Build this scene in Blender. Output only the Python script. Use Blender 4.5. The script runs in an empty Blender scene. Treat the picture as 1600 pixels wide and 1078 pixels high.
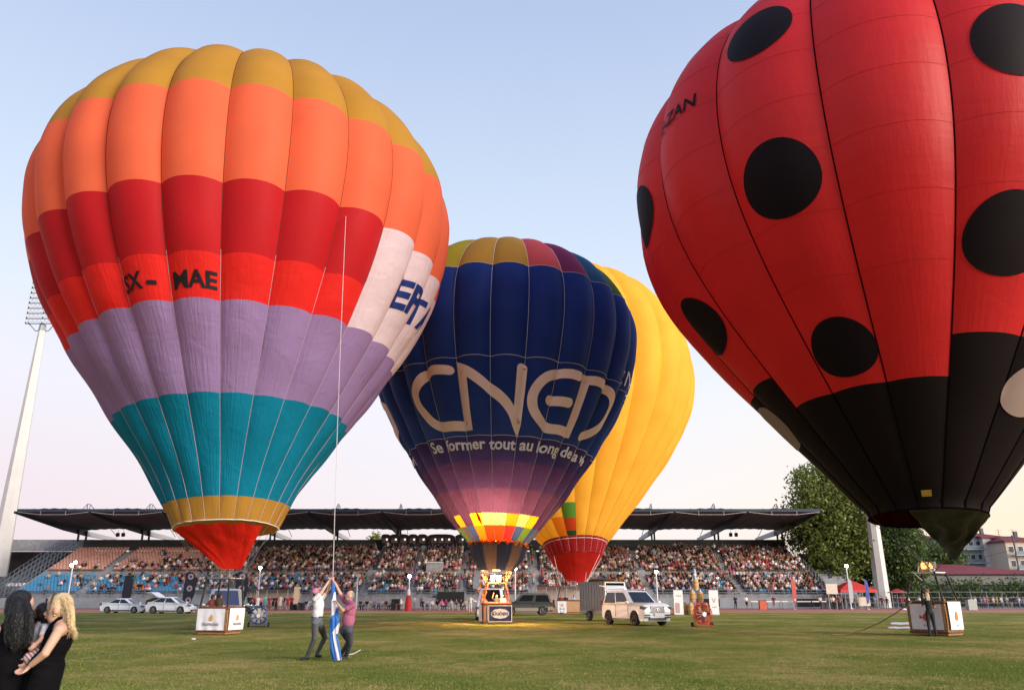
import bpy, bmesh, math, random
import numpy as np
from mathutils import Vector, Matrix, Quaternion
S = bpy.context.scene
C = S.collection
R = math.radians
rnd = random.Random(7)

# ------------------------------------------------------------------ camera, sky, sun, exposure
F = 1250.0; PITCH = math.atan(393 / F); EYE = 1.6
cp, sp = math.cos(PITCH), math.sin(PITCH)
cd = bpy.data.cameras.new('camera'); cam = bpy.data.objects.new('camera', cd); C.objects.link(cam); S.camera = cam
cam.location = (0, 0, EYE); cam.rotation_euler = (R(90) + PITCH, 0, 0)
cd.sensor_width = 36; cd.lens = 36 * F / 1600; cd.clip_end = 3000; cd.clip_start = .1
cd.dof.use_dof = True; cd.dof.focus_distance = 38; cd.dof.aperture_fstop = 2.8

SUN_AZ, SUN_EL = R(128), R(15)            # clockwise from the view direction, above the horizon
w = bpy.data.worlds.new('World'); S.world = w; w.use_nodes = True
nt = w.node_tree; nt.nodes.clear()
def N(t, **k):
    n = nt.nodes.new(t)
    for a, b in k.items(): setattr(n, a, b)
    return n
out = N('ShaderNodeOutputWorld'); bg = N('ShaderNodeBackground')
sky = N('ShaderNodeTexSky', sky_type='NISHITA'); sky.sun_disc = False
sky.sun_elevation = SUN_EL; sky.sun_rotation = SUN_AZ; sky.air_density = 1.0; sky.dust_density = 1.5; sky.ozone_density = 2.0
sm = N('ShaderNodeVectorMath', operation='SCALE'); sm.inputs['Scale'].default_value = .085
nt.links.new(sky.outputs[0], sm.inputs[0])
tc = N('ShaderNodeTexCoord'); sx = N('ShaderNodeSeparateXYZ'); nt.links.new(tc.outputs['Generated'], sx.inputs[0])
ramp = N('ShaderNodeValToRGB'); nt.links.new(sx.outputs['Z'], ramp.inputs[0])
el = ramp.color_ramp.elements
for i, (p, c) in enumerate([(0.0, (.84, .75, .71)), (.10, (.84, .79, .78)), (.22, (.77, .79, .84)), (.42, (.57, .66, .80)), (.70, (.36, .45, .67)), (1.0, (.22, .31, .58))]):
    e = el[i] if i < 2 else el.new(p)
    e.position = p; e.color = (*c, 1)
# warm glow round the set sun: broad in azimuth, low over the horizon
sd = Vector((math.sin(R(78)), math.cos(R(78)), 0.05)).normalized()
dt = N('ShaderNodeVectorMath', operation='DOT_PRODUCT'); dt.inputs[1].default_value = sd
nt.links.new(tc.outputs['Generated'], dt.inputs[0])
gr = N('ShaderNodeMapRange'); gr.inputs['From Min'].default_value = .25; gr.inputs['From Max'].default_value = 1.0; gr.interpolation_type = 'SMOOTHSTEP'
nt.links.new(dt.outputs['Value'], gr.inputs[0])
lo = N('ShaderNodeMapRange'); lo.inputs['From Min'].default_value = .40; lo.inputs['From Max'].default_value = -.02; lo.interpolation_type = 'SMOOTHSTEP'
nt.links.new(sx.outputs['Z'], lo.inputs[0])
mu = N('ShaderNodeMath', operation='MULTIPLY'); nt.links.new(gr.outputs[0], mu.inputs[0]); nt.links.new(lo.outputs[0], mu.inputs[1])
warm = N('ShaderNodeMix', data_type='RGBA'); nt.links.new(mu.outputs[0], warm.inputs[0])
nt.links.new(ramp.outputs[0], warm.inputs[6]); warm.inputs[7].default_value = (.95, .70, .40, 1)
# mauve opposite the sunset, low down
g2 = N('ShaderNodeMapRange'); g2.inputs['From Min'].default_value = .75; g2.inputs['From Max'].default_value = -.5; g2.interpolation_type = 'SMOOTHSTEP'
nt.links.new(dt.outputs['Value'], g2.inputs[0])
m2 = N('ShaderNodeMath', operation='MULTIPLY'); nt.links.new(g2.outputs[0], m2.inputs[0]); nt.links.new(lo.outputs[0], m2.inputs[1])
pk = N('ShaderNodeMix', data_type='RGBA'); nt.links.new(m2.outputs[0], pk.inputs[0])
nt.links.new(warm.outputs[2], pk.inputs[6]); pk.inputs[7].default_value = (.70, .56, .62, 1)
mix = N('ShaderNodeMix', data_type='RGBA'); mix.inputs[0].default_value = .82
nt.links.new(sm.outputs[0], mix.inputs[6]); nt.links.new(pk.outputs[2], mix.inputs[7])
nt.links.new(mix.outputs[2], bg.inputs[0]); bg.inputs[1].default_value = 1.0
nt.links.new(bg.outputs[0], out.inputs[0])

sl = bpy.data.lights.new('sun', 'SUN'); sl.energy = 4.0; sl.angle = R(35); sl.color = (1, .87, .74)
so = bpy.data.objects.new('sun', sl); C.objects.link(so)
so.rotation_euler = Vector((math.sin(SUN_AZ) * math.cos(SUN_EL), math.cos(SUN_AZ) * math.cos(SUN_EL), math.sin(SUN_EL))).to_track_quat('Z', 'Y').to_euler()
S.view_settings.view_transform = 'Standard'; S.view_settings.look = 'None'; S.view_settings.gamma = 1; S.view_settings.exposure = 0.5
S.view_settings.use_curve_mapping = False
S.cycles.max_bounces = 8; S.cycles.diffuse_bounces = 4; S.cycles.transmission_bounces = 6; S.cycles.transparent_max_bounces = 8
S.cycles.caustics_reflective = False; S.cycles.caustics_refractive = False
S.cycles.use_denoising = True

# ------------------------------------------------------------------ geometry of the view: where a sighted point stands
def ray(px, py):
    a = (px - 800) / F; b = (539 - py) / F
    return Vector((a, cp - b * sp, sp + b * cp))
def at(px, py, Y):
    d = ray(px, py); t = Y / d.y
    return Vector((d.x * t, Y, EYE + d.z * t))
def ground(px, py, z=0.0):
    d = ray(px, py); t = (z - EYE) / d.z
    return Vector((d.x * t, d.y * t, z))

# ------------------------------------------------------------------ materials
MC = {}
def mat(name, col, rough=.6, metal=0, var=.12, scale=6, bump=0, bscale=40, emit=None, es=0, spec=.4, coat=0):
    if name in MC: return MC[name]
    m = bpy.data.materials.new(name); m.use_nodes = True; t = m.node_tree; p = t.nodes['Principled BSDF']
    p.inputs['Roughness'].default_value = rough; p.inputs['Metallic'].default_value = metal
    p.inputs['Specular IOR Level'].default_value = spec; p.inputs['Coat Weight'].default_value = coat; p.inputs['Coat Roughness'].default_value = .08
    p.inputs['Base Color'].default_value = (*col, 1)
    if var:
        n = t.nodes.new('ShaderNodeTexNoise'); n.inputs['Scale'].default_value = scale; n.inputs['Detail'].default_value = 5
        tc = t.nodes.new('ShaderNodeTexCoord'); t.links.new(tc.outputs['Object'], n.inputs['Vector'])
        mr = t.nodes.new('ShaderNodeMapRange'); mr.inputs['To Min'].default_value = 1 - var; mr.inputs['To Max'].default_value = 1 + var
        mr.inputs['From Min'].default_value = .3; mr.inputs['From Max'].default_value = .7
        t.links.new(n.outputs[0], mr.inputs[0])
        x = t.nodes.new('ShaderNodeVectorMath'); x.operation = 'SCALE'; x.inputs[0].default_value = col
        t.links.new(mr.outputs[0], x.inputs['Scale']); t.links.new(x.outputs[0], p.inputs['Base Color'])
    if bump:
        n = t.nodes.new('ShaderNodeTexNoise'); n.inputs['Scale'].default_value = bscale; n.inputs['Detail'].default_value = 4
        tc = t.nodes.new('ShaderNodeTexCoord'); t.links.new(tc.outputs['Object'], n.inputs['Vector'])
        b = t.nodes.new('ShaderNodeBump'); b.inputs['Strength'].default_value = bump; b.inputs['Distance'].default_value = .05
        t.links.new(n.outputs[0], b.inputs['Height']); t.links.new(b.outputs[0], p.inputs['Normal'])
    if emit: p.inputs['Emission Color'].default_value = (*emit, 1); p.inputs['Emission Strength'].default_value = es
    MC[name] = m; return m
def attr_mat(name, rough=.8):
    m = bpy.data.materials.new(name); m.use_nodes = True; t = m.node_tree; p = t.nodes['Principled BSDF']
    a = t.nodes.new('ShaderNodeAttribute'); a.attribute_name = 'tint'; t.links.new(a.outputs['Color'], p.inputs['Base Color'])
    p.inputs['Roughness'].default_value = rough; p.inputs['Specular IOR Level'].default_value = .2
    return m
def fabric(name, col, trans=.35, rough=.55, wr=.5, gloss=.12, fwd=0):
    """rip-stop nylon: lets light through, fine wrinkles that run down the gores, faint weave panels"""
    if name in MC: return MC[name]
    m = bpy.data.materials.new(name); m.use_nodes = True; t = m.node_tree; L = t.links; p = t.nodes['Principled BSDF']
    o = t.nodes['Material Output']
    uv = t.nodes.new('ShaderNodeUVMap')
    mp = t.nodes.new('ShaderNodeMapping'); mp.inputs['Scale'].default_value = (14.0, 5.0, 1); L.new(uv.outputs[0], mp.inputs[0])
    n = t.nodes.new('ShaderNodeTexNoise'); n.inputs['Scale'].default_value = 1; n.inputs['Detail'].default_value = 5; n.inputs['Roughness'].default_value = .6
    L.new(mp.outputs[0], n.inputs['Vector'])
    mp2 = t.nodes.new('ShaderNodeMapping'); mp2.inputs['Scale'].default_value = (2.2, 16.0, 1); L.new(uv.outputs[0], mp2.inputs[0])
    n2 = t.nodes.new('ShaderNodeTexNoise'); n2.inputs['Scale'].default_value = 1; n2.inputs['Detail'].default_value = 3; n2.inputs['Distortion'].default_value = .6
    L.new(mp2.outputs[0], n2.inputs['Vector'])
    ad = t.nodes.new('ShaderNodeMath'); ad.operation = 'ADD'; L.new(n.outputs[0], ad.inputs[0]); L.new(n2.outputs[0], ad.inputs[1])
    b = t.nodes.new('ShaderNodeBump'); b.inputs['Strength'].default_value = min(1, wr); b.inputs['Distance'].default_value = .028 * wr
    L.new(ad.outputs[0], b.inputs['Height'])
    n3 = t.nodes.new('ShaderNodeTexNoise'); n3.inputs['Scale'].default_value = .5; n3.inputs['Detail'].default_value = 4
    tc = t.nodes.new('ShaderNodeTexCoord'); L.new(tc.outputs['Object'], n3.inputs['Vector'])
    mr = t.nodes.new('ShaderNodeMapRange'); mr.inputs['From Min'].default_value = .3; mr.inputs['From Max'].default_value = .7
    mr.inputs['To Min'].default_value = .93; mr.inputs['To Max'].default_value = 1.05; L.new(n3.outputs[0], mr.inputs[0])
    x = t.nodes.new('ShaderNodeVectorMath'); x.operation = 'SCALE'; x.inputs[0].default_value = col; L.new(mr.outputs[0], x.inputs['Scale'])
    L.new(x.outputs[0], p.inputs['Base Color']); p.inputs['Roughness'].default_value = rough; p.inputs['Specular IOR Level'].default_value = gloss
    p.inputs['Sheen Weight'].default_value = .0
    L.new(b.outputs[0], p.inputs['Normal'])
    tr = t.nodes.new('ShaderNodeBsdfTranslucent'); L.new(x.outputs[0], tr.inputs['Color']); L.new(b.outputs[0], tr.inputs['Normal'])
    ms = t.nodes.new('ShaderNodeMixShader'); ms.inputs[0].default_value = trans
    L.new(p.outputs[0], ms.inputs[1]); L.new(tr.outputs[0], ms.inputs[2]); L.new(ms.outputs[0], o.inputs[0])
    if fwd:      # part of the light goes nearly straight through the thin cloth
        rf = t.nodes.new('ShaderNodeBsdfRefraction'); rf.inputs['IOR'].default_value = 1.02; rf.inputs['Roughness'].default_value = .85; L.new(x.outputs[0], rf.inputs['Color'])
        m3 = t.nodes.new('ShaderNodeMixShader'); m3.inputs[0].default_value = fwd; L.new(tr.outputs[0], m3.inputs[1]); L.new(rf.outputs[0], m3.inputs[2]); L.new(m3.outputs[0], ms.inputs[2])
    MC[name] = m; return m

# ------------------------------------------------------------------ objects
def tag(o, label=None, cat=None, group=None, kind=None):
    if label: o['label'] = label
    if cat: o['category'] = cat
    if group: o['group'] = group
    if kind: o['kind'] = kind
    return o
def thing(name, label, cat, loc=(0, 0, 0), rz=0, group=None):
    o = bpy.data.objects.new(name, None); C.objects.link(o); o.location = loc; o.rotation_euler = (0, 0, rz); o.empty_display_size = .3
    return tag(o, label, cat, group)
def link(name, me, parent=None, loc=None):
    o = bpy.data.objects.new(name, me); C.objects.link(o)
    if parent is not None: o.parent = parent
    if loc is not None: o.location = loc
    return o
def kids(o): return [c for c in C.objects if c.parent == o] if False else list(o.children)
def dup(o, loc=None, rz=None, label=None, parent=None):
    c = o.copy(); C.objects.link(c)
    if parent is not None: c.parent = parent
    if loc is not None: c.location = loc
    if rz is not None: c.rotation_euler = (0, 0, rz)
    if label: c['label'] = label
    for ch in o.children: dup(ch, parent=c)
    return c

class G:
    """collects simple shapes into one mesh"""
    def __init__(s): s.v = []; s.f = []; s.m = []
    def add(s, vs, fs, m=0):
        k = len(s.v); s.v += [tuple(v) for v in vs]; s.f += [tuple(i + k for i in f) for f in fs]; s.m += [m] * len(fs); return s
    def box(s, c, d, m=0, rz=0, rx=0, ry=0, taper=1.0):
        M_ = Matrix.Rotation(rz, 3, 'Z') @ Matrix.Rotation(ry, 3, 'Y') @ Matrix.Rotation(rx, 3, 'X'); c = Vector(c)
        vs = []
        for z in (-.5, .5):
            k = taper if z > 0 else 1
            for x, y in ((-.5, -.5), (.5, -.5), (.5, .5), (-.5, .5)): vs.append(c + M_ @ Vector((x * d[0] * k, y * d[1] * k, z * d[2])))
        return s.add(vs, [(3, 2, 1, 0), (4, 5, 6, 7), (0, 1, 5, 4), (1, 2, 6, 5), (2, 3, 7, 6), (3, 0, 4, 7)], m)
    def cyl(s, a, b, r0, r1=None, n=10, m=0, cap=True):
        r1 = r0 if r1 is None else r1; a = Vector(a); b = Vector(b); z = (b - a).normalized()
        x = z.orthogonal().normalized(); y = z.cross(x)
        vs = [p + (x * math.cos(2 * math.pi * i / n) + y * math.sin(2 * math.pi * i / n)) * r for p, r in ((a, r0), (b, r1)) for i in range(n)]
        fs = [(i, (i + 1) % n, n + (i + 1) % n, n + i) for i in range(n)]
        if cap: fs += [tuple(range(n))[::-1], tuple(range(n, 2 * n))]
        return s.add(vs, fs, m)
    def tube(s, pts, r, n=5, m=0, closed=False):
        pts = [Vector(p) for p in pts]; k = len(pts); vs = []
        x = None
        for i, p in enumerate(pts):
            t = (pts[(i + 1) % k if closed else min(i + 1, k - 1)] - pts[(i - 1) % k if closed else max(i - 1, 0)])
            t = t.normalized() if t.length > 1e-9 else Vector((0, 0, 1))
            x = t.orthogonal().normalized() if x is None else (x - t * x.dot(t)).normalized()
            y = t.cross(x); rr = r[i] if isinstance(r, (list, tuple)) else r
            vs += [p + (x * math.cos(2 * math.pi * j / n) + y * math.sin(2 * math.pi * j / n)) * rr for j in range(n)]
        fs = []
        for i in range(k if closed else k - 1):
            a = i * n; b = ((i + 1) % k) * n
            fs += [(a + j, a + (j + 1) % n, b + (j + 1) % n, b + j) for j in range(n)]
        if not closed: fs += [tuple(range(n))[::-1], tuple(range((k - 1) * n, k * n))]
        return s.add(vs, fs, m)
    def ell(s, c, r, m=0, B=None, nu=12, nv=8):
        c = Vector(c); vs = []; B = B or Matrix.Identity(3)
        if isinstance(r, (int, float)): r = (r, r, r)
        vs.append(c + B @ Vector((0, 0, -r[2])))
        for j in range(1, nv):
            a = -math.pi / 2 + math.pi * j / nv
            for i in range(nu):
                b = 2 * math.pi * i / nu
                vs.append(c + B @ Vector((r[0] * math.cos(a) * math.cos(b), r[1] * math.cos(a) * math.sin(b), r[2] * math.sin(a))))
        vs.append(c + B @ Vector((0, 0, r[2])))
        fs = [(0, 1 + (i + 1) % nu, 1 + i) for i in range(nu)]
        for j in range(nv - 2):
            a = 1 + j * nu; b = a + nu
            fs += [(a + i, a + (i + 1) % nu, b + (i + 1) % nu, b + i) for i in range(nu)]
        a = 1 + (nv - 2) * nu; fs += [(a + i, a + (i + 1) % nu, len(vs) - 1) for i in range(nu)]
        return s.add(vs, fs, m)
    def lathe(s, prof, c=(0, 0, 0), axis='Z', n=20, m=0, closed=False):
        c = Vector(c); vs = []
        for r, h in prof:
            for i in range(n):
                a = 2 * math.pi * i / n; x, y = r * math.cos(a), r * math.sin(a)
                vs.append(c + Vector((x, y, h) if axis == 'Z' else (x, h, y)))
        k = len(prof); fs = []
        for j in range(k if closed else k - 1):
            a = j * n; b = ((j + 1) % k) * n
            for i in range(n):
                q = (a + i, a + (i + 1) % n, b + (i + 1) % n, b + i); fs.append(q if axis == 'Z' else q[::-1])
        return s.add(vs, fs, m)
    def quad(s, a, b, c, d, m=0): return s.add([a, b, c, d], [(0, 1, 2, 3)], m)
    def slab(s, pts, th, m=0):
        """flat polygon given a thickness"""
        pts = [Vector(p) for p in pts]; n = (pts[1] - pts[0]).cross(pts[2] - pts[1]).normalized() * th; k = len(pts)
        return s.add(pts + [p - n for p in pts], [tuple(range(k)), tuple(range(k, 2 * k))[::-1]] + [(i, i + k, (i + 1) % k + k, (i + 1) % k) for i in range(k)], m)
    def grid(s, P, m=0, flip=False, wrap=False):
        a = len(P); b = len(P[0]); vs = [p for r in P for p in r]; fs = []
        for i in range(a - 1):
            for j in range(b if wrap else b - 1):
                q = (i * b + j, i * b + (j + 1) % b, (i + 1) * b + (j + 1) % b, (i + 1) * b + j); fs.append(q[::-1] if flip else q)
        return s.add(vs, fs, m)
    def me(s, name, mats, smooth=None):
        me = bpy.data.meshes.new(name); me.from_pydata(s.v, [], s.f)
        if not isinstance(mats, (list, tuple)): mats = [mats]
        for m in mats: me.materials.append(m)
        me.polygons.foreach_set('material_index', s.m)
        if smooth:
            me.polygons.foreach_set('use_smooth', [True] * len(s.f)); me.set_sharp_from_angle(angle=R(smooth))
        me.update(); return me
    def build(s, name, mats, parent=None, smooth=None, loc=None): return link(name, s.me(name, mats, smooth), parent, loc)
def text_mesh(body, size, depth=0, extra=0, align='CENTER', shear=0):
    cu = bpy.data.curves.new('lettering', 'FONT'); cu.body = body; cu.size = size; cu.extrude = depth; cu.offset = extra; cu.align_x = align; cu.align_y = 'CENTER'
    cu.shear = shear; cu.resolution_u = 3
    o = bpy.data.objects.new('lettering', cu); C.objects.link(o)
    dg = bpy.context.evaluated_depsgraph_get(); me = bpy.data.meshes.new_from_object(o.evaluated_get(dg))
    bpy.data.objects.remove(o); bpy.data.curves.remove(cu); return me
def letter(body, size, m, parent, loc, rot, depth=.004, extra=0, name='lettering'):
    me = text_mesh(body, size, depth, extra); me.materials.clear(); me.materials.append(m)
    o = link(name, me, parent); o.location = loc; o.rotation_euler = rot; return o

# common materials
white = mat('white paint', (.72, .72, .73), .35, var=.04)
steel = mat('galvanised steel', (.36, .37, .39), .45, .7)
dsteel = mat('dark steel', (.05, .055, .065), .5, .3)
black = mat('black rubber', (.015, .015, .016), .8)
blackp = mat('black plastic', (.02, .02, .022), .45)
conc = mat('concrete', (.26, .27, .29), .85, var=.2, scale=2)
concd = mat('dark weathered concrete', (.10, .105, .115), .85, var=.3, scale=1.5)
wick = mat('wicker', (.36, .20, .09), .8, var=.35, scale=30, bump=.6, bscale=60)
leather = mat('brown leather', (.13, .055, .03), .5, var=.2)
suede = mat('black padded sleeve', (.012, .012, .013), .7)
ropem = mat('rope', (.35, .30, .25), .9)
wt = mat('white tape', (.62, .60, .58), .8, var=0)
# ------------------------------------------------------------------ ground
def grass_mat():
    m = bpy.data.materials.new('dry mown grass'); m.use_nodes = True; t = m.node_tree; L = t.links; p = t.nodes['Principled BSDF']
    tc = t.nodes.new('ShaderNodeTexCoord')
    def noise(sc, det, st=(1, 1, 1), rough=.55):
        mp = t.nodes.new('ShaderNodeMapping'); mp.inputs['Scale'].default_value = st; L.new(tc.outputs['Object'], mp.inputs[0])
        n = t.nodes.new('ShaderNodeTexNoise'); n.inputs['Scale'].default_value = sc; n.inputs['Detail'].default_value = det; n.inputs['Roughness'].default_value = rough
        L.new(mp.outputs[0], n.inputs['Vector']); return n
    a = noise(.22, 8, (1.0, .8, 1), .68); b = noise(2.2, 6, (1, 1, 1), .7); c = noise(26, 4, (1, .7, 1), .75)
    r = t.nodes.new('ShaderNodeValToRGB'); e = r.color_ramp.elements
    e[0].position = .40; e[0].color = (.115, .165, .020, 1); e[1].position = .61; e[1].color = (.36, .285, .10, 1)
    x = e.new(.47); x.color = (.175, .195, .034, 1); x = e.new(.54); x.color = (.235, .225, .055, 1)
    s1 = t.nodes.new('ShaderNodeMath'); s1.operation = 'MULTIPLY_ADD'; L.new(b.outputs[0], s1.inputs[0]); s1.inputs[1].default_value = .45
    L.new(a.outputs[0], s1.inputs[2])
    s2 = t.nodes.new('ShaderNodeMath'); s2.operation = 'SUBTRACT'; L.new(s1.outputs[0], s2.inputs[0]); s2.inputs[1].default_value = .225
    L.new(s2.outputs[0], r.inputs[0])
    mr = t.nodes.new('ShaderNodeMapRange'); mr.inputs['From Min'].default_value = .25; mr.inputs['From Max'].default_value = .75; mr.inputs['To Min'].default_value = .55; mr.inputs['To Max'].default_value = 1.35
    L.new(c.outputs[0], mr.inputs[0])
    v = t.nodes.new('ShaderNodeVectorMath'); v.operation = 'SCALE'; L.new(r.outputs[0], v.inputs[0]); L.new(mr.outputs[0], v.inputs['Scale'])
    L.new(v.outputs[0], p.inputs['Base Color']); p.inputs['Roughness'].default_value = .9; p.inputs['Specular IOR Level'].default_value = .1
    bp = t.nodes.new('ShaderNodeBump'); bp.inputs['Strength'].default_value = .9; bp.inputs['Distance'].default_value = .06; L.new(c.outputs[0], bp.inputs['Height']); L.new(bp.outputs[0], p.inputs['Normal'])
    return m
def sheet(name, x0, x1, y0, y1, z, m):
    g = G(); g.quad((x0, y0, z), (x1, y0, z), (x1, y1, z), (x0, y1, z)); return tag(g.build(name, m), kind='structure')
sheet('ground', -700, 700, -300, 1200, -.016, mat('dusty ground', (.20, .17, .13), .95, var=.25, scale=.2))
sheet('pavement', -130, 130, 113, 140, -.008, mat('asphalt apron', (.10, .10, .105), .9, var=.2, scale=1))
sheet('running_track', -130, 130, 88.0, 115.5, -.004, mat('red running track', (.40, .15, .105), .9, var=.12, scale=2))
sheet('grass_field', -120, 120, -30, 88.3, 0.0, grass_mat())
g = G()
for k in range(9): g.quad((-130, 92 + 2.4 * k, 0.0), (130, 92 + 2.4 * k, 0.0), (130, 92.08 + 2.4 * k, 0.0), (-130, 92.08 + 2.4 * k, 0.0))
tag(g.build('track_markings', mat('line paint', (.55, .50, .48), .8)), kind='structure')
g = G()
pl = [ground(60, 1042), ground(100, 1033), ground(279, 1007), ground(400, 985.5), ground(497, 973), ground(640, 962)]
for a, b in zip(pl, pl[1:]):
    n = (b - a).cross(Vector((0, 0, 1))).normalized() * .045
    g.quad(a - n + Vector((0, 0, .004)), b - n + Vector((0, 0, .004)), b + n + Vector((0, 0, .004)), a + n + Vector((0, 0, .004)))
wornline = mat('worn chalk line', (.24, .23, .13), .95, var=.35, scale=3)
tag(g.build('field_line', wornline), kind='structure')
# tufts of grass standing over the nearer part of the field
rg = np.random.default_rng(3); n = 110000
Y = 15.0 + 40 * rg.random(n) ** 1.9; X = (rg.random(n) * 2 - 1) * (Y * .70 + 1)
h = .018 + .03 * rg.random(n) ** 2; a = rg.random(n) * math.pi; wd = .004 + .006 * rg.random(n)
lx = rg.normal(0, .02, n); ly = rg.normal(0, .02, n)
v = np.empty((n, 3, 3)); v[:, 0] = np.stack([X - np.cos(a) * wd, Y - np.sin(a) * wd, np.zeros(n)], 1); v[:, 1] = np.stack([X + np.cos(a) * wd, Y + np.sin(a) * wd, np.zeros(n)], 1); v[:, 2] = np.stack([X + lx, Y + ly, h], 1)
me = bpy.data.meshes.new('grass'); me.from_pydata(v.reshape(-1, 3).tolist(), [], np.arange(3 * n).reshape(-1, 3).tolist())
gm = [mat('grass blade green', (.12, .18, .025), .8, var=0), mat('grass blade olive', (.22, .21, .05), .8, var=0), mat('grass blade straw', (.33, .29, .12), .8, var=0)]
for m in gm: me.materials.append(m)
patch = np.sin(X * .9 + 2 * np.sin(Y * .7)) * .5 + np.sin(Y * 1.7 + X * .3) * .5
idx = np.clip((rg.random(n) * 1.7 + patch * .6 + .1), 0, 2.4).astype(int); idx = np.clip(idx, 0, 2)
me.polygons.foreach_set('material_index', idx); me.update()
tag(link('grass', me), 'mown green and straw grass blades on the field', 'grass', kind='stuff')

# ------------------------------------------------------------------ the grandstand
X0, X1 = -72.8, 46.3
st = thing('grandstand', 'long roofed concrete grandstand with orange upper and blue lower seats full of people', 'grandstand', (0, 122, 0)); st['kind'] = 'thing'
def lp(x, y, z): return (x, y - 122, z)
rows = []                                   # (y, z of the step, colour)
y, z = 123.0, 2.0
for i in range(7): rows.append((y, z, 'blue')); y += .85; z += .37
y += 1.2; z += .75
for i in range(10): rows.append((y, z, 'orange')); y += .85; z += .38
g = G()
for y, z, c in rows: g.box(lp((X0 + X1) / 2, y, z / 2), (X1 - X0, .846, z))
ymid = rows[6][0] + .425 + .8
g.box(lp((X0 + X1) / 2, ymid + .01, rows[7][1] / 2 - .25), (X1 - X0, 1.99, rows[7][1] - .5))
g.build('terrace_steps', conc, st)
g = G(); g.box(lp((X0 + X1) / 2, 122.1, .72), (X1 - X0 + 6, .35, 1.44)); g.build('front_wall', mat('painted grey wall', (.23, .25, .28), .8, var=.15, scale=.6), st)
g = G(); g.box(lp((X0 + X1) / 2, 140.2, 10.0), (X1 - X0 + .3, .4, 1.75)); g.build('back_wall', mat('dark green grey fascia', (.052, .062, .062), .8, var=.2, scale=.7), st)
for sx_, x in ((-1, X0), (1, X1)):          # side walls that climb with the rows
    g = G(); pts = [lp(x, 122, 0), lp(x, 140, 0), lp(x, 140, 9.6), lp(x, 131, 5.9), lp(x, 123, 2.4), lp(x, 122, 2.2)]
    g.slab([Vector(p) for p in (pts if sx_ > 0 else pts[::-1])], .35); g.build('side_wall', conc, st)
# aisles: light steps
AIS = [(-63.2, 1.2), (-42.0, 1.0), (-21.8, 1.3), (-14.6, 1.1), (-7.2, 1.0), (3.5, 1.1), (20.2, 1.1), (33.8, .9)]
aism = mat('worn pale aisle steps', (.27, .28, .31), .9, var=.2, scale=2)
for x, wd in AIS:
    g = G()
    for y, z, c in rows: g.box(lp(x, y, z + .06), (wd, .8, .12)); g.box(lp(x, y - .2, z + .17), (wd, .4, .11))
    g.box(lp(x, ymid, rows[7][1] - .35), (wd, 1.9, .3))
    g.build('aisle', aism, st)
# black slabs painted as the shade inside the entrances; a middle entrance box
g = G(); g.box(lp(-8.9, 121.88, 1.55), (3.9, .25, 1.5)); g.build('entrance', mat('entrance shade', (.012, .013, .016), .9), st)
for x in (-66, 28.5, 43): g = G(); g.box(lp(x, 121.88, .8), (3.2, .2, 1.1)); g.build('entrance', MC['entrance shade'], st)
g = G(); g.box(lp(-12.1, 130.4, 5.7), (2.6, 1.6, 1.9)); g.box(lp(-12.1, 129.55, 6.75), (2.7, .12, .12), 1); g.build('entrance_box', [conc, white], st)
# front railing, mid railing and side railings
def railing(name, pts, hgt, gap, parent, m, rails=3, r=.03):
    g = G(); P = [Vector(p) for p in pts]
    for i in range(rails): g.tube([p + Vector((0, 0, hgt * (i + 1) / rails)) for p in P], r, 4)
    for a, b in zip(P, P[1:]):
        L_ = (b - a).length; k = max(1, int(L_ / gap))
        for i in range(k + 1): q = a + (b - a) * i / k; g.cyl(q, q + Vector((0, 0, hgt)), r * 1.2, n=4)
    return g.build(name, m, parent)
railm = mat('grey rail paint', (.20, .23, .27), .5, .4)
railing('front_railing', [lp(X0, 122.1, 1.44), lp(X1 + 3, 122.1, 1.44)], 1.15, 1.6, st, railm, 3, .035)
railing('middle_railing', [lp(X0, rows[6][0] + .55, rows[6][1]), lp(X1, rows[6][0] + .55, rows[6][1])], .9, 3, st, railm, 2, .025)
railing('side_railing', [lp(X1 + .2, 123, 2.4), lp(X1 + .2, 140, 9.6)], 1.1, 1.2, st, railm, 3)
for k in range(4): railing('side_railing', [lp(X0 - .4 - 1.1 * k, 122.5, 1.2), lp(X0 - .4 - 1.1 * k, 139.5, 8.9)], 1.9, 1.1, st, railm, 3, .04)
# roof: twelve bays of dark ribbed sheet, tapering beams, columns, struts and rear girders
roofu = mat('dark roof sheet underside', (.13, .11, .115), .7, var=.2, scale=1); roofb = mat('dark blue beam paint', (.028, .040, .058), .5, .2, var=.1)
zf = at(700, 799.5, 122).z; yb = 143.0; zb = at(700, 829, yb).z
RX = [X0 - 1.4 + 10.95 * k for k in range(12)]
for a, b in zip(RX, RX[1:]):
    g = G(); P = []
    for j in range(21):
        P.append([Vector(lp(a + (b - a) * i / 14, 122 + (yb - 122) * j / 20, zf + (zb - zf) * j / 20 + (.10 if i % 2 else 0) + .25 * math.sin(math.pi * i / 14))) for i in range(15)])
    g.grid(P); g.grid([[p + Vector((0, 0, .22)) for p in r] for r in P], flip=True)
    g.box(lp((a + b) / 2, 121.95, zf + .22), (b - a - .004, .16, .42), 1)
    g.build('roof_panel', [roofu, roofb], st)
    g = G(); g.tube([lp(a + .2, 121.8, zf - .05), lp(a + 3.6, 121.8, zf - .42), lp(b - 3.6, 121.8, zf - .42), lp(b - .2, 121.8, zf - .05)], .045, 4)
    for q in (a + 3.6, b - 3.6): g.cyl(lp(q, 121.8, zf - .5), lp(q, 121.8, zf + .1), .04, n=4)
    g.build('roof_tie', mat('pale rail', (.34, .33, .36), .5, .3), st)
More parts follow.
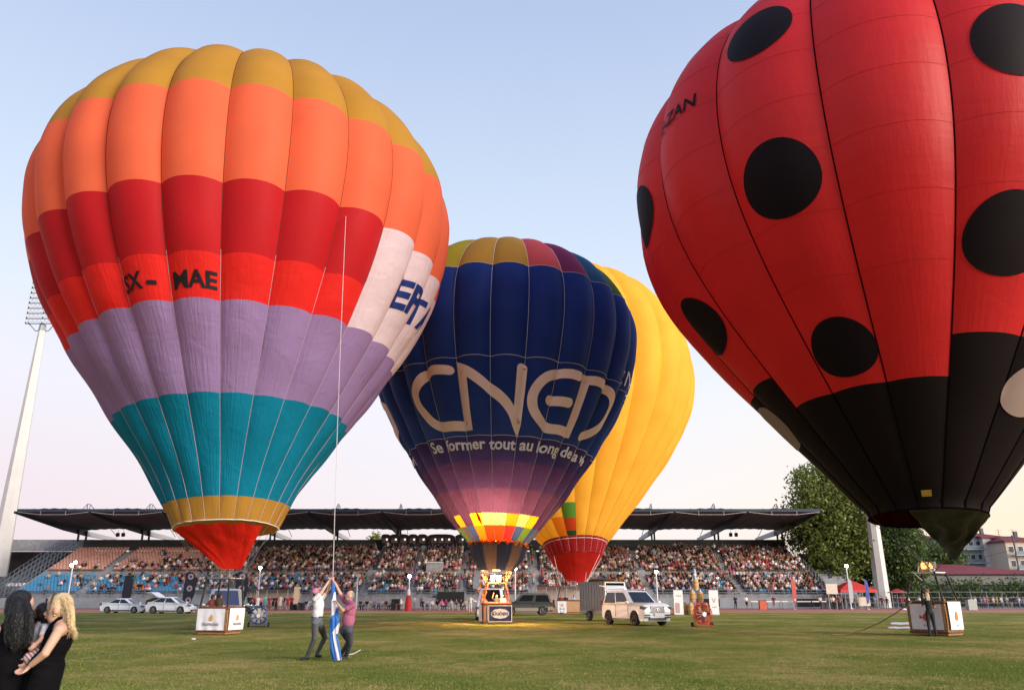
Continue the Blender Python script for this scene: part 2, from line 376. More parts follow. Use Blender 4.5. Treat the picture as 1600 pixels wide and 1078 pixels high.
for x in RX:
    g = G()      # beam deeper towards its column
    for sgn in (-1, 1): pass
    pts = [Vector(lp(x - .16, 121.9, zf + .1)), Vector(lp(x - .16, yb, zb + .1)), Vector(lp(x - .16, yb, zb - .85)), Vector(lp(x - .16, 136, zb - .45)), Vector(lp(x - .16, 121.9, zf - .22))]
    g.slab(pts[::-1], .32); g.build('roof_beam', roofb, st)
    for dy in (0, 2.6): g = G(); g.box(lp(x, yb - 2.6 + dy, (10.6 + zb) / 2), (.26, .3, zb - 10.6)); g.build('column', roofb, st)
    ap = at(133, 790, 142).z + .3
    g = G()
    g.tube([lp(x - .4, yb - 6, zf + (zb - zf) * .7), lp(x, yb - 1.2, ap)], .07, 4); g.tube([lp(x, yb - 1.2, zb), lp(x, yb - 1.2, ap)], .09, 4)
    g.tube([lp(x, yb - .2, ap), lp(x, yb - 1.2, zb + .1)], .07, 4); g.tube([lp(x, yb - 1.2, ap), lp(x, yb - .2, ap)], .07, 4); g.tube([lp(x, yb - .2, ap), lp(x, yb + 11.3, 12.3)], .06, 4)
    g.build('roof_strut', railm, st)
    g = G(); g.slab([Vector(lp(x - .18, yb, zb)), Vector(lp(x - .18, yb, zb - .85)), Vector(lp(x - .18, yb + 11.5, 11.55)), Vector(lp(x - .18, yb + 11.5, 12.1))], .36)
    g.cyl(lp(x, yb + 11, 11.7), lp(x, yb + 11, 8.5), .1, n=5); g.cyl(lp(x, yb + 10, 11.7), lp(x, yb + 10, 8.5), .1, n=5); g.build('rear_girder', mat('pale girder', (.42, .43, .44), .6, var=.1), st)
# speakers hanging from the roof near its ends
for x, n_ in ((-68.5, 2), (38, 2)):
    for k in range(n_):
        g = G(); g.box(lp(x + k * .95, yb - .5, zb - .7), (.5, .4, .6), 0, rx=.3); g.cyl(lp(x + k * .95, yb - .5, zb - .4), lp(x + k * .95, yb - .5, zb + .1), .03, n=4); g.build('loudspeaker', blackp, st)
# press boxes with arched tops, and the banners under them
pbm = mat('dark press box cladding', (.030, .026, .030), .6, var=.1); glassd = mat('dusk window glass', (.10, .10, .11), .12, var=0, spec=.8)
lit = mat('lit interior', (.5, .45, .40), .6, emit=(1, .86, .75), es=.9); dimin = mat('dim interior', (.16, .12, .12), .8, var=.2)
pz0 = at(600, 850, 139.5).z; pz1 = at(600, 834.5, 139.5).z
bx = [(596, 609.5), (610, 623.5), (624.5, 637.5), (638.5, 652), (653, 667), (668.5, 710), (711.5, 752), (753.5, 790)]
for i, (a, b) in enumerate(bx):
    xa = at(a, 850, 139.5).x; xb_ = at(b, 850, 139.5).x; wd = xb_ - xa; cx_ = (xa + xb_) / 2; hh = pz1 - pz0
    g = G(); K = [(-.5, 0), (.5, 0), (.5, .82), (.40, .95), (.2, 1.0), (-.2, 1.0), (-.40, .95), (-.5, .82)]
    pts = [Vector(lp(cx_ + k * wd, 139.0, pz0 + q * hh)) for k, q in K]
    g.slab(pts, 2.2); bo = g.build('press_box', pbm, st)
    nwin = 1 if i < 5 else 3
    for k in range(nwin):
        ww = wd * .72 / nwin - (.12 if nwin > 1 else 0); xx = cx_ + (k - (nwin - 1) / 2) * wd * .78 / nwin
        g = G(); g.box(lp(xx, 138.98, pz0 + hh * .36), (ww, .06, hh * .5), 0); g.box(lp(xx + ww * .22, 138.94, pz0 + hh * .46), (ww * .28, .03, hh * .18), 1); g.build('window', [dimin, lit], bo)
def banner(x0p, x1p, y0p, y1p, Yp, m, words, tm, size, parent=st, name='banner'):
    a = at(x0p, y1p, Yp); b = at(x1p, y0p, Yp); g = G(); g.box((( a.x + b.x) / 2, Yp - 122, (a.z + b.z) / 2), (b.x - a.x, .05, b.z - a.z)); o = g.build(name, m, parent)
    if words: letter(words, size, tm, o, ((a.x + b.x) / 2, Yp - 122 - .04, (a.z + b.z) / 2), (R(90), 0, 0), .01, .008)
    return o
navyb = mat('navy banner', (.012, .030, .050), .6, var=.1); bluev = mat('blue banner', (.030, .035, .13), .6, var=.1); palet = mat('pale banner print', (.45, .52, .58), .7, var=0)
for a, b, wds in ((596, 607.5, None), (608, 624.5, 'ΑΕΤ 64'), (625, 637, None), (637.5, 653.5, 'ΑΕΤ 64'), (654, 668, None)):
    o = banner(a, b, 850.6, 863.5, 138.6, navyb, wds, palet, .72)
    if wds is None:
        c = at((a + b) / 2 + .8, 857, 138.6); g = G(); g.lathe([(.0, 0), (.52, 0), (.52, .03), (.0, .03)], (c.x, 16.5, c.z), 'Y', 20, 0); g.lathe([(.30, -.012), (.38, -.012), (.38, -.02), (.30, -.02)], (c.x, 16.5, c.z), 'Y', 20, 1); g.build('emblem', [palet, navyb], o)
banner(668.6, 709, 850.6, 862.5, 138.6, bluev, 'ΔΗΜΟΣ ΤΡΙΚΚΑΙΩΝ', palet, .62)
banner(709.6, 752, 850.6, 862.5, 138.6, navyb, None, palet, .6)

# seats: a shell with a backrest, 300 as parts, the rest joined
seatm = {'blue': mat('blue plastic seat', (.06, .26, .48), .45, var=.15, scale=.8), 'orange': mat('faded orange plastic seat', (.62, .32, .25), .5, var=.18, scale=.8)}
SV = [(-.21, -.2, .0), (.21, -.2, .0), (.21, .16, -.02), (-.21, .16, -.02), (-.2, .24, .36), (.2, .24, .36), (-.21, -.2, .06), (.21, -.2, .06), (.19, .13, .05), (-.19, .13, .05), (-.17, .2, .38), (.17, .2, .38)]
SF = [(0, 3, 2, 1), (3, 4, 5, 2), (6, 7, 8, 9), (9, 8, 11, 10), (0, 1, 7, 6), (1, 2, 8, 7), (2, 5, 11, 8), (3, 0, 6, 9), (4, 3, 9, 10), (5, 4, 10, 11)]
sg = G(); sg.add(SV, SF); seat_me = {k: sg.me('seat', m) for k, m in seatm.items()}
def blocked(x, ri):
    for a, wd in AIS:
        if abs(x - a) < wd / 2 + .25: return True
    if 8 <= ri <= 9 and abs(x + 12.1) < 1.5: return True
    if abs(x + 8.9) < 2.0 and ri < 1: return True
    return False
def dens(px, ri):
    up = ri >= 7
    if px < 118: return .04 if not up else (.06 if ri == 7 else .0)
    if px < 200: return .34 if ri < 7 else (.35 if ri < 9 else .0)
    if px < 255: return .34 if ri < 7 else (.45 if ri < 9 else (.10 if ri < 12 else .01))
    if px < 320: return .42 if ri < 7 else (.6 if ri < 11 else .14)
    if px < 380: return .55 if ri < 7 else (.72 if ri < 13 else .42)
    if px < 470: return .66 if ri < 7 else (.86 if ri < 15 else .3)
    if px > 1150 and up: return .80 if ri < 14 else .62
    return .90 if ri < 16 else .75
places = []; free = []
for ri, (y, z, c) in enumerate(rows):
    x = X0 + .5
    while x < X1 - .4:
        if not blocked(x, ri):
            px = 800 + F * x / (y * cp + (z + .4) * sp)
            vis = rnd.random(); run = .5 + .5 * math.sin(x * .9 + ri * 1.7) 
            (places if vis < dens(px, ri) * (.7 + .6 * run if px < 420 else (.80 + .30 * (.5 + .5 * math.sin(x * 1.7 + ri * 2.3 + 3 * math.sin(x * .31 + ri))))) else free).append((x, y, z, c, ri))
        x += .5
vs, fs, mi = [], [], []
free.sort(key=lambda q: (q[1] > 124.9, abs(q[0] + 45) > 30, q[1]))
sv = np.array(SV)
for k, (x, y, z, c, ri) in enumerate(free):
    if k < 300: o = link('seat', seat_me[c], st, (x, y - 122, z + .38))
    else:
        b = len(vs); vs += (sv + (x, y - 122, z + .38)).tolist(); fs += [tuple(i + b for i in f) for f in SF]; mi += [0 if c == 'blue' else 1] * len(SF)
for (x, y, z, c, ri) in places:
    b = len(vs); vs += (sv + (x, y - 122, z + .38)).tolist(); fs += [tuple(i + b for i in f) for f in SF]; mi += [0 if c == 'blue' else 1] * len(SF)
g = G(); g.v = vs; g.f = fs; g.m = mi; tag(g.build('seat_rows', [seatm['blue'], seatm['orange']], st), kind='stuff')

# ------------------------------------------------------------------ spectators: low figures, seated or standing
skins = [(.34, .18, .115), (.42, .235, .155), (.26, .13, .08)]
hairs = [(.02, .014, .012), (.05, .028, .018), (.11, .06, .03), (.22, .15, .08), (.3, .29, .28)]
tops = {'black': (.012, .012, .014), 'white': (.74, .73, .73), 'navy': (.02, .03, .08), 'red': (.40, .03, .035), 'grey': (.20, .20, .21), 'pink': (.60, .22, .30), 'light blue': (.20, .32, .48), 'maroon': (.16, .03, .035), 'cream': (.55, .46, .36), 'green': (.07, .16, .08), 'orange': (.55, .18, .05), 'beige': (.38, .28, .20), 'mustard': (.50, .32, .05), 'purple': (.16, .07, .20)}
topw = dict(zip(tops, [34, 24, 9, 5, 8, 6, 4, 6, 6, 2, 1, 4, 1, 2]))
bottoms = [(.02, .022, .03), (.05, .07, .11), (.04, .04, .045), (.3, .26, .2), (.12, .11, .1)]
def fig_low(seated, v=0):
    """seated or standing figure facing -Y; materials: 0 skin 1 hair 2 top 3 bottom"""
    g = G(); z0 = .42 if seated else .86; ar = random.Random(v)
    g.lathe([(.0, z0 - .04), (.155, z0), (.145, z0 + .18), (.19, z0 + .42), (.15, z0 + .53), (.05, z0 + .57)], n=7, m=2)
    g.cyl((0, 0, z0 + .53), (0, -.02, z0 + .66), .05, n=5, m=0, cap=False)
    g.ell((0, -.03, z0 + .74), (.082, .098, .12), 0, nu=7, nv=5); g.ell((0, .012, z0 + .775), (.094, .102, .112), 1, nu=7, nv=5)
    for s in (-1, 1):
        if seated:
            g.cyl((s * .1, 0, z0 + .04), (s * .13, -.44, z0 + .03), .085, .065, 6, 3); g.cyl((s * .13, -.43, z0 + .02), (s * .12, -.38, z0 - .4), .06, .045, 5, 3); g.box((s * .12, -.44, z0 - .40), (.09, .22, .07), 3)
            e = (s * (.25 + .06 * ar.random()), -.12 - .1 * ar.random(), z0 + .22); hd = (s * (.1 - .06 * ar.random()), -.30, z0 + (.12 if v % 3 else .5))
        else:
            g.cyl((s * .09, 0, z0 + .02), (s * .10, .01, .46), .09, .062, 6, 3); g.cyl((s * .10, .01, .46), (s * .11, .03, .06), .06, .042, 5, 3); g.box((s * .11, -.03, .04), (.09, .25, .08), 3)
            e = (s * (.25 + .08 * ar.random()), .03, z0 + .20); hd = (s * (.24 - .2 * (v % 2)), -.10 - .15 * (v % 2), z0 + (-.04 if v % 2 == 0 else .24))
        g.cyl((s * .17, 0, z0 + .48), e, .055, .045, 5, 2); g.cyl(e, hd, .042, .03, 5, 0)
    g.m = list(g.m)
    return g
def fig_mats(skin, hair, top, bot):
    return skin, hair, top, bot
cm = {}
def cmat(kind, c):
    k = kind + str(c)
    if k not in cm: cm[k] = mat(k, c, .8, var=0, spec=.2)
    return cm[k]
seated_g = [fig_low(True, i) for i in range(6)]; stand_g = [fig_low(False, i) for i in range(4)]
seated_me = [g.me('spectator', [cmat('skin', skins[0])] * 4, 40) for g in seated_g]; stand_me = [g.me('bystander', [cmat('skin', skins[0])] * 4, 40) for g in stand_g]
def set_slots(o, ms):
    for i, m in enumerate(ms): o.material_slots[i].link = 'OBJECT'; o.material_slots[i].material = m
def rtop(): return rnd.choices(list(topw), list(topw.values()))[0]
places.sort(key=lambda q: (q[4] > 1, q[4] if q[4] > 1 else 0, abs(q[0] + 10)))
vs, fs, cl = [], [], []
def zones(x):
    e = [X0] + [a for a, _ in AIS] + [X1]; k = sum(1 for a, _ in AIS if x > a)
    return ['first', 'second', 'third', 'fourth', 'fifth', 'sixth', 'seventh', 'eighth', 'ninth'][k] + ' block'
HN = {hairs[0]: 'black haired', hairs[1]: 'dark haired', hairs[2]: 'brown haired', hairs[3]: 'fair haired', hairs[4]: 'grey haired'}
BN = {b: n for b, n in zip([(.02, .022, .03), (.05, .07, .11), (.04, .04, .045), (.3, .26, .2), (.12, .11, .1)], ['black', 'blue', 'charcoal', 'beige', 'grey'])}
RN = ['front', 'second', 'third', 'fourth', 'fifth', 'sixth', 'seventh', 'eighth', 'ninth', 'tenth']
NI = 285
crowd_np = [(np.array(g.v), g.f, np.array(g.m)) for g in seated_g]
stand_np = [(np.array(g.v), g.f, np.array(g.m)) for g in stand_g]
indiv = []
for k, (x, y, z, c, ri) in enumerate(places):
    s = .93 + .14 * rnd.random(); rz = rnd.uniform(-.5, .5); tp = rtop(); sk = rnd.choice(skins); hr = rnd.choices(hairs, [10, 8, 5, 3, 2])[0]; bt = rnd.choice(bottoms); vv = rnd.randrange(6)
    if k < NI:
        o = link('spectator', seated_me[vv], None, (x, y - .03, z)); o.rotation_euler = (0, 0, rz); o.scale = (s, s, s)
        set_slots(o, [cmat('skin', sk), cmat('hair', hr), cmat('top', tops[tp]), cmat('bottom', bt)])
        tag(o, f'{HN[hr]} spectator, {tp} top, {BN[bt]} trousers, {RN[min(ri, 9)]} row, {zones(x)} from left', 'person', 'spectators seated in the grandstand')
    else:
        standing = ri > 5 and rnd.random() < .05
        V, Fc, Mi = (stand_np[vv % 4] if standing else crowd_np[vv]); ca, sa = math.cos(rz) * s, math.sin(rz) * s
        W = np.stack([V[:, 0] * ca - V[:, 1] * sa + x, V[:, 0] * sa + V[:, 1] * ca + y - .03, V[:, 2] * s + z], 1)
        b = sum(len(q) for q in vs) if False else (vs[-1][1] if vs else 0)
        fs += [tuple(i + b for i in f) for f in Fc]
        vs.append((W, b + len(W))); pal = np.array([sk, hr, tops[tp], bt]); j = .8 + .4 * rnd.random()
        pal[2] *= j; cl.append(pal[Mi])
for ai, (x, wd) in enumerate(AIS):
    for k in range(7):
        ri = rnd.randrange(2, 16); y, z, c = rows[ri]; V, Fc, Mi = stand_np[rnd.randrange(4)]; xx = x + rnd.uniform(-.4, .4); b = vs[-1][1]
        if x < -50: continue
        fs += [tuple(i + b for i in f) for f in Fc]; W = V + (xx, y - .2, z + .1); vs.append((W, b + len(W))); pal = np.array([rnd.choice(skins), rnd.choice(hairs), tops[rtop()], rnd.choice(bottoms)]); cl.append(pal[Mi])
me = bpy.data.meshes.new('crowd'); me.from_pydata(np.concatenate([q[0] for q in vs]).tolist(), [], fs)
cc = np.concatenate(cl); cc = np.concatenate([cc, np.ones((len(cc), 1))], 1).astype(np.float32)
at_ = me.attributes.new('tint', 'FLOAT_COLOR', 'FACE'); at_.data.foreach_set('color', cc.ravel())
me.materials.append(attr_mat('clothes and skin of the crowd')); me.update()
tag(link('crowd', me), 'dense seated crowd filling the upper rows of the grandstand', 'crowd', kind='stuff')
# ------------------------------------------------------------------ left of the stand: banked wall and its dark recess
lw = thing('retaining_wall', 'grey concrete banked wall with dark recess at the left end of the grandstand', 'wall', (-90, 142, 0))
g = G(); g.box((-8, 0, 10.05), (52, .6, 1.9)); g.build('wall_band', conc, lw)
g = G(); g.box((-8, 3, 6.8), (52, .4, 4.7)); g.build('recess', mat('dark recess', (.035, .026, .024), .9, var=.4, scale=.5), lw)  # near-black back wall: the shade of the void is put into its colour
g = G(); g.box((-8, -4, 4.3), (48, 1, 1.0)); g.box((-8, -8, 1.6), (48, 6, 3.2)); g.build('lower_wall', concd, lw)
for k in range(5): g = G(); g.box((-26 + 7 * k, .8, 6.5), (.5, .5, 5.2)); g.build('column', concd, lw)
fl = thing('wire_fence', 'tall grey wire fence on posts at the left end of the track', 'fence', (-82, 121.2, 0))
for k in range(9): g = G(); g.cyl((-14 + 2.6 * k, 0, 0), (-14 + 2.6 * k, 0, 4.6), .05, n=5); g.build('post', railm, fl)
g = G()
for k in range(7): g.cyl((-15, 0, .3 + .68 * k), (8, 0, .3 + .68 * k), .018, n=3)
for k in range(60): g.cyl((-15 + .38 * k, 0, 0), (-15 + .38 * k, 0, 4.5), .010, n=3)
g.build('mesh', railm, fl)

# ------------------------------------------------------------------ floodlight masts
mastm = mat('pale mast paint', (.55, .54, .53), .55, var=.06, scale=.6)
def mast(label, xb, yb_, Ymast, r0, r1, top_px, lamps=True):
    b = at(xb, yb_, Ymast); base = Vector((b.x, Ymast, 0)); top = at(top_px[0], top_px[1], Ymast).z
    t = thing('floodlight_mast', label, 'floodlight mast', base)
    g = G(); g.cyl((0, 0, 0), (0, 0, top), r0, r1, 8); g.build('pole', mastm, t)
    g = G(); g.cyl((0, 0, top * .55), (0, 0, top * .55 + .25), r0 * .62, r0 * .62, 8); g.build('joint_collar', mastm, t)
    g = G(); g.cyl((0, 0, top), (0, 0, top + 1.2), r1 * 1.1, r1 * .9, 8); g.tube([(-2.6, -.5, top + 1.5), (-1.2, 0, top), (1.2, 0, top), (2.6, -.5, top + 1.5)], .1, 5); g.build('bracket', steel, t)
    if lamps:
        hw, n1, n2, z0 = 3.0, 8, 9, top + 1.2; hh = 9.0
        g = G()
        for j in range(n2 + 1): g.box((0, -.6, z0 + hh * j / n2), (2 * hw, .14, .12))
        for i in (-1, 0, 1): g.box((i * hw, -.5, z0 + hh / 2), (.14, .14, hh))
        g.build('lamp_rack', dsteel, t)
        lg = G(); lg.lathe([(.10, .35), (.30, .05), (.36, 0), (.33, .02), (.0, .12)], (0, 0, 0), 'Y', 10); lme = lg.me('lamp', [mat('floodlight reflector', (.40, .42, .45), .25, .7)], 40)
        lg = G(); lg.lathe([(.0, -.0), (.31, .0)], (0, 0, 0), 'Y', 10); gme = lg.me('lamp_glass', [mat('floodlight glass', (.55, .60, .68), .08, var=0, spec=.8)])
        for j in range(n2):
            for i in range(n1):
                o = link('lamp', lme, t, (-hw + .38 + i * (2 * hw - .76) / (n1 - 1), -.9, z0 + hh * (j + .5) / n2)); link('lamp_glass', gme, o)
    return t
mast('tall pale floodlight mast with lamp rack behind the left end of the stand', 6, 838, 140, 1.75, .62, (67, 517))
mast('white floodlight mast between the trees to the right of the stand', 1378, 925, 130, 1.2, .5, (1378, 560), lamps=True)
# small lit floodlights on poles along the track
lampw = mat('lit floodlight lens', (1, 1, 1), .3, var=0, emit=(1, .97, .92), es=60)
wpole = mat('white lamp pole', (.62, .62, .64), .5, var=0)
for px, py, nh, lab in ((114, 883, 2, 'lit twin floodlight on a white pole in front of the empty left seats'), (407, 887, 1, 'lit floodlight on a white pole behind the blue fan'), (640, 900, 1, 'lit floodlight on a white pole below the press boxes'), (805, 888, 1, 'lit floodlight on a white pole just right of the navy balloon skirt'), (1025, 893, 1, 'lit floodlight on a white pole behind the white car'), (1322, 884, 1, 'lit floodlight on a white pole in front of the big tree')):
    q = at(px, py, 116.5); t = thing('floodlight', lab, 'floodlight', (q.x, 116.5, 0), 0, 'small lit floodlights along the track')
    g = G(); g.cyl((0, 0, 0), (0, 0, q.z - .2), .11, .08, 8); g.cyl((0, 0, 0), (0, 0, .1), .25, n=8); g.build('pole', wpole, t)
    for k in range(nh):
        hx = .45 * k - (.1 if nh > 1 else 0); hz = q.z + .38 * k
        g = G(); g.box((hx, 0, hz), (.46, .25, .42)); g.cyl((0, 0, q.z - .3), (hx, 0, hz - .2), .04, n=5); h_ = g.build('lamp_head', dsteel, t)
        g = G(); g.ell((hx, -.15, hz), (.22, .10, .20), nu=12, nv=8); g.build('lens', lampw, h_, 60)
q = at(559, 900, 112); t = thing('lamp_post', 'unlit white lamp post beside the man in the mauve shirt', 'lamp post', (q.x, 112, 0))
g = G(); g.cyl((0, 0, 0), (0, 0, q.z), .12, .09, 8); g.build('pole', wpole, t); g = G(); g.box((0, -.1, q.z + .12), (.55, .3, .3)); g.build('lamp_head', mat('cream lamp head', (.55, .5, .4), .5), t)

# ------------------------------------------------------------------ trees
def leaf_mat(name, a, b):
    m = bpy.data.materials.new(name); m.use_nodes = True; t = m.node_tree; p = t.nodes['Principled BSDF']
    g = t.nodes.new('ShaderNodeNewGeometry'); r = t.nodes.new('ShaderNodeValToRGB'); r.color_ramp.elements[0].color = (*a, 1); r.color_ramp.elements[1].color = (*b, 1)
    t.links.new(g.outputs['Random Per Island'], r.inputs[0]); t.links.new(r.outputs[0], p.inputs['Base Color']); p.inputs['Roughness'].default_value = .55
    tr = t.nodes.new('ShaderNodeBsdfTranslucent'); t.links.new(r.outputs[0], tr.inputs[0]); ms = t.nodes.new('ShaderNodeMixShader'); ms.inputs[0].default_value = .35
    t.links.new(p.outputs[0], ms.inputs[1]); t.links.new(tr.outputs[0], ms.inputs[2]); t.links.new(ms.outputs[0], t.nodes['Material Output'].inputs[0]); return m
leafA = leaf_mat('plane tree leaf', (.07, .12, .02), (.25, .28, .06)); leafB = leaf_mat('dark green leaf', (.035, .075, .016), (.11, .16, .035))
bark = mat('tree bark', (.12, .09, .07), .9, var=.3)
def leaves(blobs, n, size, seed):
    g_ = np.random.default_rng(seed); B = np.array(blobs, float); vol = B[:, 3] * B[:, 4] * B[:, 5]
    # clumps first, then leaves round each clump
    nc = max(30, n // 40); bi = g_.choice(len(B), nc, p=vol ** .8 / (vol ** .8).sum())
    d = g_.normal(size=(nc, 3)); d /= np.linalg.norm(d, axis=1)[:, None]; rr = g_.random(nc) ** .22
    cc_ = B[bi, :3] + d * B[bi, 3:6] * rr[:, None]
    ci = g_.integers(0, nc, n); ctr = cc_[ci] + g_.normal(size=(n, 3)) * (B[bi, 3:6].mean(1)[ci] * .13 + .25)[:, None]
    u = g_.normal(size=(n, 3)); u /= np.linalg.norm(u, axis=1)[:, None]; v_ = np.cross(u, g_.normal(size=(n, 3))); v_ /= np.linalg.norm(v_, axis=1)[:, None]
    s = (size * (.6 + .8 * g_.random(n)))[:, None]
    V = np.stack([ctr - u * s, ctr - v_ * s * .5, ctr + u * s, ctr + v_ * s * .5], 1).reshape(-1, 3)
    return V, np.arange(4 * n).reshape(-1, 4), cc_
def tree(label, base, blobs, n, size, lm, seed, r0=.5, name='tree', group=None):
    t = thing(name, label, 'tree', base, 0, group)
    V, Fc, cl_ = leaves(blobs, n, size, seed); me = bpy.data.meshes.new('crown'); me.from_pydata(V.tolist(), [], Fc.tolist()); me.materials.append(lm); me.update(); link('crown', me, t)
    g = G(); top = max(b[2] for b in blobs); low = min(b[2] - b[5] for b in blobs) + 1.5
    g.tube([(0, 0, 0), (.2, .1, low), (.1, 0, top * .6), (0, 0, top)], [r0, r0 * .8, r0 * .5, r0 * .15], 8)
    rr = random.Random(seed)
    for k in range(14):
        q = Vector(cl_[rr.randrange(len(cl_))]); z0 = low + (q.z - low) * .45 if q.z > low else low; g.tube([(.1, 0, z0), Vector((q.x * .5, q.y * .5, (z0 + q.z) / 2 + .5)), q], [r0 * .35, r0 * .2, .04], 5)
    g.build('trunk', bark, t, 40); return t
b = at(1306, 925, 134); tree('big olive green plane tree right of the grandstand roof', (b.x, 134, 0), [(-.4, 0, 16.0, 5.4, 5, 5.2), (-1.8, 0, 20.0, 3.0, 3, 3.0), (2.6, 0, 14.5, 4.2, 4, 4.6), (-3.0, 1, 12.5, 3.8, 4, 4.0), (.5, -1, 9.5, 5.2, 4, 4.2), (-.5, 0, 5.5, 4.2, 4, 3.0), (3.6, 0, 10, 3.0, 4, 4.2)], 24000, .30, leafA, 5, .6)
b = at(1408, 925, 140); tree('tall dark green tree right of the white mast', (b.x, 140, 0), [(0, 0, 12.5, 4.2, 4, 4.0), (-.3, 0, 9, 4.8, 4, 3.6), (.2, 0, 5.8, 4.4, 4, 2.8)], 17000, .26, leafB, 6, .45)
b = at(1350, 925, 146); tree('darker tree behind the white mast', (b.x, 146, 0), [(0, 0, 9.5, 6, 4, 5.5), (-4, 0, 6, 5, 4, 4)], 12000, .30, leafB, 7, .45)
b = at(1455, 925, 162); tree('low dark tree behind the red roofed building', (b.x, 162, 0), [(0, 0, 9.2, 4.6, 4, 2.6), (4, 0, 8.6, 3.5, 3, 2.2), (0, 0, 6, 5, 4, 3)], 9000, .28, leafB, 8, .4)
b = at(590, 850, 210); tree('small tree top rising behind the stand beside the press boxes', (b.x, 210, 0), [(0, 0, 14.5, 2.2, 2, 2.2), (.6, 0, 12, 3, 2, 2)], 3000, .3, leafA, 9, .3)
b = at(247, 850, 190); t = thing('tree', 'sparse bare tree top rising behind the left of the stand', 'tree', (b.x, 190, 0)); g = G(); rr = random.Random(4)
g.tube([(0, 0, 0), (0, 0, 11)], [.3, .12], 6)
for k in range(26): a0 = rr.uniform(0, 6.28); z0 = rr.uniform(9, 12.5); L_ = rr.uniform(1.5, 3.5); g.tube([(0, 0, z0 - 1), (math.cos(a0) * L_ * .5, 0, z0), (math.cos(a0) * L_, 0, z0 + rr.uniform(.0, 1.5))], [.07, .05, .02], 4)
g.build('trunk', bark, t)
V, Fc, _ = leaves([(0, 0, 11.8, 3, 2, 1.6)], 260, .22, 3); me = bpy.data.meshes.new('crown'); me.from_pydata(V.tolist(), [], Fc.tolist()); me.materials.append(leafB); link('crown', me, t)

# ------------------------------------------------------------------ buildings on the right
redroof = mat('dark red roof', (.17, .035, .045), .8, var=.15, scale=1); plaster = mat('pale plaster', (.50, .49, .50), .85, var=.1, scale=.5); bluep = mat('blue grey plaster', (.28, .34, .42), .85, var=.1, scale=.5); cream = mat('cream plaster', (.48, .42, .34), .85, var=.1)
winm = mat('dark window glass', (.03, .035, .045), .15, var=0, spec=.7); balm = mat('balcony panel', (.16, .21, .24), .6, var=.1)
def block(label, x0p, x1p, ytop, Yb, depth, wallm, floors, cols, face_x=None, bal=None, sidem=None):
    a = at(x0p, 900, Yb); b = at(x1p, 900, Yb); top = at((x0p + x1p) / 2, ytop, Yb).z; w_ = b.x - a.x; t = thing('apartment_building', label, 'building', (a.x, Yb, 0))
    g = G(); g.box((w_ / 2, depth / 2, top / 2), (w_, depth, top)); g.build('wall', wallm, t)
    g = G(); g.slab([Vector((-.6, -.6, top)), Vector((w_ + .6, -.6, top)), Vector((w_ + .6, depth + .6, top + .0)), Vector((-.6, depth + .6, top))], -.25); K = G()
    g.add([(-.6, -.6, top + .26), (w_ + .6, -.6, top + .26), (w_ + .6, depth + .6, top + .26), (-.6, depth + .6, top + .26), (w_ * .3, depth / 2, top + 1.7), (w_ * .7, depth / 2, top + 1.7)], [(0, 1, 5, 4), (1, 2, 5), (2, 3, 4, 5), (3, 0, 4)]); rf = g.build('roof', redroof, t)
    g = G(); g.box((w_ * .6, depth * .3, top + 1.6), (.7, .7, 2)); g.build('chimney', concd, rf)
    fh = 3.1
    for f in range(floors):
        zc = top - 1.7 - f * fh
        if zc < 2: break
        for c in range(cols):
            xc = w_ * (c + .5) / cols; g = G(); g.box((xc, -.02, zc), (1.25, .1, 1.5)); fr = g.build('window', white, t); g = G(); g.box((xc, -.08, zc), (1.05, .04, 1.3)); g.build('pane', winm, fr)
        if bal:
            g = G(); g.box((w_ * bal[0] + w_ * bal[1] / 2, -.75, zc - 1.35), (w_ * bal[1], 1.5, .16)); bo = g.build('balcony', plaster, t); g = G(); g.box((w_ * bal[0] + w_ * bal[1] / 2, -1.46, zc - .85), (w_ * bal[1] - .1, .05, .85)); g.build('balcony_rail', balm, bo)
    return t
block('blue grey apartment block with balconies behind the red roofed building', 1496, 1543, 838, 196, 14, bluep, 4, 4, bal=(.25, .75))
t = block('tall white gable wall building beside the blue grey block', 1545, 1576, 840, 194.5, 16, plaster, 0, 0)
for f in range(3):
    for c in range(2): g = G(); g.box((2.2 + 1.1 * c, -.05, 14.0 - 3.4 * f), (.35, .1, 1.3)); g.build('vent', winm, t)
block('cream house with red eaves at the right edge', 1580, 1640, 846, 188, 14, cream, 3, 4, bal=(.1, .8))
block('pale house glimpsed left of the dark skirt of the ladybug balloon', 1440, 1472, 842, 205, 12, plaster, 2, 3)
# low clubhouse with a red hipped roof
cb = thing('clubhouse', 'long low building with dark red roof behind the right fence', 'building', (0, 152, 0))
xa = at(1432, 900, 152).x; xb_ = at(1640, 900, 152).x; ze = at(1500, 897, 152).z; zr = at(1500, 881, 156).z
g = G(); g.box(((xa + xb_) / 2, 5, ze / 2), (xb_ - xa, 10, ze)); g.build('wall', concd, cb)
g = G(); g.add([(xa - 1, -1, ze), (xb_ + 1, -1, ze), (xb_ + 1, 11, ze), (xa - 1, 11, ze), (xa + 5, 5, zr), (xb_ - 14, 5, zr)], [(0, 1, 5, 4), (1, 2, 5), (2, 3, 4, 5), (3, 0, 4), (0, 3, 2, 1)]); g.build('roof', redroof, cb)
g = G(); g.box(((xa + xb_) / 2, -.3, ze - 1.0), (xb_ - xa, .3, 1.6)); g.build('fascia', mat('grey shutter band', (.17, .17, .17), .8, var=.2), cb)
for k in range(7): g = G(); g.box((xa + 1 + k * 4.2, -.6, ze / 2 - .6), (.3, .3, ze - 1.2)); g.build('column', concd, cb)
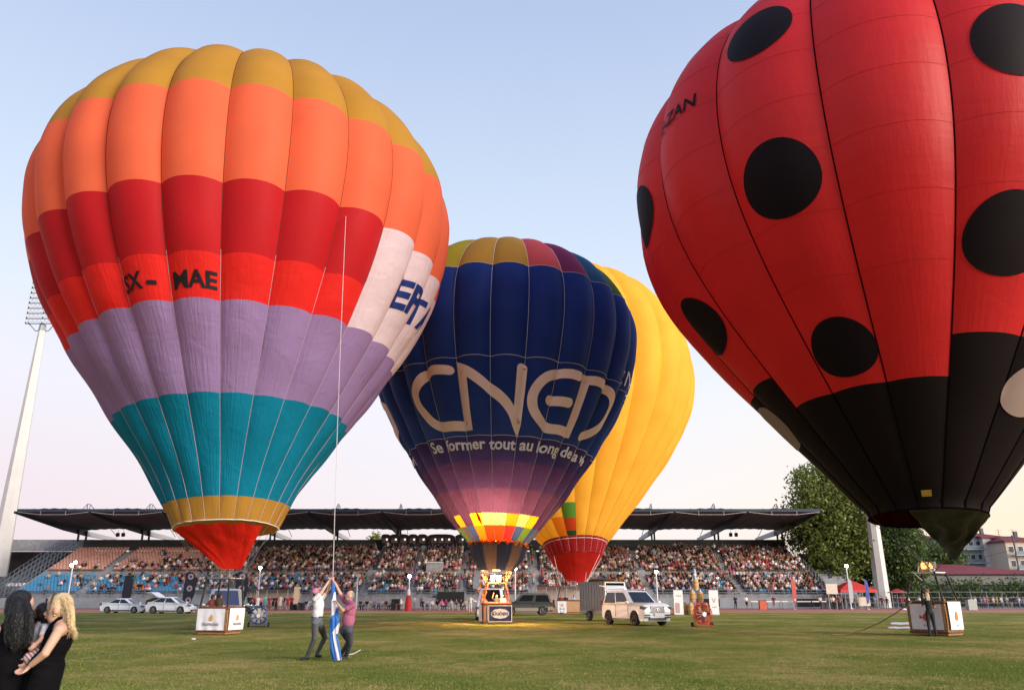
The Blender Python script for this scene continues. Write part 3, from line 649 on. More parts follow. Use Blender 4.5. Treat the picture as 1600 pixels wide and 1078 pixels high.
b_ = at(1245, 890, 150); t = thing('small_house', 'low building with pale red roof behind the big tree trunk', 'building', (b_.x, 150, 0)); g = G(); g.box((6, 3, 2.6), (12, 6, 5.2)); g.build('wall', cream, t); g = G(); g.add([(-.5, -.5, 5.2), (12.5, -.5, 5.2), (12.5, 6.5, 5.2), (-.5, 6.5, 5.2), (3, 3, 7.6), (9, 3, 7.6)], [(0, 1, 5, 4), (1, 2, 5), (2, 3, 4, 5), (3, 0, 4), (0, 3, 2, 1)]); g.build('roof', mat('pale red roof', (.33, .11, .09), .8), t)
# street lamps / aerials
q = at(1582, 836, 170); t = thing('utility_pole', 'dark pole with cables in front of the cream house', 'pole', (q.x, 170, 0)); g = G(); g.cyl((0, 0, 0), (0, 0, q.z), .22, .16, 8); g.box((0, 0, q.z - .2), (.5, .3, .4)); g.build('pole', concd, t); g = G(); g.tube([(0, 0, q.z * .8), (-6, 0, 9.5), (-14, 0, 6.5)], .05, 4); g.build('cable', black, t)
for px_, lab in ((1563, 'thin roof aerial above the white gable wall'), (1585, 'thin roof aerial above the cream house')):
    q = at(px_, 826, 196); t = thing('aerial', lab, 'aerial', (q.x, 197, 14)); g = G(); g.cyl((0, 0, 0), (0, 0, q.z - 14), .05, n=4)
    for k in range(3): g.cyl((-.8 + .1 * k, 0, q.z - 14.3 - .4 * k), (.8 - .1 * k, 0, q.z - 14.3 - .4 * k), .03, n=4)
    g.build('rod', dsteel, t)
# perimeter fence right of the stand with people behind it
fr_ = thing('crowd_fence', 'grey wire mesh fence along the track right of the grandstand', 'fence', (0, 117.4, 0)); g = G()
xs = at(1322, 945, 117.4).x
for k in range(20): g2_ = G(); g2_.cyl((xs + 2.2 * k, 0, 0), (xs + 2.2 * k, 0, 2.3), .05, n=5); g2_.build('post', railm, fr_)
for z_ in (.1, .8, 1.5, 2.25): g.cyl((xs, 0, z_), (xs + 42, 0, z_), .028, n=4)
for k in range(210): g.cyl((xs + .2 * k, 0, .1), (xs + .2 * k, 0, 2.25), .010, n=3)
g.build('mesh', railm, fr_)
hw_ = thing('hedge', 'dark hedge and bank behind the crowd at right', 'hedge', (0, 147, 0)); V, Fc, _ = leaves([(xs + 6 + 6 * k, 0, 2.2, 4.2, 1.5, 2.3) for k in range(8)], 16000, .22, 12); me = bpy.data.meshes.new('foliage'); me.from_pydata(V.tolist(), [], Fc.tolist()); me.materials.append(leafB); link('foliage', me, hw_)
g = G(); g.box((xs + 25, 2, 1.6), (60, .5, 3.2)); g.build('bank', concd, hw_)
for k in range(46):
    px_ = 1290 + k * 6.9 + rnd.uniform(-2, 2)
    if 1424 < px_ < 1512 and k % 3: continue
    Yp = rnd.uniform(118.2, 122); q = at(px_, 940, Yp); tp = rtop(); o = link('bystander', stand_me[k % 4], None, (q.x, Yp, 0)); s = rnd.uniform(.92, 1.06); o.scale = (s, s, s); o.rotation_euler = (0, 0, rnd.uniform(-.9, .9))
    hr = rnd.choice(hairs); bt = rnd.choice(bottoms); set_slots(o, [cmat('skin', rnd.choice(skins)), cmat('hair', hr), cmat('top', tops[tp]), cmat('bottom', bt)])
    seg = 'between stand and white mast' if px_ < 1370 else ('between white mast and ladybug basket' if px_ < 1440 else ('behind the ladybug basket' if px_ < 1512 else 'right of the ladybug basket'))
    tag(o, f'{HN[hr]} bystander, {tp} top, {BN[bt]} trousers, fence {seg}', 'person', 'people standing behind the right fence')
# people on the stand's right steps
for px_, py_, tp, lab in ((1252, 884, 'white', 'person in white shirt high on the steps at the right end of the stand'), (1266, 893, 'white', 'person in white top lower on the right end steps'), (1276, 905, 'black', 'person in black halfway down the right end steps')):
    Yp = 137 - (py_ - 884) * .35; q = at(px_, py_ + 9, Yp); o = link('spectator', stand_me[0], None, (q.x, Yp, q.z)); set_slots(o, [cmat('skin', skins[0]), cmat('hair', hairs[0]), cmat('top', tops[tp]), cmat('bottom', bottoms[0])]); tag(o, lab, 'person')
g = G(); 
ts_ = thing('stair_block', 'concrete stair flight beside the right end of the grandstand', 'stairs', (X1 + 2, 123, 0))
for k in range(20): g = G(); g.box((1.6, k * .85, (1.2 + k * .385) / 2), (3.4, .846, 1.2 + k * .385)); g.build('step', conc, ts_)
railing('handrail', [(3.2, 0, 1.2), (3.2, 16, 8.6)], 1.1, 1.2, ts_, railm, 2)
# ------------------------------------------------------------------ balloons
PRX = np.array([0, .1, .2, .3, .4, .5, .58, .66, .71, .78, .85, .91, .955, .985, 1.0])
PRY = np.array([.2, .33, .465, .6, .735, .862, .94, .99, 1.0, .975, .885, .745, .56, .34, 0.0])
PG = np.gradient(PRY, PRX); PG[-1] = -25
def pro(t, m, k1, k2):
    tt = max(t, 0) ** m; i = min(max(int(np.searchsorted(PRX, tt, side='right')) - 1, 0), len(PRX) - 2)
    h = PRX[i + 1] - PRX[i]; u = (tt - PRX[i]) / h; a, b = PG[i] * h, PG[i + 1] * h
    y = (2 * u**3 - 3 * u**2 + 1) * PRY[i] + (u**3 - 2 * u**2 + u) * a + (-2 * u**3 + 3 * u**2) * PRY[i + 1] + (u**3 - u**2) * b
    t = max(t, 0); return y * (1 + k1 * math.sin(math.pi * t) ** 2 * (1 - t) * 2 + k2 * math.sin(2 * math.pi * t) * .5)
class Env:
    """envelope: P(th, t, off) with th in degrees (0 faces the camera, + to the right), t from mouth 0 to crown 1"""
    def __init__(s, base, ax, Rr, L, prm, N, ph, lip, bulge, t0=-.035, lipk=1.1, fl=1.0):
        s.fl = fl
        s.base = Vector(base); s.ax = Vector(ax).normalized(); s.ex = Vector((1, 0, -s.ax.x / s.ax.z)).normalized(); s.ey = s.ax.cross(s.ex)
        if s.ey.y > 0: s.ey = -s.ey
        s.R = Rr; s.L = L; s.prm = prm; s.N = N; s.ph = ph; s.lip = lip; s.b = bulge; s.t0 = t0; s.k = lipk; s.rc = {}
    def r(s, t):
        k = round(t, 6)
        if k not in s.rc:
            q = pro(t, *s.prm) + s.lip * math.exp(-max(t, 0) / .045)
            if t < 0: q += s.k * t
            s.rc[k] = q * s.R
        return s.rc[k]
    def P(s, th, t, off=0.0):
        g = 360 / s.N; u = ((th - s.ph) % g) / g * 2 - 1
        amp = s.b * (.30 + .70 * min(1, max(0, (t + .02) / .45)))
        amp *= (1 if t < .9 else max(.15, 1 - (t - .9) * 8))
        r = s.r(t) * (1 + amp * (.35 - (abs(u) ** 2.2)))
        # each gore sags a little between its horizontal tapes, and flutters near the mouth
        r += .05 * s.fl * (1 - u * u) * math.sin(t * 47 + (math.floor((th - s.ph) / g) % s.N) * 1.3) * (1 if t < .35 else .35)
        a = R(th); r += off
        return s.base + s.ax * (t * s.L) + s.ey * (math.cos(a) * r) + s.ex * (math.sin(a) * r)
    def panel(s, name, gi, ta, tb, m, parent, org, nu=12, dt=.012):
        g = 360 / s.N; a0 = s.ph + gi * g; nv = max(2, int(abs(tb - ta) / dt) + 1)
        vs = []; uv = []
        for j in range(nv + 1):
            t = ta + (tb - ta) * j / nv
            for i in range(nu + 1):
                vs.append(s.P(a0 + g * (i / nu) * .99999 + 1e-6, t) - org); uv.append((gi * 1.7 + i / nu, t * 3))
        b = nu + 1; fs = [(j * b + i, j * b + i + 1, (j + 1) * b + i + 1, (j + 1) * b + i) for j in range(nv) for i in range(nu)]
        me = bpy.data.meshes.new(name); me.from_pydata([tuple(v) for v in vs], [], fs); me.materials.append(m)
        me.polygons.foreach_set('use_smooth', [True] * len(fs))
        ul = me.uv_layers.new(name='UVMap'); ul.data.foreach_set('uv', [c for f in fs for k in f for c in uv[k]])
        me.update(); return link(name, me, parent)
    def tape(s, th, ta, tb, r, m, parent, org, name='load_tape', n=70):
        g = G(); g.tube([s.P(th, ta + (tb - ta) * i / n, .012) - org for i in range(n + 1)], r, 4); return g.build(name, m, parent)
    def ring(s, t, r, m, parent, org, name='horizontal_tape', a=0, b=360, n=8):
        g = G(); k = int((b - a) / 360 * s.N * n); g.tube([s.P(a + (b - a) * i / k, t, .02) - org for i in range(k + (0 if b - a >= 360 else 1))], r, 4, closed=b - a >= 360); return g.build(name, m, parent)
    def decal(s, me, fn, m, parent, org, name, off=.035, step=None):
        """lay a flat mesh on the envelope; fn maps its (x, y) to (th, t); it is first cut into small cells"""
        bm = bmesh.new(); bm.from_mesh(me)
        if step:
            xs = [v.co.x for v in bm.verts]; ys = [v.co.y for v in bm.verts]
            for ax_, lo_, hi_ in ((0, min(xs), max(xs)), (1, min(ys), max(ys))):
                k = lo_ + step
                while k < hi_:
                    co = Vector((k if ax_ == 0 else 0, k if ax_ == 1 else 0, 0)); no = Vector((1 if ax_ == 0 else 0, 1 if ax_ == 1 else 0, 0))
                    bmesh.ops.bisect_plane(bm, geom=bm.verts[:] + bm.edges[:] + bm.faces[:], plane_co=co, plane_no=no); k += step
        for v in bm.verts:
            th, t = fn(v.co.x, v.co.y); v.co = s.P(th, t, off) - org
        me2 = bpy.data.meshes.new(name); bm.to_mesh(me2); bm.free(); me2.materials.clear(); me2.materials.append(m)
        # colour faces outwards on both sides of the fabric alike; smooth for the curve
        me2.polygons.foreach_set('use_smooth', [True] * len(me2.polygons)); me2.update(); return link(name, me2, parent)
    def spot(s, th0, t0, rad, m, parent, org, name='spot', rt=None):
        """round patch: radius in metres along the cloth"""
        vs = [(0, 0, 0)]; fs = []; n = 48; K = 9
        for j in range(1, K + 1):
            for i in range(n): a = 2 * math.pi * i / n; vs.append((rad * j / K * math.cos(a), rad * j / K * math.sin(a), 0))
        fs = [(0, 1 + i, 1 + (i + 1) % n) for i in range(n)]
        for j in range(K - 1): a = 1 + j * n; b = a + n; fs += [(a + i, b + i, b + (i + 1) % n, a + (i + 1) % n) for i in range(n)]
        me = bpy.data.meshes.new('tmp'); me.from_pydata(vs, [], fs)
        dr = (s.r(t0 + .01) - s.r(t0 - .01)) / (.02 * s.L); q = math.sqrt(1 + dr * dr)
        return s.decal(me, lambda x, y: (th0 + math.degrees(x / s.r(t0 + y / s.L / q)), t0 + y / s.L / q), m, parent, org, name)
def ribbon(path, wid, closed=False, sub=.12, rnd_ends=True):
    """flat stroke of constant width along a smoothed path in metres; corners given as ('c', x, y) stay sharp"""
    segs = []; cur = []
    for p in path:
        if p[0] == 'c': cur.append(p[1:]); segs.append(cur); cur = [p[1:]]
        else: cur.append(p)
    segs.append(cur); pts = []; 
    for sgm in segs:
        P = [Vector(p) for p in sgm]; o = []
        for i in range(len(P) - 1):
            p0 = P[max(i - 1, 0)]; p1 = P[i]; p2 = P[i + 1]; p3 = P[min(i + 2, len(P) - 1)]; k = max(1, int((p2 - p1).length / sub))
            for j in range(k): u = j / k; o.append(.5 * ((2 * p1) + (p2 - p0) * u + (2 * p0 - 5 * p1 + 4 * p2 - p3) * u * u + (3 * p1 - p0 - 3 * p2 + p3) * u ** 3))
        pts += o
    pts.append(Vector(segs[-1][-1])); n = len(pts); L_, R_ = [], []
    for i, p in enumerate(pts):
        a = (pts[i] - pts[i - 1]).normalized() if i else (pts[1] - pts[0]).normalized(); b = (pts[i + 1] - pts[i]).normalized() if i < n - 1 else a
        t = (a + b); t = t.normalized() if t.length > 1e-4 else a
        nn = Vector((-t.y, t.x)); c = max(.42, nn.dot(Vector((-a.y, a.x)))); L_.append(p + nn * wid / 2 / c); R_.append(p - nn * wid / 2 / c)
    vs = []; K = 5
    for l, r in zip(L_, R_): vs += [(*(l + (r - l) * j / (K - 1)), 0) for j in range(K)]
    fs = [(i * K + j, i * K + j + 1, (i + 1) * K + j + 1, (i + 1) * K + j) for i in range(n - 1) for j in range(K - 1)]
    for i, s_ in ((0, -1), (n - 1, 1)):
        a = (pts[1] - pts[0]).normalized() if i == 0 else (pts[-1] - pts[-2]).normalized(); a = a * s_; p = pts[i]; nn = Vector((-a.y, a.x)); c0 = len(vs)
        vs.append((*p, 0)); vs += [(*(p + (nn * math.cos(math.pi * q / 8) + a * math.sin(math.pi * q / 8)) * wid / 2), 0) for q in range(9)]; fs += [(c0, c0 + q + 2, c0 + q + 1) for q in range(8)]
    me = bpy.data.meshes.new('tmp'); me.from_pydata(vs, [], fs); return me
def flame(parent, c, h, r, m, name='flame', n=2, seed=1):
    rr = random.Random(seed); g = G()
    for k in range(n):
        o = Vector((rr.uniform(-.5, .5) * r, rr.uniform(-.5, .5) * r, 0)); P = []
        for j in range(9):
            u = j / 8; rad = r * (math.sin(math.pi * min(1, u * .9 + .18)) ** .8) * (1 - u) ** .35 if u < 1 else .002
            P.append([Vector(c) + o + Vector((math.cos(a * math.pi / 6) * rad + .12 * r * math.sin(5 * u + k), math.sin(a * math.pi / 6) * rad, h * u * (1 - .25 * k))) for a in range(12)])
        g.grid(P, wrap=True)
    return g.build(name, m, parent, 60)
def basket(label, group, loc, rz, W, D, Hh, zf, fw, banners, wk=wick, people_rim=True, sleeves=suede, framem=steel, flm=None, lean=(0, 0)):
    """wicker basket: four woven sides, floor, padded rim, runners, sleeved uprights, burner frame with burners"""
    t = thing('balloon_basket', label, 'balloon basket', loc, rz, group); rr = random.Random(int(W * 100))
    def side(a, b, nm):
        g = G(); a = Vector(a); b = Vector(b); L_ = (b - a).length; n_ = Vector((0, 0, 1)).cross((b - a).normalized()); k = int(L_ / .10)
        rows_ = 22; P = []
        for j in range(rows_ + 1):
            z = .08 + (Hh - .10) * j / rows_; P.append([a + (b - a) * i / (k * 2) + Vector((0, 0, z)) - n_ * (.012 * (1 if (i // 1 + j) % 2 else -1) + .03 * math.sin(math.pi * j / rows_)) for i in range(k * 2 + 1)])
        g.grid(P); g.grid([[p + n_ * .04 for p in r] for r in P], flip=True); return g.build(nm, wk, t)
    hw, hd = W / 2, D / 2; cs = [(-hw, -hd, 0), (hw, -hd, 0), (hw, hd, 0), (-hw, hd, 0)]
    for i in range(4): side(cs[i], cs[(i + 1) % 4], 'woven_side')
    g = G(); g.box((0, 0, .06), (W - .04, D - .04, .05)); g.build('floor', wk, t)
    for x in (-.6, 0, .6): g = G(); g.box((x * hw, 0, .015), (.09, D, .03)); g.build('runner', leather, t)
    g = G(); g.tube([Vector(c) + Vector((0, 0, Hh)) for c in ((-hw, -hd, 0), (0, -hd - .02, .015), (hw, -hd, 0), (hw + .02, 0, .01), (hw, hd, 0), (0, hd + .02, .015), (-hw, hd, 0), (-hw - .02, 0, .01))], .055, 8, closed=True); g.build('padded_rim', leather, t, 50)
    g = G(); g.tube([Vector(c) + Vector((0, 0, .15)) for c in ((-hw - .01, -hd - .01, 0), (hw + .01, -hd - .01, 0), (hw + .01, hd + .01, 0), (-hw - .01, hd + .01, 0))], .045, 6, closed=True); g.build('leather_kick_band', leather, t)
    fx, fy = fw / 2, fw / 2 * min(1, D / W * 1.1); fc = [(-fx, -fy), (fx, -fy), (fx, fy), (-fx, fy)]
    L0 = Vector((lean[0], lean[1], 0))
    for c, f in zip(cs, fc):
        g = G(); g.tube([Vector(c) + Vector((0, 0, Hh - .02)), Vector((f[0], f[1], zf)) + L0], .042, 7); g.build('upright', sleeves, t, 40)
    g = G(); g.tube([Vector((f[0], f[1], zf)) + L0 for f in fc], .028, 6, closed=True); g.tube([Vector((-fx, 0, zf)) + L0, Vector((fx, 0, zf)) + L0], .025, 6); g.build('burner_frame', framem, t)
    for s in (-1, 1):
        bc = L0 + Vector((s * .20, 0, zf + .03)); g = G(); g.cyl(bc, bc + Vector((0, 0, .14)), .13, .15, 12); 
        for j in range(4): g.tube([bc + Vector((math.cos(a * math.pi / 6) * .165, math.sin(a * math.pi / 6) * .165, .20 + .07 * j)) for a in range(12)], .018, 5, closed=True)
        for a in range(4): g.cyl(bc + Vector((math.cos(a * 1.57 + .5) * .165, math.sin(a * 1.57 + .5) * .165, .12)), bc + Vector((math.cos(a * 1.57 + .5) * .165, math.sin(a * 1.57 + .5) * .165, .44)), .012, n=4)
        g.build('burner', steel, t, 40)
    for s in (-1, 1):       # gas cylinders standing inside
        g = G(); g.lathe([(.0, .08), (.16, .1), (.16, .75), (.10, .88), (.03, .92), (0, .93)], (s * (hw - .24), hd - .24, 0), 'Z', 12); g.build('gas_cylinder', steel, t, 40)
    # banners on the sides
    for spec in banners: spec(t, hw, hd, Hh)
    return t
def cloth(t, a, b, z0, z1, m, off=.07, name='banner', sag=.03):
    """hanging sheet from a to b on the side, slightly rippled; returns object and a frame for prints"""
    a = Vector(a); b = Vector(b); n_ = Vector((0, 0, 1)).cross((b - a).normalized()); g = G(); P = []
    for j in range(9):
        z = z0 + (z1 - z0) * j / 8; P.append([a + (b - a) * i / 20 + Vector((0, 0, z)) - n_ * (off + .018 * math.sin(i * .9 + j * .25) * (1 - j / 9)) for i in range(21)])
    g.grid(P); g.grid([[p + n_ * .008 for p in r] for r in P], flip=True); o = g.build(name, m, t, 60); return o
def cables(parent, org, pts_a, pts_b, r=.018, m=None, name='cable'):
    for a, b in zip(pts_a, pts_b): g = G(); g.tube([Vector(a) - org, Vector(b) - org], r, 4); g.build(name, m or wt, parent)
def frame_corners(loc, rz, W, D, fw, zf, lean=(0, 0)):
    fx, fy = fw / 2, fw / 2 * min(1, D / W * 1.1); M_ = Matrix.Rotation(rz, 3, 'Z'); return [Vector(loc) + M_ @ Vector((x + lean[0], y + lean[1], zf)) for x, y in ((-fx, -fy), (fx, -fy), (fx, fy), (-fx, fy))]

flm = mat('burner flame', (1, .5, .15), 1, var=0, emit=(1, .34, .05), es=5)
flc = mat('burner flame core', (1, .8, .5), 1, var=0, emit=(1, .62, .28), es=9)

# --- A: striped balloon
EA = Env((-12.96, 37, 5.29), (-.0509, .095, 1), 10.3, 22.3803, (.8672, .0148, .0456), 24, -3.5, .055, .054, -.035, 1.05)
oa = EA.base; ta = thing('hot_air_balloon', 'gold, orange, red, lavender and teal banded hot air balloon over a red scoop', 'hot air balloon', oa)
fa = dict(gold=fabric('gold nylon', (.55, .30, .045), .45, wr=.35), orange=fabric('fluorescent orange nylon', (1.0, .20, .095), .5, wr=.35), dred=fabric('crimson nylon', (.56, .018, .026), .4, wr=.4), red=fabric('scarlet nylon', (.86, .030, .026), .4, wr=1.4),
          lav=fabric('lavender nylon', (.36, .25, .52), .42, wr=1.8), teal=fabric('teal nylon', (.006, .24, .40), .42, wr=1.8), ochre=fabric('ochre nylon', (.52, .27, .05), .4, wr=.8), lilac=fabric('pale lilac nylon', (.90, .76, .86), .45, wr=2.4))
bands = [(-.035, .006, 'ochre'), (.006, .174, 'teal'), (.174, .318, 'lav'), (.318, .39, 'red'), (.39, .511, 'dred'), (.511, .708, 'orange'), (.708, .992, 'gold')]
for gi in range(24):
    for a, b, c in bands:
        if gi in (4, 5, 6, 7, 8) and c in ('red', 'dred'): c = 'lilac'
        EA.panel('panel', gi, a, b, fa[c], ta, oa)
    th = EA.ph + gi * 15
    EA.tape(th, .40, .985, .012, mat('dark seam', (.07, .03, .02), .8, var=0), ta, oa, 'seam', 50); EA.tape(th, -.035, .40, .010, mat('thin seam tape', (.48, .38, .44), .8, var=0), ta, oa, n=40)
g = G(); P = [[EA.P(360 * i / 48, .992 + .008 * j / 3 * .999) - oa for i in range(48)] for j in range(4)]; g.grid(P, wrap=True); g.build('crown_patch', fa['gold'], ta)
EA.ring(-.035, .022, wt, ta, oa, 'mouth_rope'); 
blackf = fabric('black nylon lettering', (.015, .015, .018), .05); navyf = fabric('navy nylon lettering', (.012, .030, .16), .1)
def lay(E, words, size, th0, t0, m, parent, org, name, bold=.02, tilt=0, sx=1, shear=0, step=.14):
    me = text_mesh(words, size, 0, bold, 'CENTER', shear); dr = (E.r(t0 + .01) - E.r(t0 - .01)) / (.02 * E.L); q = math.sqrt(1 + dr * dr); rr = E.r(t0); ct, s_ = math.cos(R(tilt)), math.sin(R(tilt))
    return E.decal(me, lambda x, y: (th0 + math.degrees((x * ct * sx - y * s_) / rr), t0 + (x * sx * s_ + y * ct) / E.L / q), m, parent, org, name, .04, step)
lay(EA, 'SX', .98, -14.5, .3485, blackf, ta, oa, 'lettering', .03, sx=.86)
lay(EA, '-', 1.3, -8.0, .3485, blackf, ta, oa, 'lettering', .03)
lay(EA, 'MAE', .98, 4.3, .345, blackf, ta, oa, 'lettering', .03, sx=.92)
lay(EA, 'EPTA', 2.0, 84.5, .417, navyf, ta, oa, 'lettering', .075, sx=1.03, tilt=3)
# red triangular scoop under the front of the mouth
sc = fabric('red scoop nylon', (.70, .022, .012), .35, wr=1.2)
def scoop(E, org, parent, th0, th1, tt, tip_a, tip_b, m, name='scoop', nu=36, nv=26, sag=.28, drop=.12, wr=.05):
    P = []
    for j in range(nv + 1):
        v = j / nv; row = []
        for i in range(nu + 1):
            u = i / nu; top = E.P(th0 + (th1 - th0) * u, tt) - E.ax * (drop * (1 + .6 * abs(math.sin(u * math.pi * 5)))); bot = Vector(tip_a) + (Vector(tip_b) - Vector(tip_a)) * u
            p = top.lerp(bot, v); p += Vector((0, 1, 0)) * (sag * math.sin(math.pi * v) * math.sin(math.pi * u)) + Vector((0, 1, 0)) * (wr * math.sin(u * 17 + v * 6 + 2 * math.sin(v * 9)) * math.sin(math.pi * min(1, v * 1.2)) * (1 - v * .6)); row.append(p - org)
        P.append(row)
    g = G(); g.grid(P, flip=True); o = g.build(name, m, parent, 80); uvl = o.data.uv_layers.new(name='UVMap'); 
    for lp_ in o.data.loops: k = lp_.vertex_index; uvl.data[lp_.index].uv = ((k % (nu + 1)) / nu * 6, (k // (nu + 1)) / nv * .5)
    return o
scoop(EA, oa, ta, -60, 62, -.035, at(347, 889, 36.6), at(377, 889, 36.8), sc)
A_loc = ground(331, 992) + Vector((0, .9, 0)); A_loc.z = 0
# --- B: navy balloon, lit by its burner
EB = Env((-.9, 52, 4.86), (.0238, .0784, 1), 9.24, 20.1232, (.8364, -.0197, .0373), 24, -4.5, .0, .055, -.006, .5)
ob = EB.base; tb_ = thing('hot_air_balloon', 'navy blue hot air balloon with big pale rounded logo, lit orange by its burner', 'hot air balloon', ob)
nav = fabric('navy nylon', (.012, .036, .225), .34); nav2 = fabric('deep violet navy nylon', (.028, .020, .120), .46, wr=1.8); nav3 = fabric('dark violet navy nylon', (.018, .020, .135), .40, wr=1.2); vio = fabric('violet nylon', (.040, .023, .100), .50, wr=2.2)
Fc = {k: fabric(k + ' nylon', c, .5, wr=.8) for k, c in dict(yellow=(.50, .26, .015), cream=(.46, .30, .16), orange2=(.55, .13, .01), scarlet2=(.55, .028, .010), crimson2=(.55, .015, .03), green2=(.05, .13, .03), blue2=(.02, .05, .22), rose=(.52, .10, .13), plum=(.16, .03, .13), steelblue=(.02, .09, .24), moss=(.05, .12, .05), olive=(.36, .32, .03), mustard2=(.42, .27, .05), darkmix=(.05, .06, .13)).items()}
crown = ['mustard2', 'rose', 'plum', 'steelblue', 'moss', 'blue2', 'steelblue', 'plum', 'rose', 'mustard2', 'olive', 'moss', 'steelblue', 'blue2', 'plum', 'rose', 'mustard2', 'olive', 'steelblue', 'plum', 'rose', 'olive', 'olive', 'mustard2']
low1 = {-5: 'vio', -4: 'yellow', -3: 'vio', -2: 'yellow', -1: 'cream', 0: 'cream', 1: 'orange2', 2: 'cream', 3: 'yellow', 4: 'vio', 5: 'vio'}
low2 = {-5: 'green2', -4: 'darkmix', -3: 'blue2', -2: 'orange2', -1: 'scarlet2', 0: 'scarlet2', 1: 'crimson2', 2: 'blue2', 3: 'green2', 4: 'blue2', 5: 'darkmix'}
for gi in range(24):
    k = gi if gi < 12 else gi - 24
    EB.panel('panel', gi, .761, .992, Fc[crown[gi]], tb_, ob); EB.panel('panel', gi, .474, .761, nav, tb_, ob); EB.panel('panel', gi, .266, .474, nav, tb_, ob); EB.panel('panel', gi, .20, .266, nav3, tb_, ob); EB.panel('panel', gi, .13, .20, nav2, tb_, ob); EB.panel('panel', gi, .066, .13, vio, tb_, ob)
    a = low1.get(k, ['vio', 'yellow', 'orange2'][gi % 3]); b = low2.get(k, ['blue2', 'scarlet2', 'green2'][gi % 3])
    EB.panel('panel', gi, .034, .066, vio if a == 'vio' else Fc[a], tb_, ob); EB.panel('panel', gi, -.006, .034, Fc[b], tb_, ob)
    EB.tape(EB.ph + 15 * gi, -.006, .985, .014, wt, tb_, ob)
g = G(); P = [[EB.P(360 * i / 48, .992 + .008 * j / 3 * .999) - ob for i in range(48)] for j in range(4)]; g.grid(P, wrap=True); g.build('crown_patch', Fc['rose'], tb_)
for t_ in (.761, .474, .266): EB.ring(t_, .016, wt, tb_, ob)
# the logo, three times round
LK = 7.45; L0_ = .368
def th2x(q): return (math.radians(q[0]) * LK, (q[1] - L0_) * EB.L * 1.15)
c1 = [(-22.75, .4396), (-26.75, .4425), (-31.0, .4445), (-35.5, .4367), (-39.75, .4165), (-42.75, .3931), (-43.25, .3648), (-41.25, .3375), (-37.75, .3099), (-32.5, .2955), (-25.0, .2930), ('c', -16.9, .2920), (-16.9, .340), (-16.9, .39), ('c', -16.9, .4400), (-12.6, .4240), (-5.25, .3900), (1.75, .3560), (6.3, .3250), ('c', 9.3, .2920), (9.3, .35), (9.3, .40), (9.3, .4430)]
c2 = [(36.0, .4440), (30.5, .4440), (25.5, .4400), (20.0, .4223), (16.5, .396), (15.25, .3678), (16.5, .3406), (20.25, .3161), (26.75, .2960), (33.5, .2950), ('c', 40.8, .2945), (40.8, .3488), (40.8, .3978), ('c', 40.8, .4430), (47, .4460), (55.0, .4440), (61.0, .4295), (64.75, .3985), (64.2, .3512), (58.5, .3140), (51.5, .2955)]
c3 = [(24.2, .3680), (29.3, .3680), (34.2, .3680)]
def tx(c): return [(('c',) + th2x(q[1:])) if q[0] == 'c' else th2x(q) for q in c]
logom = fabric('pale peach nylon print', (.98, .70, .64), .04, wr=.5); textm = fabric('white nylon print', (.92, .86, .94), .04, wr=.6)
for rot in (0, -146):
    for c in (c1, c2, c3):
        me = ribbon(tx(c), .60); EB.decal(me, lambda x, y: (math.degrees(x / LK) + rot, L0_ + y / (EB.L * 1.15)), logom, tb_, ob, 'logo_stroke', .05)
    me = text_mesh('Se former tout au long de la vie', .98, 0, .025); dr = (EB.r(.25) - EB.r(.23)) / (.02 * EB.L); q_ = math.sqrt(1 + dr * dr); xs_ = [v.co.x for v in me.vertices]; sc_ = math.radians(117) / (max(xs_) - min(xs_)); xm = (max(xs_) + min(xs_)) / 2
    EB.decal(me, lambda x, y: (13.3 + rot + math.degrees((x - xm) * sc_), .2425 + y / EB.L / q_), textm, tb_, ob, 'lettering', .045, .14)
lay(EB, 'CNED', 1.5, 79, .51, textm, tb_, ob, 'lettering', -.015, tilt=0)
# small red crew cloth hung inside the lower gores
g = G(); P = [EB.P(-24.5, .075, .05), EB.P(-21.0, .055, .05), EB.P(-21.0, .035, .05), EB.P(-24.5, .05, .05)]; g.slab([p - ob for p in P], .02); g.build('red_patch', Fc['scarlet2'], tb_)
# skirt hanging from the mouth
sk = fabric('dark navy skirt cloth', (.012, .018, .045), .16, wr=1.0); sk2 = fabric('brownish skirt cloth', (.045, .036, .040), .25, wr=1.0)
Bc = at(775.5, 893, 51.5)
P = []
for j in range(19):
    v = j / 18; row = []
    for i in range(96):
        th = 360 * i / 96; top = EB.P(th, -.006) - EB.ax * .05; bot = Vector((Bc.x, 51.5, Bc.z)) + EB.ey * (math.cos(R(th)) * 1.02) + EB.ex * (math.sin(R(th)) * 1.02)
        p = top.lerp(bot, v); rad = (p - (top.lerp(bot, v) - (EB.ey * math.cos(R(th)) + EB.ex * math.sin(R(th))))); p += rad * (.05 * math.sin(th * .21 + v * 2) * v * (1.2 - v) + .16 * math.sin(math.pi * v)); row.append(p - ob)
    P.append(row)
for a in range(12):
    g = G(); g.grid([[r[(a * 8 + i) % 96] for i in range(9)] for r in P], flip=True); o = g.build('skirt_panel', sk2 if a in (1, 4, 7, 11) else sk, tb_, 80); ul = o.data.uv_layers.new(name='UVMap')
    for l_ in o.data.loops: ul.data[l_.index].uv = ((l_.vertex_index % 9) / 3 + a, (l_.vertex_index // 9) / 30)
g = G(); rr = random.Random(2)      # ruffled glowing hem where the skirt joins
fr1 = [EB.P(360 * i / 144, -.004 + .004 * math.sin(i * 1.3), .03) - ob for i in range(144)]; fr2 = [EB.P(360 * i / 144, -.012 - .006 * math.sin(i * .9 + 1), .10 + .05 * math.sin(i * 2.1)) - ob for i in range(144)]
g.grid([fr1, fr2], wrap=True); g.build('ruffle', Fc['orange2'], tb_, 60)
B_loc = ground(774, 975) + Vector((0, .7, 0)); B_loc.z = 0
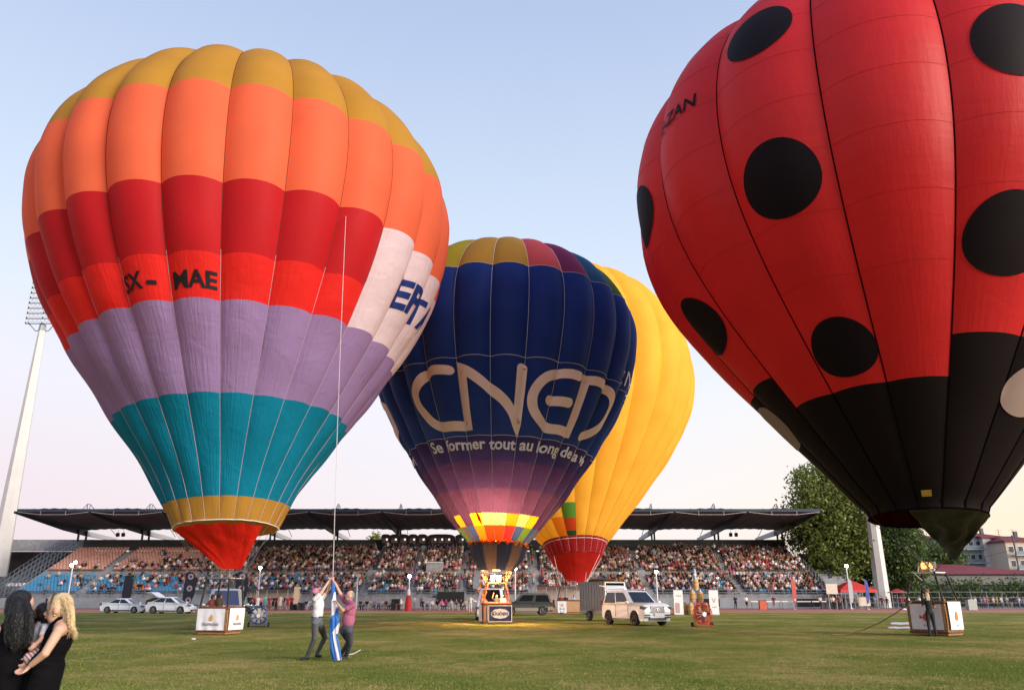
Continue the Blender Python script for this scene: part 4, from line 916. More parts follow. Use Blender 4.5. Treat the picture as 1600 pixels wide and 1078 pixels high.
bf = thing('burner_flame', 'tall burner flame inside the mouth of the navy balloon', 'flame', (Bc.x, 51.6, 3.0)); flame(bf, (0, 0, .15), 2.4, .24, flc, n=2); 
pl_ = bpy.data.lights.new('burner_light', 'POINT'); pl_.energy = 3600; pl_.color = (1, .42, .12); pl_.shadow_soft_size = .5; po = bpy.data.objects.new('burner_light', pl_); C.objects.link(po); po.parent = bf; po.location = (0, -1.25, 4.6)
pl2 = bpy.data.lights.new('burner_light', 'POINT'); pl2.energy = 2400; pl2.color = (1, .50, .20); pl2.shadow_soft_size = .2; po2 = bpy.data.objects.new('burner_light', pl2); C.objects.link(po2); po2.parent = bf; po2.location = (0, -.0, .1)
# --- C: ladybug balloon
EC = Env((16.83, 33, 4.92), (.0372, .0884, 1), 11.15, 24.1664, (.892, .069, .095), 16, -11.5, .0, .050, -.012, .5, .35)
oc = EC.base; tc_ = thing('hot_air_balloon', 'huge red hot air balloon with black spots and black lower part at the right', 'hot air balloon', oc)
cr = fabric('ladybug red nylon', (.66, .022, .026), .40, wr=.8, gloss=.35, rough=.5); cb_ = fabric('ladybug black nylon', (.010, .006, .007), .08, wr=.45, rough=.6, gloss=.08); eye = fabric('pale pink nylon patch', (.42, .30, .27), .3); sp_ = fabric('black spot nylon', (.009, .005, .007), .06, wr=.35, rough=.6, gloss=.1); blk = mat('black tape', (.003, .002, .003), .95, var=0, spec=.02)
rw = [.30, .385, .47, .555, .64, .725, .81, .895]
dark = {0: .211, 8: .159, 12: .211}
for gi in range(16):
    lim = {0: .159, 1: .211 }.get(gi, .159)
    c0 = (EC.ph + (gi + .5) * 22.5 + 180) % 360 - 180
    lim = .211 if (abs(c0) < 5 or abs(abs(c0) - 90) < 6 or abs(c0 - 22) < 6 or c0 < -88) else .159
    ed = [-.012, .052, lim] + [r_ for r_ in rw] + [.992]
    for a, b in zip(ed, ed[1:]): EC.panel('panel', gi, a, b, cb_ if b <= lim else cr, tc_, oc, nu=16)
    EC.tape(EC.ph + 22.5 * gi, -.012, .985, .028, blk, tc_, oc)
for t_ in rw: EC.ring(t_, .005, mat('red seam', (.42, .014, .018), .8, var=0), tc_, oc, 'seam')
g = G(); P = [[EC.P(360 * i / 48, .992 + .008 * j / 3 * .999) - oc for i in range(48)] for j in range(4)]; g.grid(P, wrap=True); g.build('crown_patch', cr, tc_)
for th in range(-180, 180, 90):
    for t_ in (.58, .325): EC.spot(th - .3, t_ + (.0 if th == 0 else -.025 if t_ == .58 else 0), 1.48, sp_, tc_, oc)
for th in range(-135, 180, 90):
    for t_, r_ in ((.715, 1.42), (.443, 1.50), (.211, 1.22)): EC.spot(th + .2, t_, r_, sp_, tc_, oc)
EC.spot(22, .146, 1.05, eye, tc_, oc, 'pale_spot'); EC.spot(-108, .155, 1.25, eye, tc_, oc, 'pale_spot')
lay(EC, 'SE-ZAN', .92, -68.6, .658, sp_, tc_, oc, 'lettering', .02, tilt=-3)
lay(EC, 'C 100', .16, -45.5, .012, blk, tc_, oc, 'lettering', .0) if False else None
g = G(); g.slab([EC.P(-29, .004, .06) - oc, EC.P(-21, .004, .06) - oc, EC.P(-21, .012, .06) - oc, EC.P(-29, .012, .06) - oc], .02); lab_ = g.build('maker_label', mat('ochre cloth label', (.38, .22, .03), .7), tc_)
EC.ring(-.012, .03, blk, tc_, oc, 'mouth_rope')
scC = fabric('dark olive skirt cloth', (.008, .007, .006), .08, rough=.38, wr=1.8, gloss=.25)
scoop(EC, oc, tc_, -44, 80, -.012, at(1481, 866, 33.6), at(1492, 877, 34.0), scC, sag=.35, drop=.03, wr=.16, nu=60, nv=40)
# --- D: yellow balloon behind
ED = Env((6.75, 88, 7.09), (-.0363, .1739, 1), 14.75, 32.2124, (.7847, .0456, .0995), 24, -1.5, .035, .068, -.047, .95)
od = ED.base; td = thing('hot_air_balloon', 'yellow hot air balloon with a dark red base standing behind the navy one', 'hot air balloon', od)
yel = fabric('golden yellow nylon', (1.0, .61, .085), .55, wr=.4); ora = fabric('amber nylon', (.85, .28, .03), .5); mar = fabric('maroon nylon', (.30, .014, .018), .4, wr=.8); mar2 = fabric('red nylon', (.48, .022, .018), .4, wr=.8); grn = fabric('bright green nylon', (.10, .30, .05), .4); dgn = fabric('dark green nylon', (.03, .11, .05), .4); orr = fabric('orange red nylon', (.55, .07, .02), .4)
for gi in range(24):
    c0 = (ED.ph + (gi + .5) * 15 + 180) % 360 - 180
    if abs(c0 + 9) < 6: ed = [(-.047, -.0, mar), (-.0, .012, dgn), (.012, .045, orr), (.045, .085, grn), (.085, .30, yel), (.30, .5, yel), (.5, .7, yel), (.7, .85, yel), (.85, .992, yel)]
    elif abs(c0 + 24) < 6: ed = [(-.047, -.0, mar), (-.0, .05, ora), (.05, .30, yel), (.30, .5, yel), (.5, .7, yel), (.7, .85, yel), (.85, .992, yel)]
    else: ed = [(-.047, -.0, mar), (-.0, .10, yel), (.10, .30, yel), (.30, .5, yel), (.5, .7, yel), (.7, .85, yel), (.85, .992, yel)]
    for a, b, m in ed: ED.panel('panel', gi, a, b, m, td, od, nu=10, dt=.016)
    ED.tape(ED.ph + 15 * gi, -.047, .0, .012, mat('thin seam tape', (.48, .38, .44)), td, od, n=10); ED.tape(ED.ph + 15 * gi, 0, .985, .014, mat('amber seam', (.40, .17, .02), .8, var=0), td, od, 'seam')
g = G(); P = [[ED.P(360 * i / 48, .992 + .008 * j / 3 * .999) - od for i in range(48)] for j in range(4)]; g.grid(P, wrap=True); g.build('crown_patch', yel, td)
ED.ring(-.008, .03, wt, td, od); ED.ring(-.047, .03, mar2, td, od, 'mouth_rope')
scoop(ED, od, td, -100, 100, -.047, at(889, 910, 87.0), at(912, 911, 87.4), mar2, sag=.2, drop=.05)
D_loc = Vector((at(893, 957, 85).x, 85, 0))
# ------------------------------------------------------------------ people
def basis(right, up):
    u = up.normalized(); r = (right - u * right.dot(u)).normalized(); f = u.cross(r); return Matrix((r, f, u)).transposed()      # columns: right, forward(away from face -> -f is face), up
class Body:
    """one continuous figure: overlapping tapered limbs fused by a voxel remesh; every face takes the material of the limb it lies on"""
    def __init__(s): s.p = []
    def c(s, a, b, ra, rb, m): s.p.append(('c', Vector(a), Vector(b), ra, rb, m)); return s
    def chain(s, pts, rs, m):
        for i in range(len(pts) - 1): s.c(pts[i], pts[i + 1], rs[i], rs[i + 1], m)
        return s
    def e(s, c, r, m, B=None): s.p.append(('e', Vector(c), Vector(r), B or Matrix.Identity(3), None, m)); return s
    def build(s, name, mats, parent, voxel=.014, smooth=2, disp=0):
        g = G()
        for q in s.p:
            if q[0] == 'c':
                _, a, b, ra, rb, m = q; d = b - a; L_ = max(d.length, 1e-4); z = d / L_; x = z.orthogonal().normalized(); y = z.cross(x); n = 12; R_ = []
                for k in range(4): t = -math.pi / 2 + math.pi / 2 * (k + .35) / 4.35; R_.append([a + z * (ra * math.sin(t)) + (x * math.cos(j * 2 * math.pi / n) + y * math.sin(j * 2 * math.pi / n)) * ra * math.cos(t) for j in range(n)])
                for k in range(4): t = math.pi / 2 * k / 4.35; R_.append([b + z * (rb * math.sin(t)) + (x * math.cos(j * 2 * math.pi / n) + y * math.sin(j * 2 * math.pi / n)) * rb * math.cos(t) for j in range(n)])
                k0 = len(g.v); g.grid(R_, wrap=True); g.f.append(tuple(range(k0, k0 + n))[::-1]); g.m.append(0); g.f.append(tuple(range(k0 + 7 * n, k0 + 8 * n))); g.m.append(0)
            else: g.ell(q[1], q[2], 0, q[3], 16, 12)
        me = g.me('tmp', mats); o = bpy.data.objects.new('tmp', me); C.objects.link(o)
        md = o.modifiers.new('r', 'REMESH'); md.mode = 'VOXEL'; md.voxel_size = voxel
        if smooth: sm_ = o.modifiers.new('s', 'SMOOTH'); sm_.factor = .5; sm_.iterations = smooth
        dg = bpy.context.evaluated_depsgraph_get(); me2 = bpy.data.meshes.new_from_object(o.evaluated_get(dg)); bpy.data.objects.remove(o); me2.name = name
        me2.materials.clear()
        for m in mats: me2.materials.append(m)
        n = len(me2.polygons); ctr = np.empty(n * 3); me2.polygons.foreach_get('center', ctr); ctr = ctr.reshape(-1, 3); best = np.full(n, 1e9); idx = np.zeros(n, int)
        for q in s.p:
            if q[0] == 'c':
                a = np.array(q[1]); b = np.array(q[2]); ab = b - a; t = np.clip(((ctr - a) @ ab) / (ab @ ab + 1e-12), 0, 1); d = np.linalg.norm(ctr - a - t[:, None] * ab, axis=1) - (q[3] + (q[4] - q[3]) * t)
            else:
                B_ = np.array(q[3]); l = (ctr - np.array(q[1])) @ B_; rr = np.array(q[2]); k = np.linalg.norm(l / rr, axis=1); d = (k - 1) * rr.min()
            m_ = d < best; best[m_] = d[m_]; idx[m_] = q[5]
        me2.polygons.foreach_set('material_index', idx); me2.polygons.foreach_set('use_smooth', [True] * n); me2.update()
        return link(name, me2, parent) if parent is not None or name else me2
def figure(J, top='short', bot='trousers', hand=1, k=1.0, hat=False, face=1, female=False, belly=0):
    """J: joints; materials 0 skin, 1 top, 2 bottom, 3 shoes"""
    B = Body(); v = lambda n_: Vector(J[n_]); nk, ch, pv = v('neck'), v('chest'), v('pelvis'); sl_, sr_ = v('shl'), v('shr'); hd = v('head'); f = Vector(J['face']).normalized()
    up = (nk - pv).normalized(); right = (sr_ - sl_); Bt = basis(right, up); 
    B.e(ch, (.165 * k * (.9 if female else 1), .115 * k + belly * .5, .20 * k), 1, Bt); B.e((ch + pv) / 2, (.145 * k * (.88 if female else 1) + belly * .3, .105 * k + belly, .20 * k), 1, Bt); B.e(pv, (.165 * k, .12 * k, .13 * k), 2 if bot != 'dress' else 1, Bt)
    sr0 = .046 if top == 'none' else .062; B.chain([sl_, (sl_ + sr_) / 2 + up * .03, sr_], [sr0 * k, .078 * k, sr0 * k], 1 if top != 'none' else 0)
    B.c(nk - up * .02, hd - up * .05 * k, .055 * k, .052 * k, 0)
    uh = (hd - nk).normalized(); rt = f.cross(uh).normalized(); uh = rt.cross(f).normalized(); Bh = Matrix((rt, f, uh)).transposed()
    B.e(hd + uh * .02 * k, (.076 * k, .095 * k, .105 * k), 0, Bh); B.e(hd + f * .025 * k - uh * .055 * k, (.055 * k, .062 * k, .062 * k), 0, Bh)
    if face:
        B.c(hd + f * .088 * k + uh * .012 * k, hd + f * .106 * k - uh * .022 * k, .009 * k, .014 * k, 0)
        for s in (-1, 1): B.e(hd + rt * s * .076 * k - f * .005 * k - uh * .01, (.012 * k, .022 * k, .032 * k), 0, Bh)
        B.e(hd + f * .088 * k - uh * .052 * k, (.024 * k, .012 * k, .011 * k), 0, Bh)
    for s in 'lr':
        a, e, h = v('sh' + s), v('el' + s), v('ha' + s); ar = .048 * k * (.85 if female else 1)
        if top == 'none': B.chain([a, e], [ar * 1.12, ar * .82], 0)
        elif top == 'short': m_ = a.lerp(e, .62); B.chain([a, m_], [ar * 1.35, ar * 1.25], 1); B.chain([m_, e], [ar * .98, ar * .85], 0)
        else: B.chain([a, e], [ar * 1.25, ar * 1.0], 1)
        wr_ = e.lerp(h, .94); B.chain([e, wr_], [ar * .88, ar * .58] if top != 'long' else [ar * 1.0, ar * .78], 0 if top != 'long' else 1)
        d = (h - e).normalized(); side = d.cross(f if abs(d.dot(f)) < .9 else uh).normalized(); n_ = side.cross(d).normalized(); pc = h + d * .035 * k; B.e(pc, (.036 * k, .016 * k, .045 * k), 0, Matrix((side, n_, d)).transposed())
        if hand:
            cu = Vector(J.get('curl', (0, 0, 0)))
            for i, (o_, l_) in enumerate(((-.027, .062), (-.009, .072), (.009, .068), (.027, .055))):
                b0 = pc + d * .03 * k + side * o_ * k; b1 = b0 + (d * .7 + n_ * .25).normalized() * l_ * .55 * k; b2 = b1 + (d * .3 + n_ * .7).normalized() * l_ * .5 * k; B.chain([b0, b1, b2], [.0095 * k, .009 * k, .0075 * k], 0)
            b0 = pc - d * .01 + side * -.028 * k; B.chain([b0, b0 + (d * .5 - side * .7 + n_ * .3).normalized() * .035 * k, b0 + (d * .8 - side * .5 + n_ * .5).normalized() * .062 * k], [.012 * k, .010 * k, .009 * k], 0)
    for s in 'lr':
        a, q, n_ = v('hi' + s), v('kn' + s), v('an' + s); toe = v('to' + s)
        if bot == 'dress':
            B.chain([a, a.lerp(q, .75)], [.10 * k, .085 * k], 1); B.chain([q, n_], [.052 * k, .036 * k], 0)
        elif bot == 'shorts': B.chain([a, a.lerp(q, .85)], [.098 * k, .078 * k], 2); B.chain([q, q.lerp(n_, .35), n_], [.055 * k, .056 * k, .038 * k], 0)
        else: B.chain([a, q], [.098 * k, .068 * k], 2); B.chain([q, q.lerp(n_, .3), n_], [.068 * k, .064 * k, .052 * k], 2)
        ft = (toe - n_); B.chain([n_ - Vector((0, 0, .035 * k)), toe], [.045 * k, .034 * k], 3); B.e(n_ - ft * .15 - Vector((0, 0, .045 * k)), (.04 * k, .05 * k, .035 * k), 3)
    return B, Bh, rt, uh, f
def hair_cap(J, hm, parent, k=1.0, long=None, voxel=.014, bald=0, name='hair', back=0):
    hd = Vector(J['head']); nk = Vector(J['neck']); f = Vector(J['face']).normalized(); uh = (hd - nk).normalized(); rt = f.cross(uh).normalized(); uh = rt.cross(f).normalized(); Bh = Matrix((rt, f, uh)).transposed()
    B = Body(); B.e(hd + uh * (.040 - back * .2) * k - f * (.018 + back) * k, (.083 * k, .094 * k, .094 * k), 0, Bh); B.e(hd - f * .052 * k - uh * .005 * k, (.074 * k, .055 * k, .085 * k), 0, Bh)
    if long:
        for pts, rs in long: B.chain([Vector(p) for p in pts], rs, 0)
    return B.build(name, [hm], parent, voxel, 9 if long and voxel < .01 else 1)
skm = mat('tanned skin', (.46, .25, .17), .5, var=.05, spec=.3); skp = mat('fair skin', (.56, .33, .24), .5, var=.05, spec=.3)
def cl(name, col, rough=.85): return mat(name, col, rough, var=.10, scale=12, bump=.35, bscale=25)

# the two men with the flag
YF = 22.3
def fp(x, y, dy=0.0): return at(460 + x / 6.343, 880 + y / 6.343, YF + dy)
def grd(p, dz=0.0): q = Vector(p); q.z = dz; return q
m1 = thing('person', 'man in white shirt, grey trousers and pink cap raising both arms to the flag rope', 'person', grd(fp(200, 940))); o1 = m1.location.copy()
J = dict(head=fp(222, 292), neck=fp(238, 348), chest=fp(240, 415), pelvis=fp(224, 560), shl=fp(268, 352, .18), shr=fp(205, 352, -.18), ell=fp(322, 285, .14), hal=fp(362, 178, .04), elr=fp(265, 292, -.18), har=fp(342, 172, -.06), face=(.75, .15, .35),
         hil=fp(250, 590, .10), hir=fp(205, 590, -.09), knl=fp(242, 745, .08), knr=fp(178, 745, -.10), anl=grd(fp(222, 920, .10), .09), anr=grd(fp(128, 920, -.16), .09), tol=grd(fp(240, 950, .02), .04), tor=grd(fp(92, 965, -.28), .04))
# put the feet on the ground at their true depth
for s_, px_ in (('l', (222, 930)), ('r', (122, 955))):
    q = ground(460 + px_[0] / 6.343, 880 + px_[1] / 6.343); J['an' + s_] = q + Vector((0, 0, .09)); J['to' + s_] = q + Vector((.14 if s_ == 'l' else -.12, -.13, .04))
    J['kn' + s_] = Vector(J['kn' + s_]) + Vector((0, (q.y - YF) * .5, 0))
JL = {k_: (Vector(p) - o1 if k_ != 'face' else p) for k_, p in J.items()}
B, Bh, rt, uh, f_ = figure(JL, 'short', 'trousers', k=1.12, belly=.02); B.build('body', [skp, cl('white linen shirt', (.62, .60, .64)), cl('grey trousers', (.10, .11, .13)), cl('dark shoes', (.02, .022, .03))], m1)
hair_cap(JL, mat('brown hair', (.05, .03, .02), .7), m1, .96)
hd = JL['head']; B = Body(); B.e(hd + uh * .055 - f_ * .01, (.092, .108, .082), 0, Bh); B.e(hd + uh * .045 + f_ * .12, (.065, .075, .010), 0, Bh); B.build('cap', [cl('pink cap', (.62, .20, .28))], m1, .012, 1)
g = G(); pv = JL['pelvis']; g.tube([pv + Vector((math.cos(a * math.pi / 12) * .158, math.sin(a * math.pi / 12) * .125, .080)) for a in range(24)], .016, 5, closed=True) 
bl = g.build('belt', mat('black belt', (.012, .012, .014), .5), m1)
m2 = thing('person', 'grey haired man in mauve T-shirt and dark trousers holding up the striped flag', 'person', grd(fp(520, 950))); o2 = m2.location.copy()
J = dict(head=fp(552, 322), neck=fp(556, 385), chest=fp(548, 470), pelvis=fp(522, 640), shl=fp(585, 415, -.18), shr=fp(502, 372, .16), ell=fp(478, 462, -.22), hal=fp(428, 398, -.12), elr=fp(452, 292, .10), har=fp(398, 186, .02), face=(-.9, -.05, .15),
         hil=fp(545, 665, -.09), hir=fp(485, 665, .08), knl=fp(528, 790, -.10), knr=fp(470, 790, .10), anl=0, anr=0, tol=0, tor=0)
for s_, px_ in (('l', (512, 950)), ('r', (470, 915))):
    q = ground(460 + px_[0] / 6.343, 880 + px_[1] / 6.343); J['an' + s_] = q + Vector((0, 0, .09)); J['to' + s_] = q + Vector((-.20, -.05, .04)); J['kn' + s_] = Vector(J['kn' + s_]) + Vector((0, (q.y - YF) * .5, 0))
JL = {k_: (Vector(p) - o2 if k_ != 'face' else p) for k_, p in J.items()}
B, Bh, rt, uh, f_ = figure(JL, 'short', 'trousers', belly=.05, k=1.16); B.build('body', [skp, cl('mauve T-shirt', (.34, .10, .17)), cl('slate cargo trousers', (.06, .065, .09)), cl('brown shoes', (.07, .05, .04))], m2)
hair_cap(JL, mat('grey hair', (.22, .20, .18), .8), m2, 1.0)
# the flag: a long bunched cloth with blue and white stripes, hung from the rope
fg = thing('flag', 'long blue and white striped flag hanging bunched from a rope between two men', 'flag', fp(385, 130)); of = fg.location.copy()
cen = [(378, 140, 6), (380, 220, 15), (383, 300, 20), (390, 400, 24), (398, 500, 34), (402, 560, 42), (395, 640, 38), (392, 720, 36), (402, 800, 42), (415, 880, 46), (428, 955, 40)]
P = []; nj = 90; nu_ = 60
for j in range(nj + 1):
    v_ = j / nj * (len(cen) - 1); i0 = min(int(v_), len(cen) - 2); u = v_ - i0; a, b = cen[i0], cen[i0 + 1]; x = a[0] + (b[0] - a[0]) * u; y_ = a[1] + (b[1] - a[1]) * u; w_ = (a[2] + (b[2] - a[2]) * u) * .00272
    c0 = fp(x, y_); c0.z = max(c0.z, .03); row = []
    for i in range(nu_):
        th = 2 * math.pi * i / nu_; rr_ = w_ * (1 + .22 * math.sin(3 * th + j * .05) + .12 * math.sin(7 * th - j * .09)); row.append(c0 - of + Vector((math.cos(th) * rr_, math.sin(th) * rr_ * .8, 0)))
    P.append(row)
g = G(); g.grid(P, wrap=True)
for k_ in range(len(g.f)):
    i = k_ % nu_; j = k_ // nu_; sft = (j * .8 + i * .9); g.m[k_] = 0 if (j < 16 or (math.sin(j * .19 + i * .11 + .8 * math.sin(j * .05)) > -.1 if j < 60 else (i % 22) > 6)) else 1
fo = g.build('cloth', [mat('flag blue', (.015, .11, .42), .6, var=.08), mat('flag white', (.58, .60, .66), .6, var=.05)], fg, 70)
rp = thing('rope', 'long pale rope hanging from the striped balloon down to the top of the flag', 'rope', fp(382, 135)); a = EA.P(43, .492, .05); b = Vector(fp(382, 135)); g = G(); g.tube([a.lerp(b, i / 20) - b + Vector((0, 0, -1.0 * math.sin(math.pi * i / 20))) for i in range(21)], .011, 5); g.tube([Vector((0, 0, 0)), Vector((.01, 0, -.15))], .02, 5); g.build('line', mat('pale rope', (.50, .45, .44), .8), rp)
rp = thing('rope', 'short pale rope end lying on the grass behind the mauve shirt man', 'rope', ground(545, 1023)); a = ground(545, 1023); g = G(); g.tube([ground(541, 1024) - a + Vector((0, 0, .02)), ground(552, 1022) - a + Vector((0, 0, .02)), ground(559, 1019) - a + Vector((0, 0, .03)), ground(563, 1016) - a + Vector((0, 0, .02))], .018, 5); g.build('line', mat('pale rope', (.5, .45, .4)), rp)

# the women and the child close to the camera
YW = 7.0
def wp(x, y, dy=0.0): return at(x / 4.53, 840 + y / 4.53, YW + dy)
blackd = mat('black dress', (.0035, .0035, .005), .9, var=.1, bump=.3, bscale=14, spec=.1); 
w1 = thing('person', 'blonde woman in black sleeveless dress holding a small child', 'person', grd(wp(420, 1000))); ow = w1.location.copy()
J = dict(head=wp(418, 508), neck=wp(452, 590, .0), chest=wp(412, 715, .02), pelvis=wp(322, 935, .04), shl=wp(462, 645, .13), shr=wp(418, 655, -.14), ell=wp(330, 780, .12), hal=wp(235, 860, .02), elr=wp(318, 818, -.20), har=wp(216, 902, -.16), face=(-.93, -.12, -.12),
         hil=wp(330, 990, .09), hir=wp(300, 990, -.09), knl=0, knr=0, anl=0, anr=0, tol=0, tor=0)
for s_, dx, dy in (('l', .02, .09), ('r', -.08, -.09)):
    hp = Vector(J['hi' + s_]); J['kn' + s_] = Vector((hp.x - .04 + dx, hp.y, .46)); J['an' + s_] = Vector((hp.x + dx, hp.y, .10)); J['to' + s_] = Vector((hp.x + dx - .20, hp.y, .045))
JL = {k_: (Vector(p) - ow if k_ != 'face' else p) for k_, p in J.items()}
B, Bh, rt, uh, f_ = figure(JL, 'none', 'dress', k=1.0, female=True); pv = JL['pelvis']; 
B.e(JL['pelvis'] + Vector((.0, 0, .02)), (.135, .16, .16), 1); B.chain([JL['pelvis'], Vector((pv.x - .05, pv.y, .55))], [.15, .14], 1)
B.build('body', [skp, blackd, blackd, blackd], w1, .009, 2)
bh = mat('blonde hair', (.62, .46, .26), .45, var=.25, scale=30, bump=.5, bscale=60)
hd = JL['head']; q = lambda x, y, dy=0.0: wp(x, y, dy) - ow
strands = []
rr = random.Random(8)
for k_ in range(26):
    x0 = rr.uniform(-1, 1); strands.append(([q(450 + rr.uniform(-5, 30), 425 + rr.uniform(-5, 30), x0 * .055), q(492 + rr.uniform(-25, 18), 500, x0 * .085), q(498 + rr.uniform(-24, 20), 580, x0 * .09), q(508 + rr.uniform(-22, 16), 640 + rr.uniform(-20, 20), x0 * .08), q(520 + rr.uniform(-24, 22), 680 + rr.uniform(-30, 10), x0 * .06)], [.020, .024, .021, .015, .006]))
strands.append(([hd + uh * .072 + f_ * .045, hd + uh * .075 - f_ * .02], [.050, .065])); hair_cap(JL, bh, w1, .99, strands, .008, back=.0)
g = G(); g.tube([hd + uh * (.134 * math.cos(a_)) + rt * (.100 * math.sin(a_)) + f_ * .030 for a_ in [x * .2 for x in range(-8, 9)]], .007, 6); g.build('hair_band', mat('dark hair band', (.03, .02, .015), .4), w1)
g = G(); g.ell(hd + rt * .035 + f_ * .083 + uh * .008, (.012, .010, .006), 0); g.ell(hd - rt * .035 + f_ * .083 + uh * .008, (.012, .010, .006), 0); g.build('eye', mat('eye dark', (.02, .015, .012), .3), w1, 40)
g = G(); g.ell(hd + f_ * .096 - uh * .050, (.010, .020, .008), 0); g.build('lips', mat('lips', (.38, .10, .09), .5), w1, 40)
g = G(); g.ell(hd - rt * .084 - uh * .05, (.008, .008, .012)); g.build('earring', mat('gold earring', (.6, .4, .12), .3, .9), w1, 40)
def fine_hair(name_, m_, par, chains, n_, r_, seed, jit=.012):
    r0 = random.Random(seed); g = G()
    for i in range(n_):
        pts, _ = chains[r0.randrange(len(chains))]; off = Vector((r0.uniform(-1, 1), r0.uniform(-1, 1), r0.uniform(-1, 1))) * jit; ph = r0.uniform(0, 6)
        P = [Vector(p) for p in pts]; Q = []
        for a, b in zip(P, P[1:]):
            for k in range(5): u = k / 5; q_ = a.lerp(b, u) + off * (1.6 if True else 1); w_ = len(Q) * .55 + ph; Q.append(q_ + Vector((math.sin(w_ * .5), math.cos(w_ * .4), 0)) * .006 + Vector((0, -.020, 0)) * (1 if r0.random() < 2 else 0))
        Q.append(P[-1] + off * 2 + Vector((0, 0, -.02))); g.tube(Q, [r_] * (len(Q) - 1) + [r_ * .3], 3)
    return g.build(name_, m_, par, 80)
fine_hair('hair_strands', bh, w1, strands[:-1], 260, .0013, 3, .012)
w2 = thing('person', 'dark haired woman in black seen from behind at the left edge', 'person', grd(wp(80, 1000))); ow2 = w2.location.copy()
J = dict(head=wp(142, 492, .05), neck=wp(132, 590, .05), chest=wp(100, 730, .06), pelvis=wp(82, 930, .05), shl=wp(8, 665, -.02), shr=wp(180, 680, .12), ell=wp(-30, 850, .0), hal=wp(40, 960, .25), elr=wp(222, 800, .20), har=wp(262, 680, .26), face=(.75, .62, -.1),
         hil=wp(50, 1000, .04), hir=wp(125, 1000, .08), knl=0, knr=0, anl=0, anr=0, tol=0, tor=0)
for s_ in 'lr':
    hp = Vector(J['hi' + s_]); J['kn' + s_] = Vector((hp.x, hp.y + .02, .46)); J['an' + s_] = Vector((hp.x, hp.y, .10)); J['to' + s_] = Vector((hp.x + .08, hp.y + .18, .045))
JL = {k_: (Vector(p) - ow2 if k_ != 'face' else p) for k_, p in J.items()}
B, Bh, rt, uh, f_ = figure(JL, 'none', 'dress', female=True, k=1.02); pv = JL['pelvis']; B.chain([JL['chest'], pv], [.145, .165], 1); B.chain([pv, Vector((pv.x, pv.y, .5))], [.185, .17], 1)
B.build('body', [skp, blackd, blackd, blackd], w2, .010, 2)
q = lambda x, y, dy=0.0: wp(x, y, dy) - ow2; strands = []
for k_ in range(34):
    x0 = rr.uniform(-1, 1); y0 = rr.uniform(-.09, .02); strands.append(([q(142 + 48 * x0, 470 + rr.uniform(-40, 20), y0 * .6), q(140 + 74 * x0, 545, y0 - .03), q(134 + 84 * x0, 620, y0 - .05), q(130 + 82 * x0 + rr.uniform(-8, 8), 700, y0 - .06), q(122 + 70 * x0 + rr.uniform(-12, 12), 760 + rr.uniform(-30, 30), y0 - .07)], [.030, .034, .030, .022, .008]))
hair_cap(JL, mat('black wavy hair', (.006, .005, .006), .45, var=.2, bump=.5, bscale=60), w2, 1.08, strands, .009)
fine_hair('hair_strands', MC['black wavy hair'], w2, strands, 320, .0013, 4, .012)
ch_ = thing('person', 'dark haired toddler in striped clothes carried between the two women', 'person', wp(240, 860, .05)); oc_ = ch_.location.copy(); k = .62
J = dict(head=wp(300, 540, .12), neck=wp(296, 605, .12), chest=wp(292, 680, .10), pelvis=wp(268, 800, .08), shl=wp(268, 640, .20), shr=wp(322, 640, .02), ell=wp(255, 700, .24), hal=wp(236, 740, .20), elr=wp(300, 710, -.06), har=wp(262, 745, -.08), face=(-.55, .75, .05),
         hil=wp(245, 815, .15), hir=wp(265, 825, .0), knl=wp(205, 830, .16), knr=wp(205, 845, -.04), anl=wp(190, 890, .16), anr=wp(186, 905, .0), tol=wp(172, 910, .14), tor=wp(168, 925, -.02))
JL = {k_: (Vector(p) - oc_ if k_ != 'face' else p) for k_, p in J.items()}
B, Bh, rt, uh, f_ = figure(JL, 'short', 'trousers', k=k)
def stripes():
    m = bpy.data.materials.new('red and white striped cotton'); m.use_nodes = True; t = m.node_tree; w_ = t.nodes.new('ShaderNodeTexWave'); w_.inputs['Scale'].default_value = 14; w_.inputs['Distortion'].default_value = 1; w_.bands_direction = 'DIAGONAL'
    tc_n = t.nodes.new('ShaderNodeTexCoord'); t.links.new(tc_n.outputs['Object'], w_.inputs[0]); r_ = t.nodes.new('ShaderNodeValToRGB'); r_.color_ramp.elements[0].color = (.35, .10, .12, 1); r_.color_ramp.elements[1].color = (.6, .55, .56, 1); r_.color_ramp.elements[0].position = .35; r_.color_ramp.elements[1].position = .5
    t.links.new(w_.outputs[0], r_.inputs[0]); t.links.new(r_.outputs[0], t.nodes['Principled BSDF'].inputs[0]); t.nodes['Principled BSDF'].inputs['Roughness'].default_value = .85; return m
B.build('body', [skp, cl('pale grey top', (.50, .48, .54)), stripes(), cl('white socks', (.55, .52, .52))], ch_, .009, 2)
hair_cap(JL, mat('dark brown hair', (.014, .009, .009), .5), ch_, .74, [([wp(305, 505, .12) - oc_, wp(325, 560, .05) - oc_, wp(318, 600, .05) - oc_], [.04, .045, .03]), ([wp(280, 510, .18) - oc_, wp(272, 570, .16) - oc_, wp(290, 620, .12) - oc_], [.04, .045, .03])], .009)

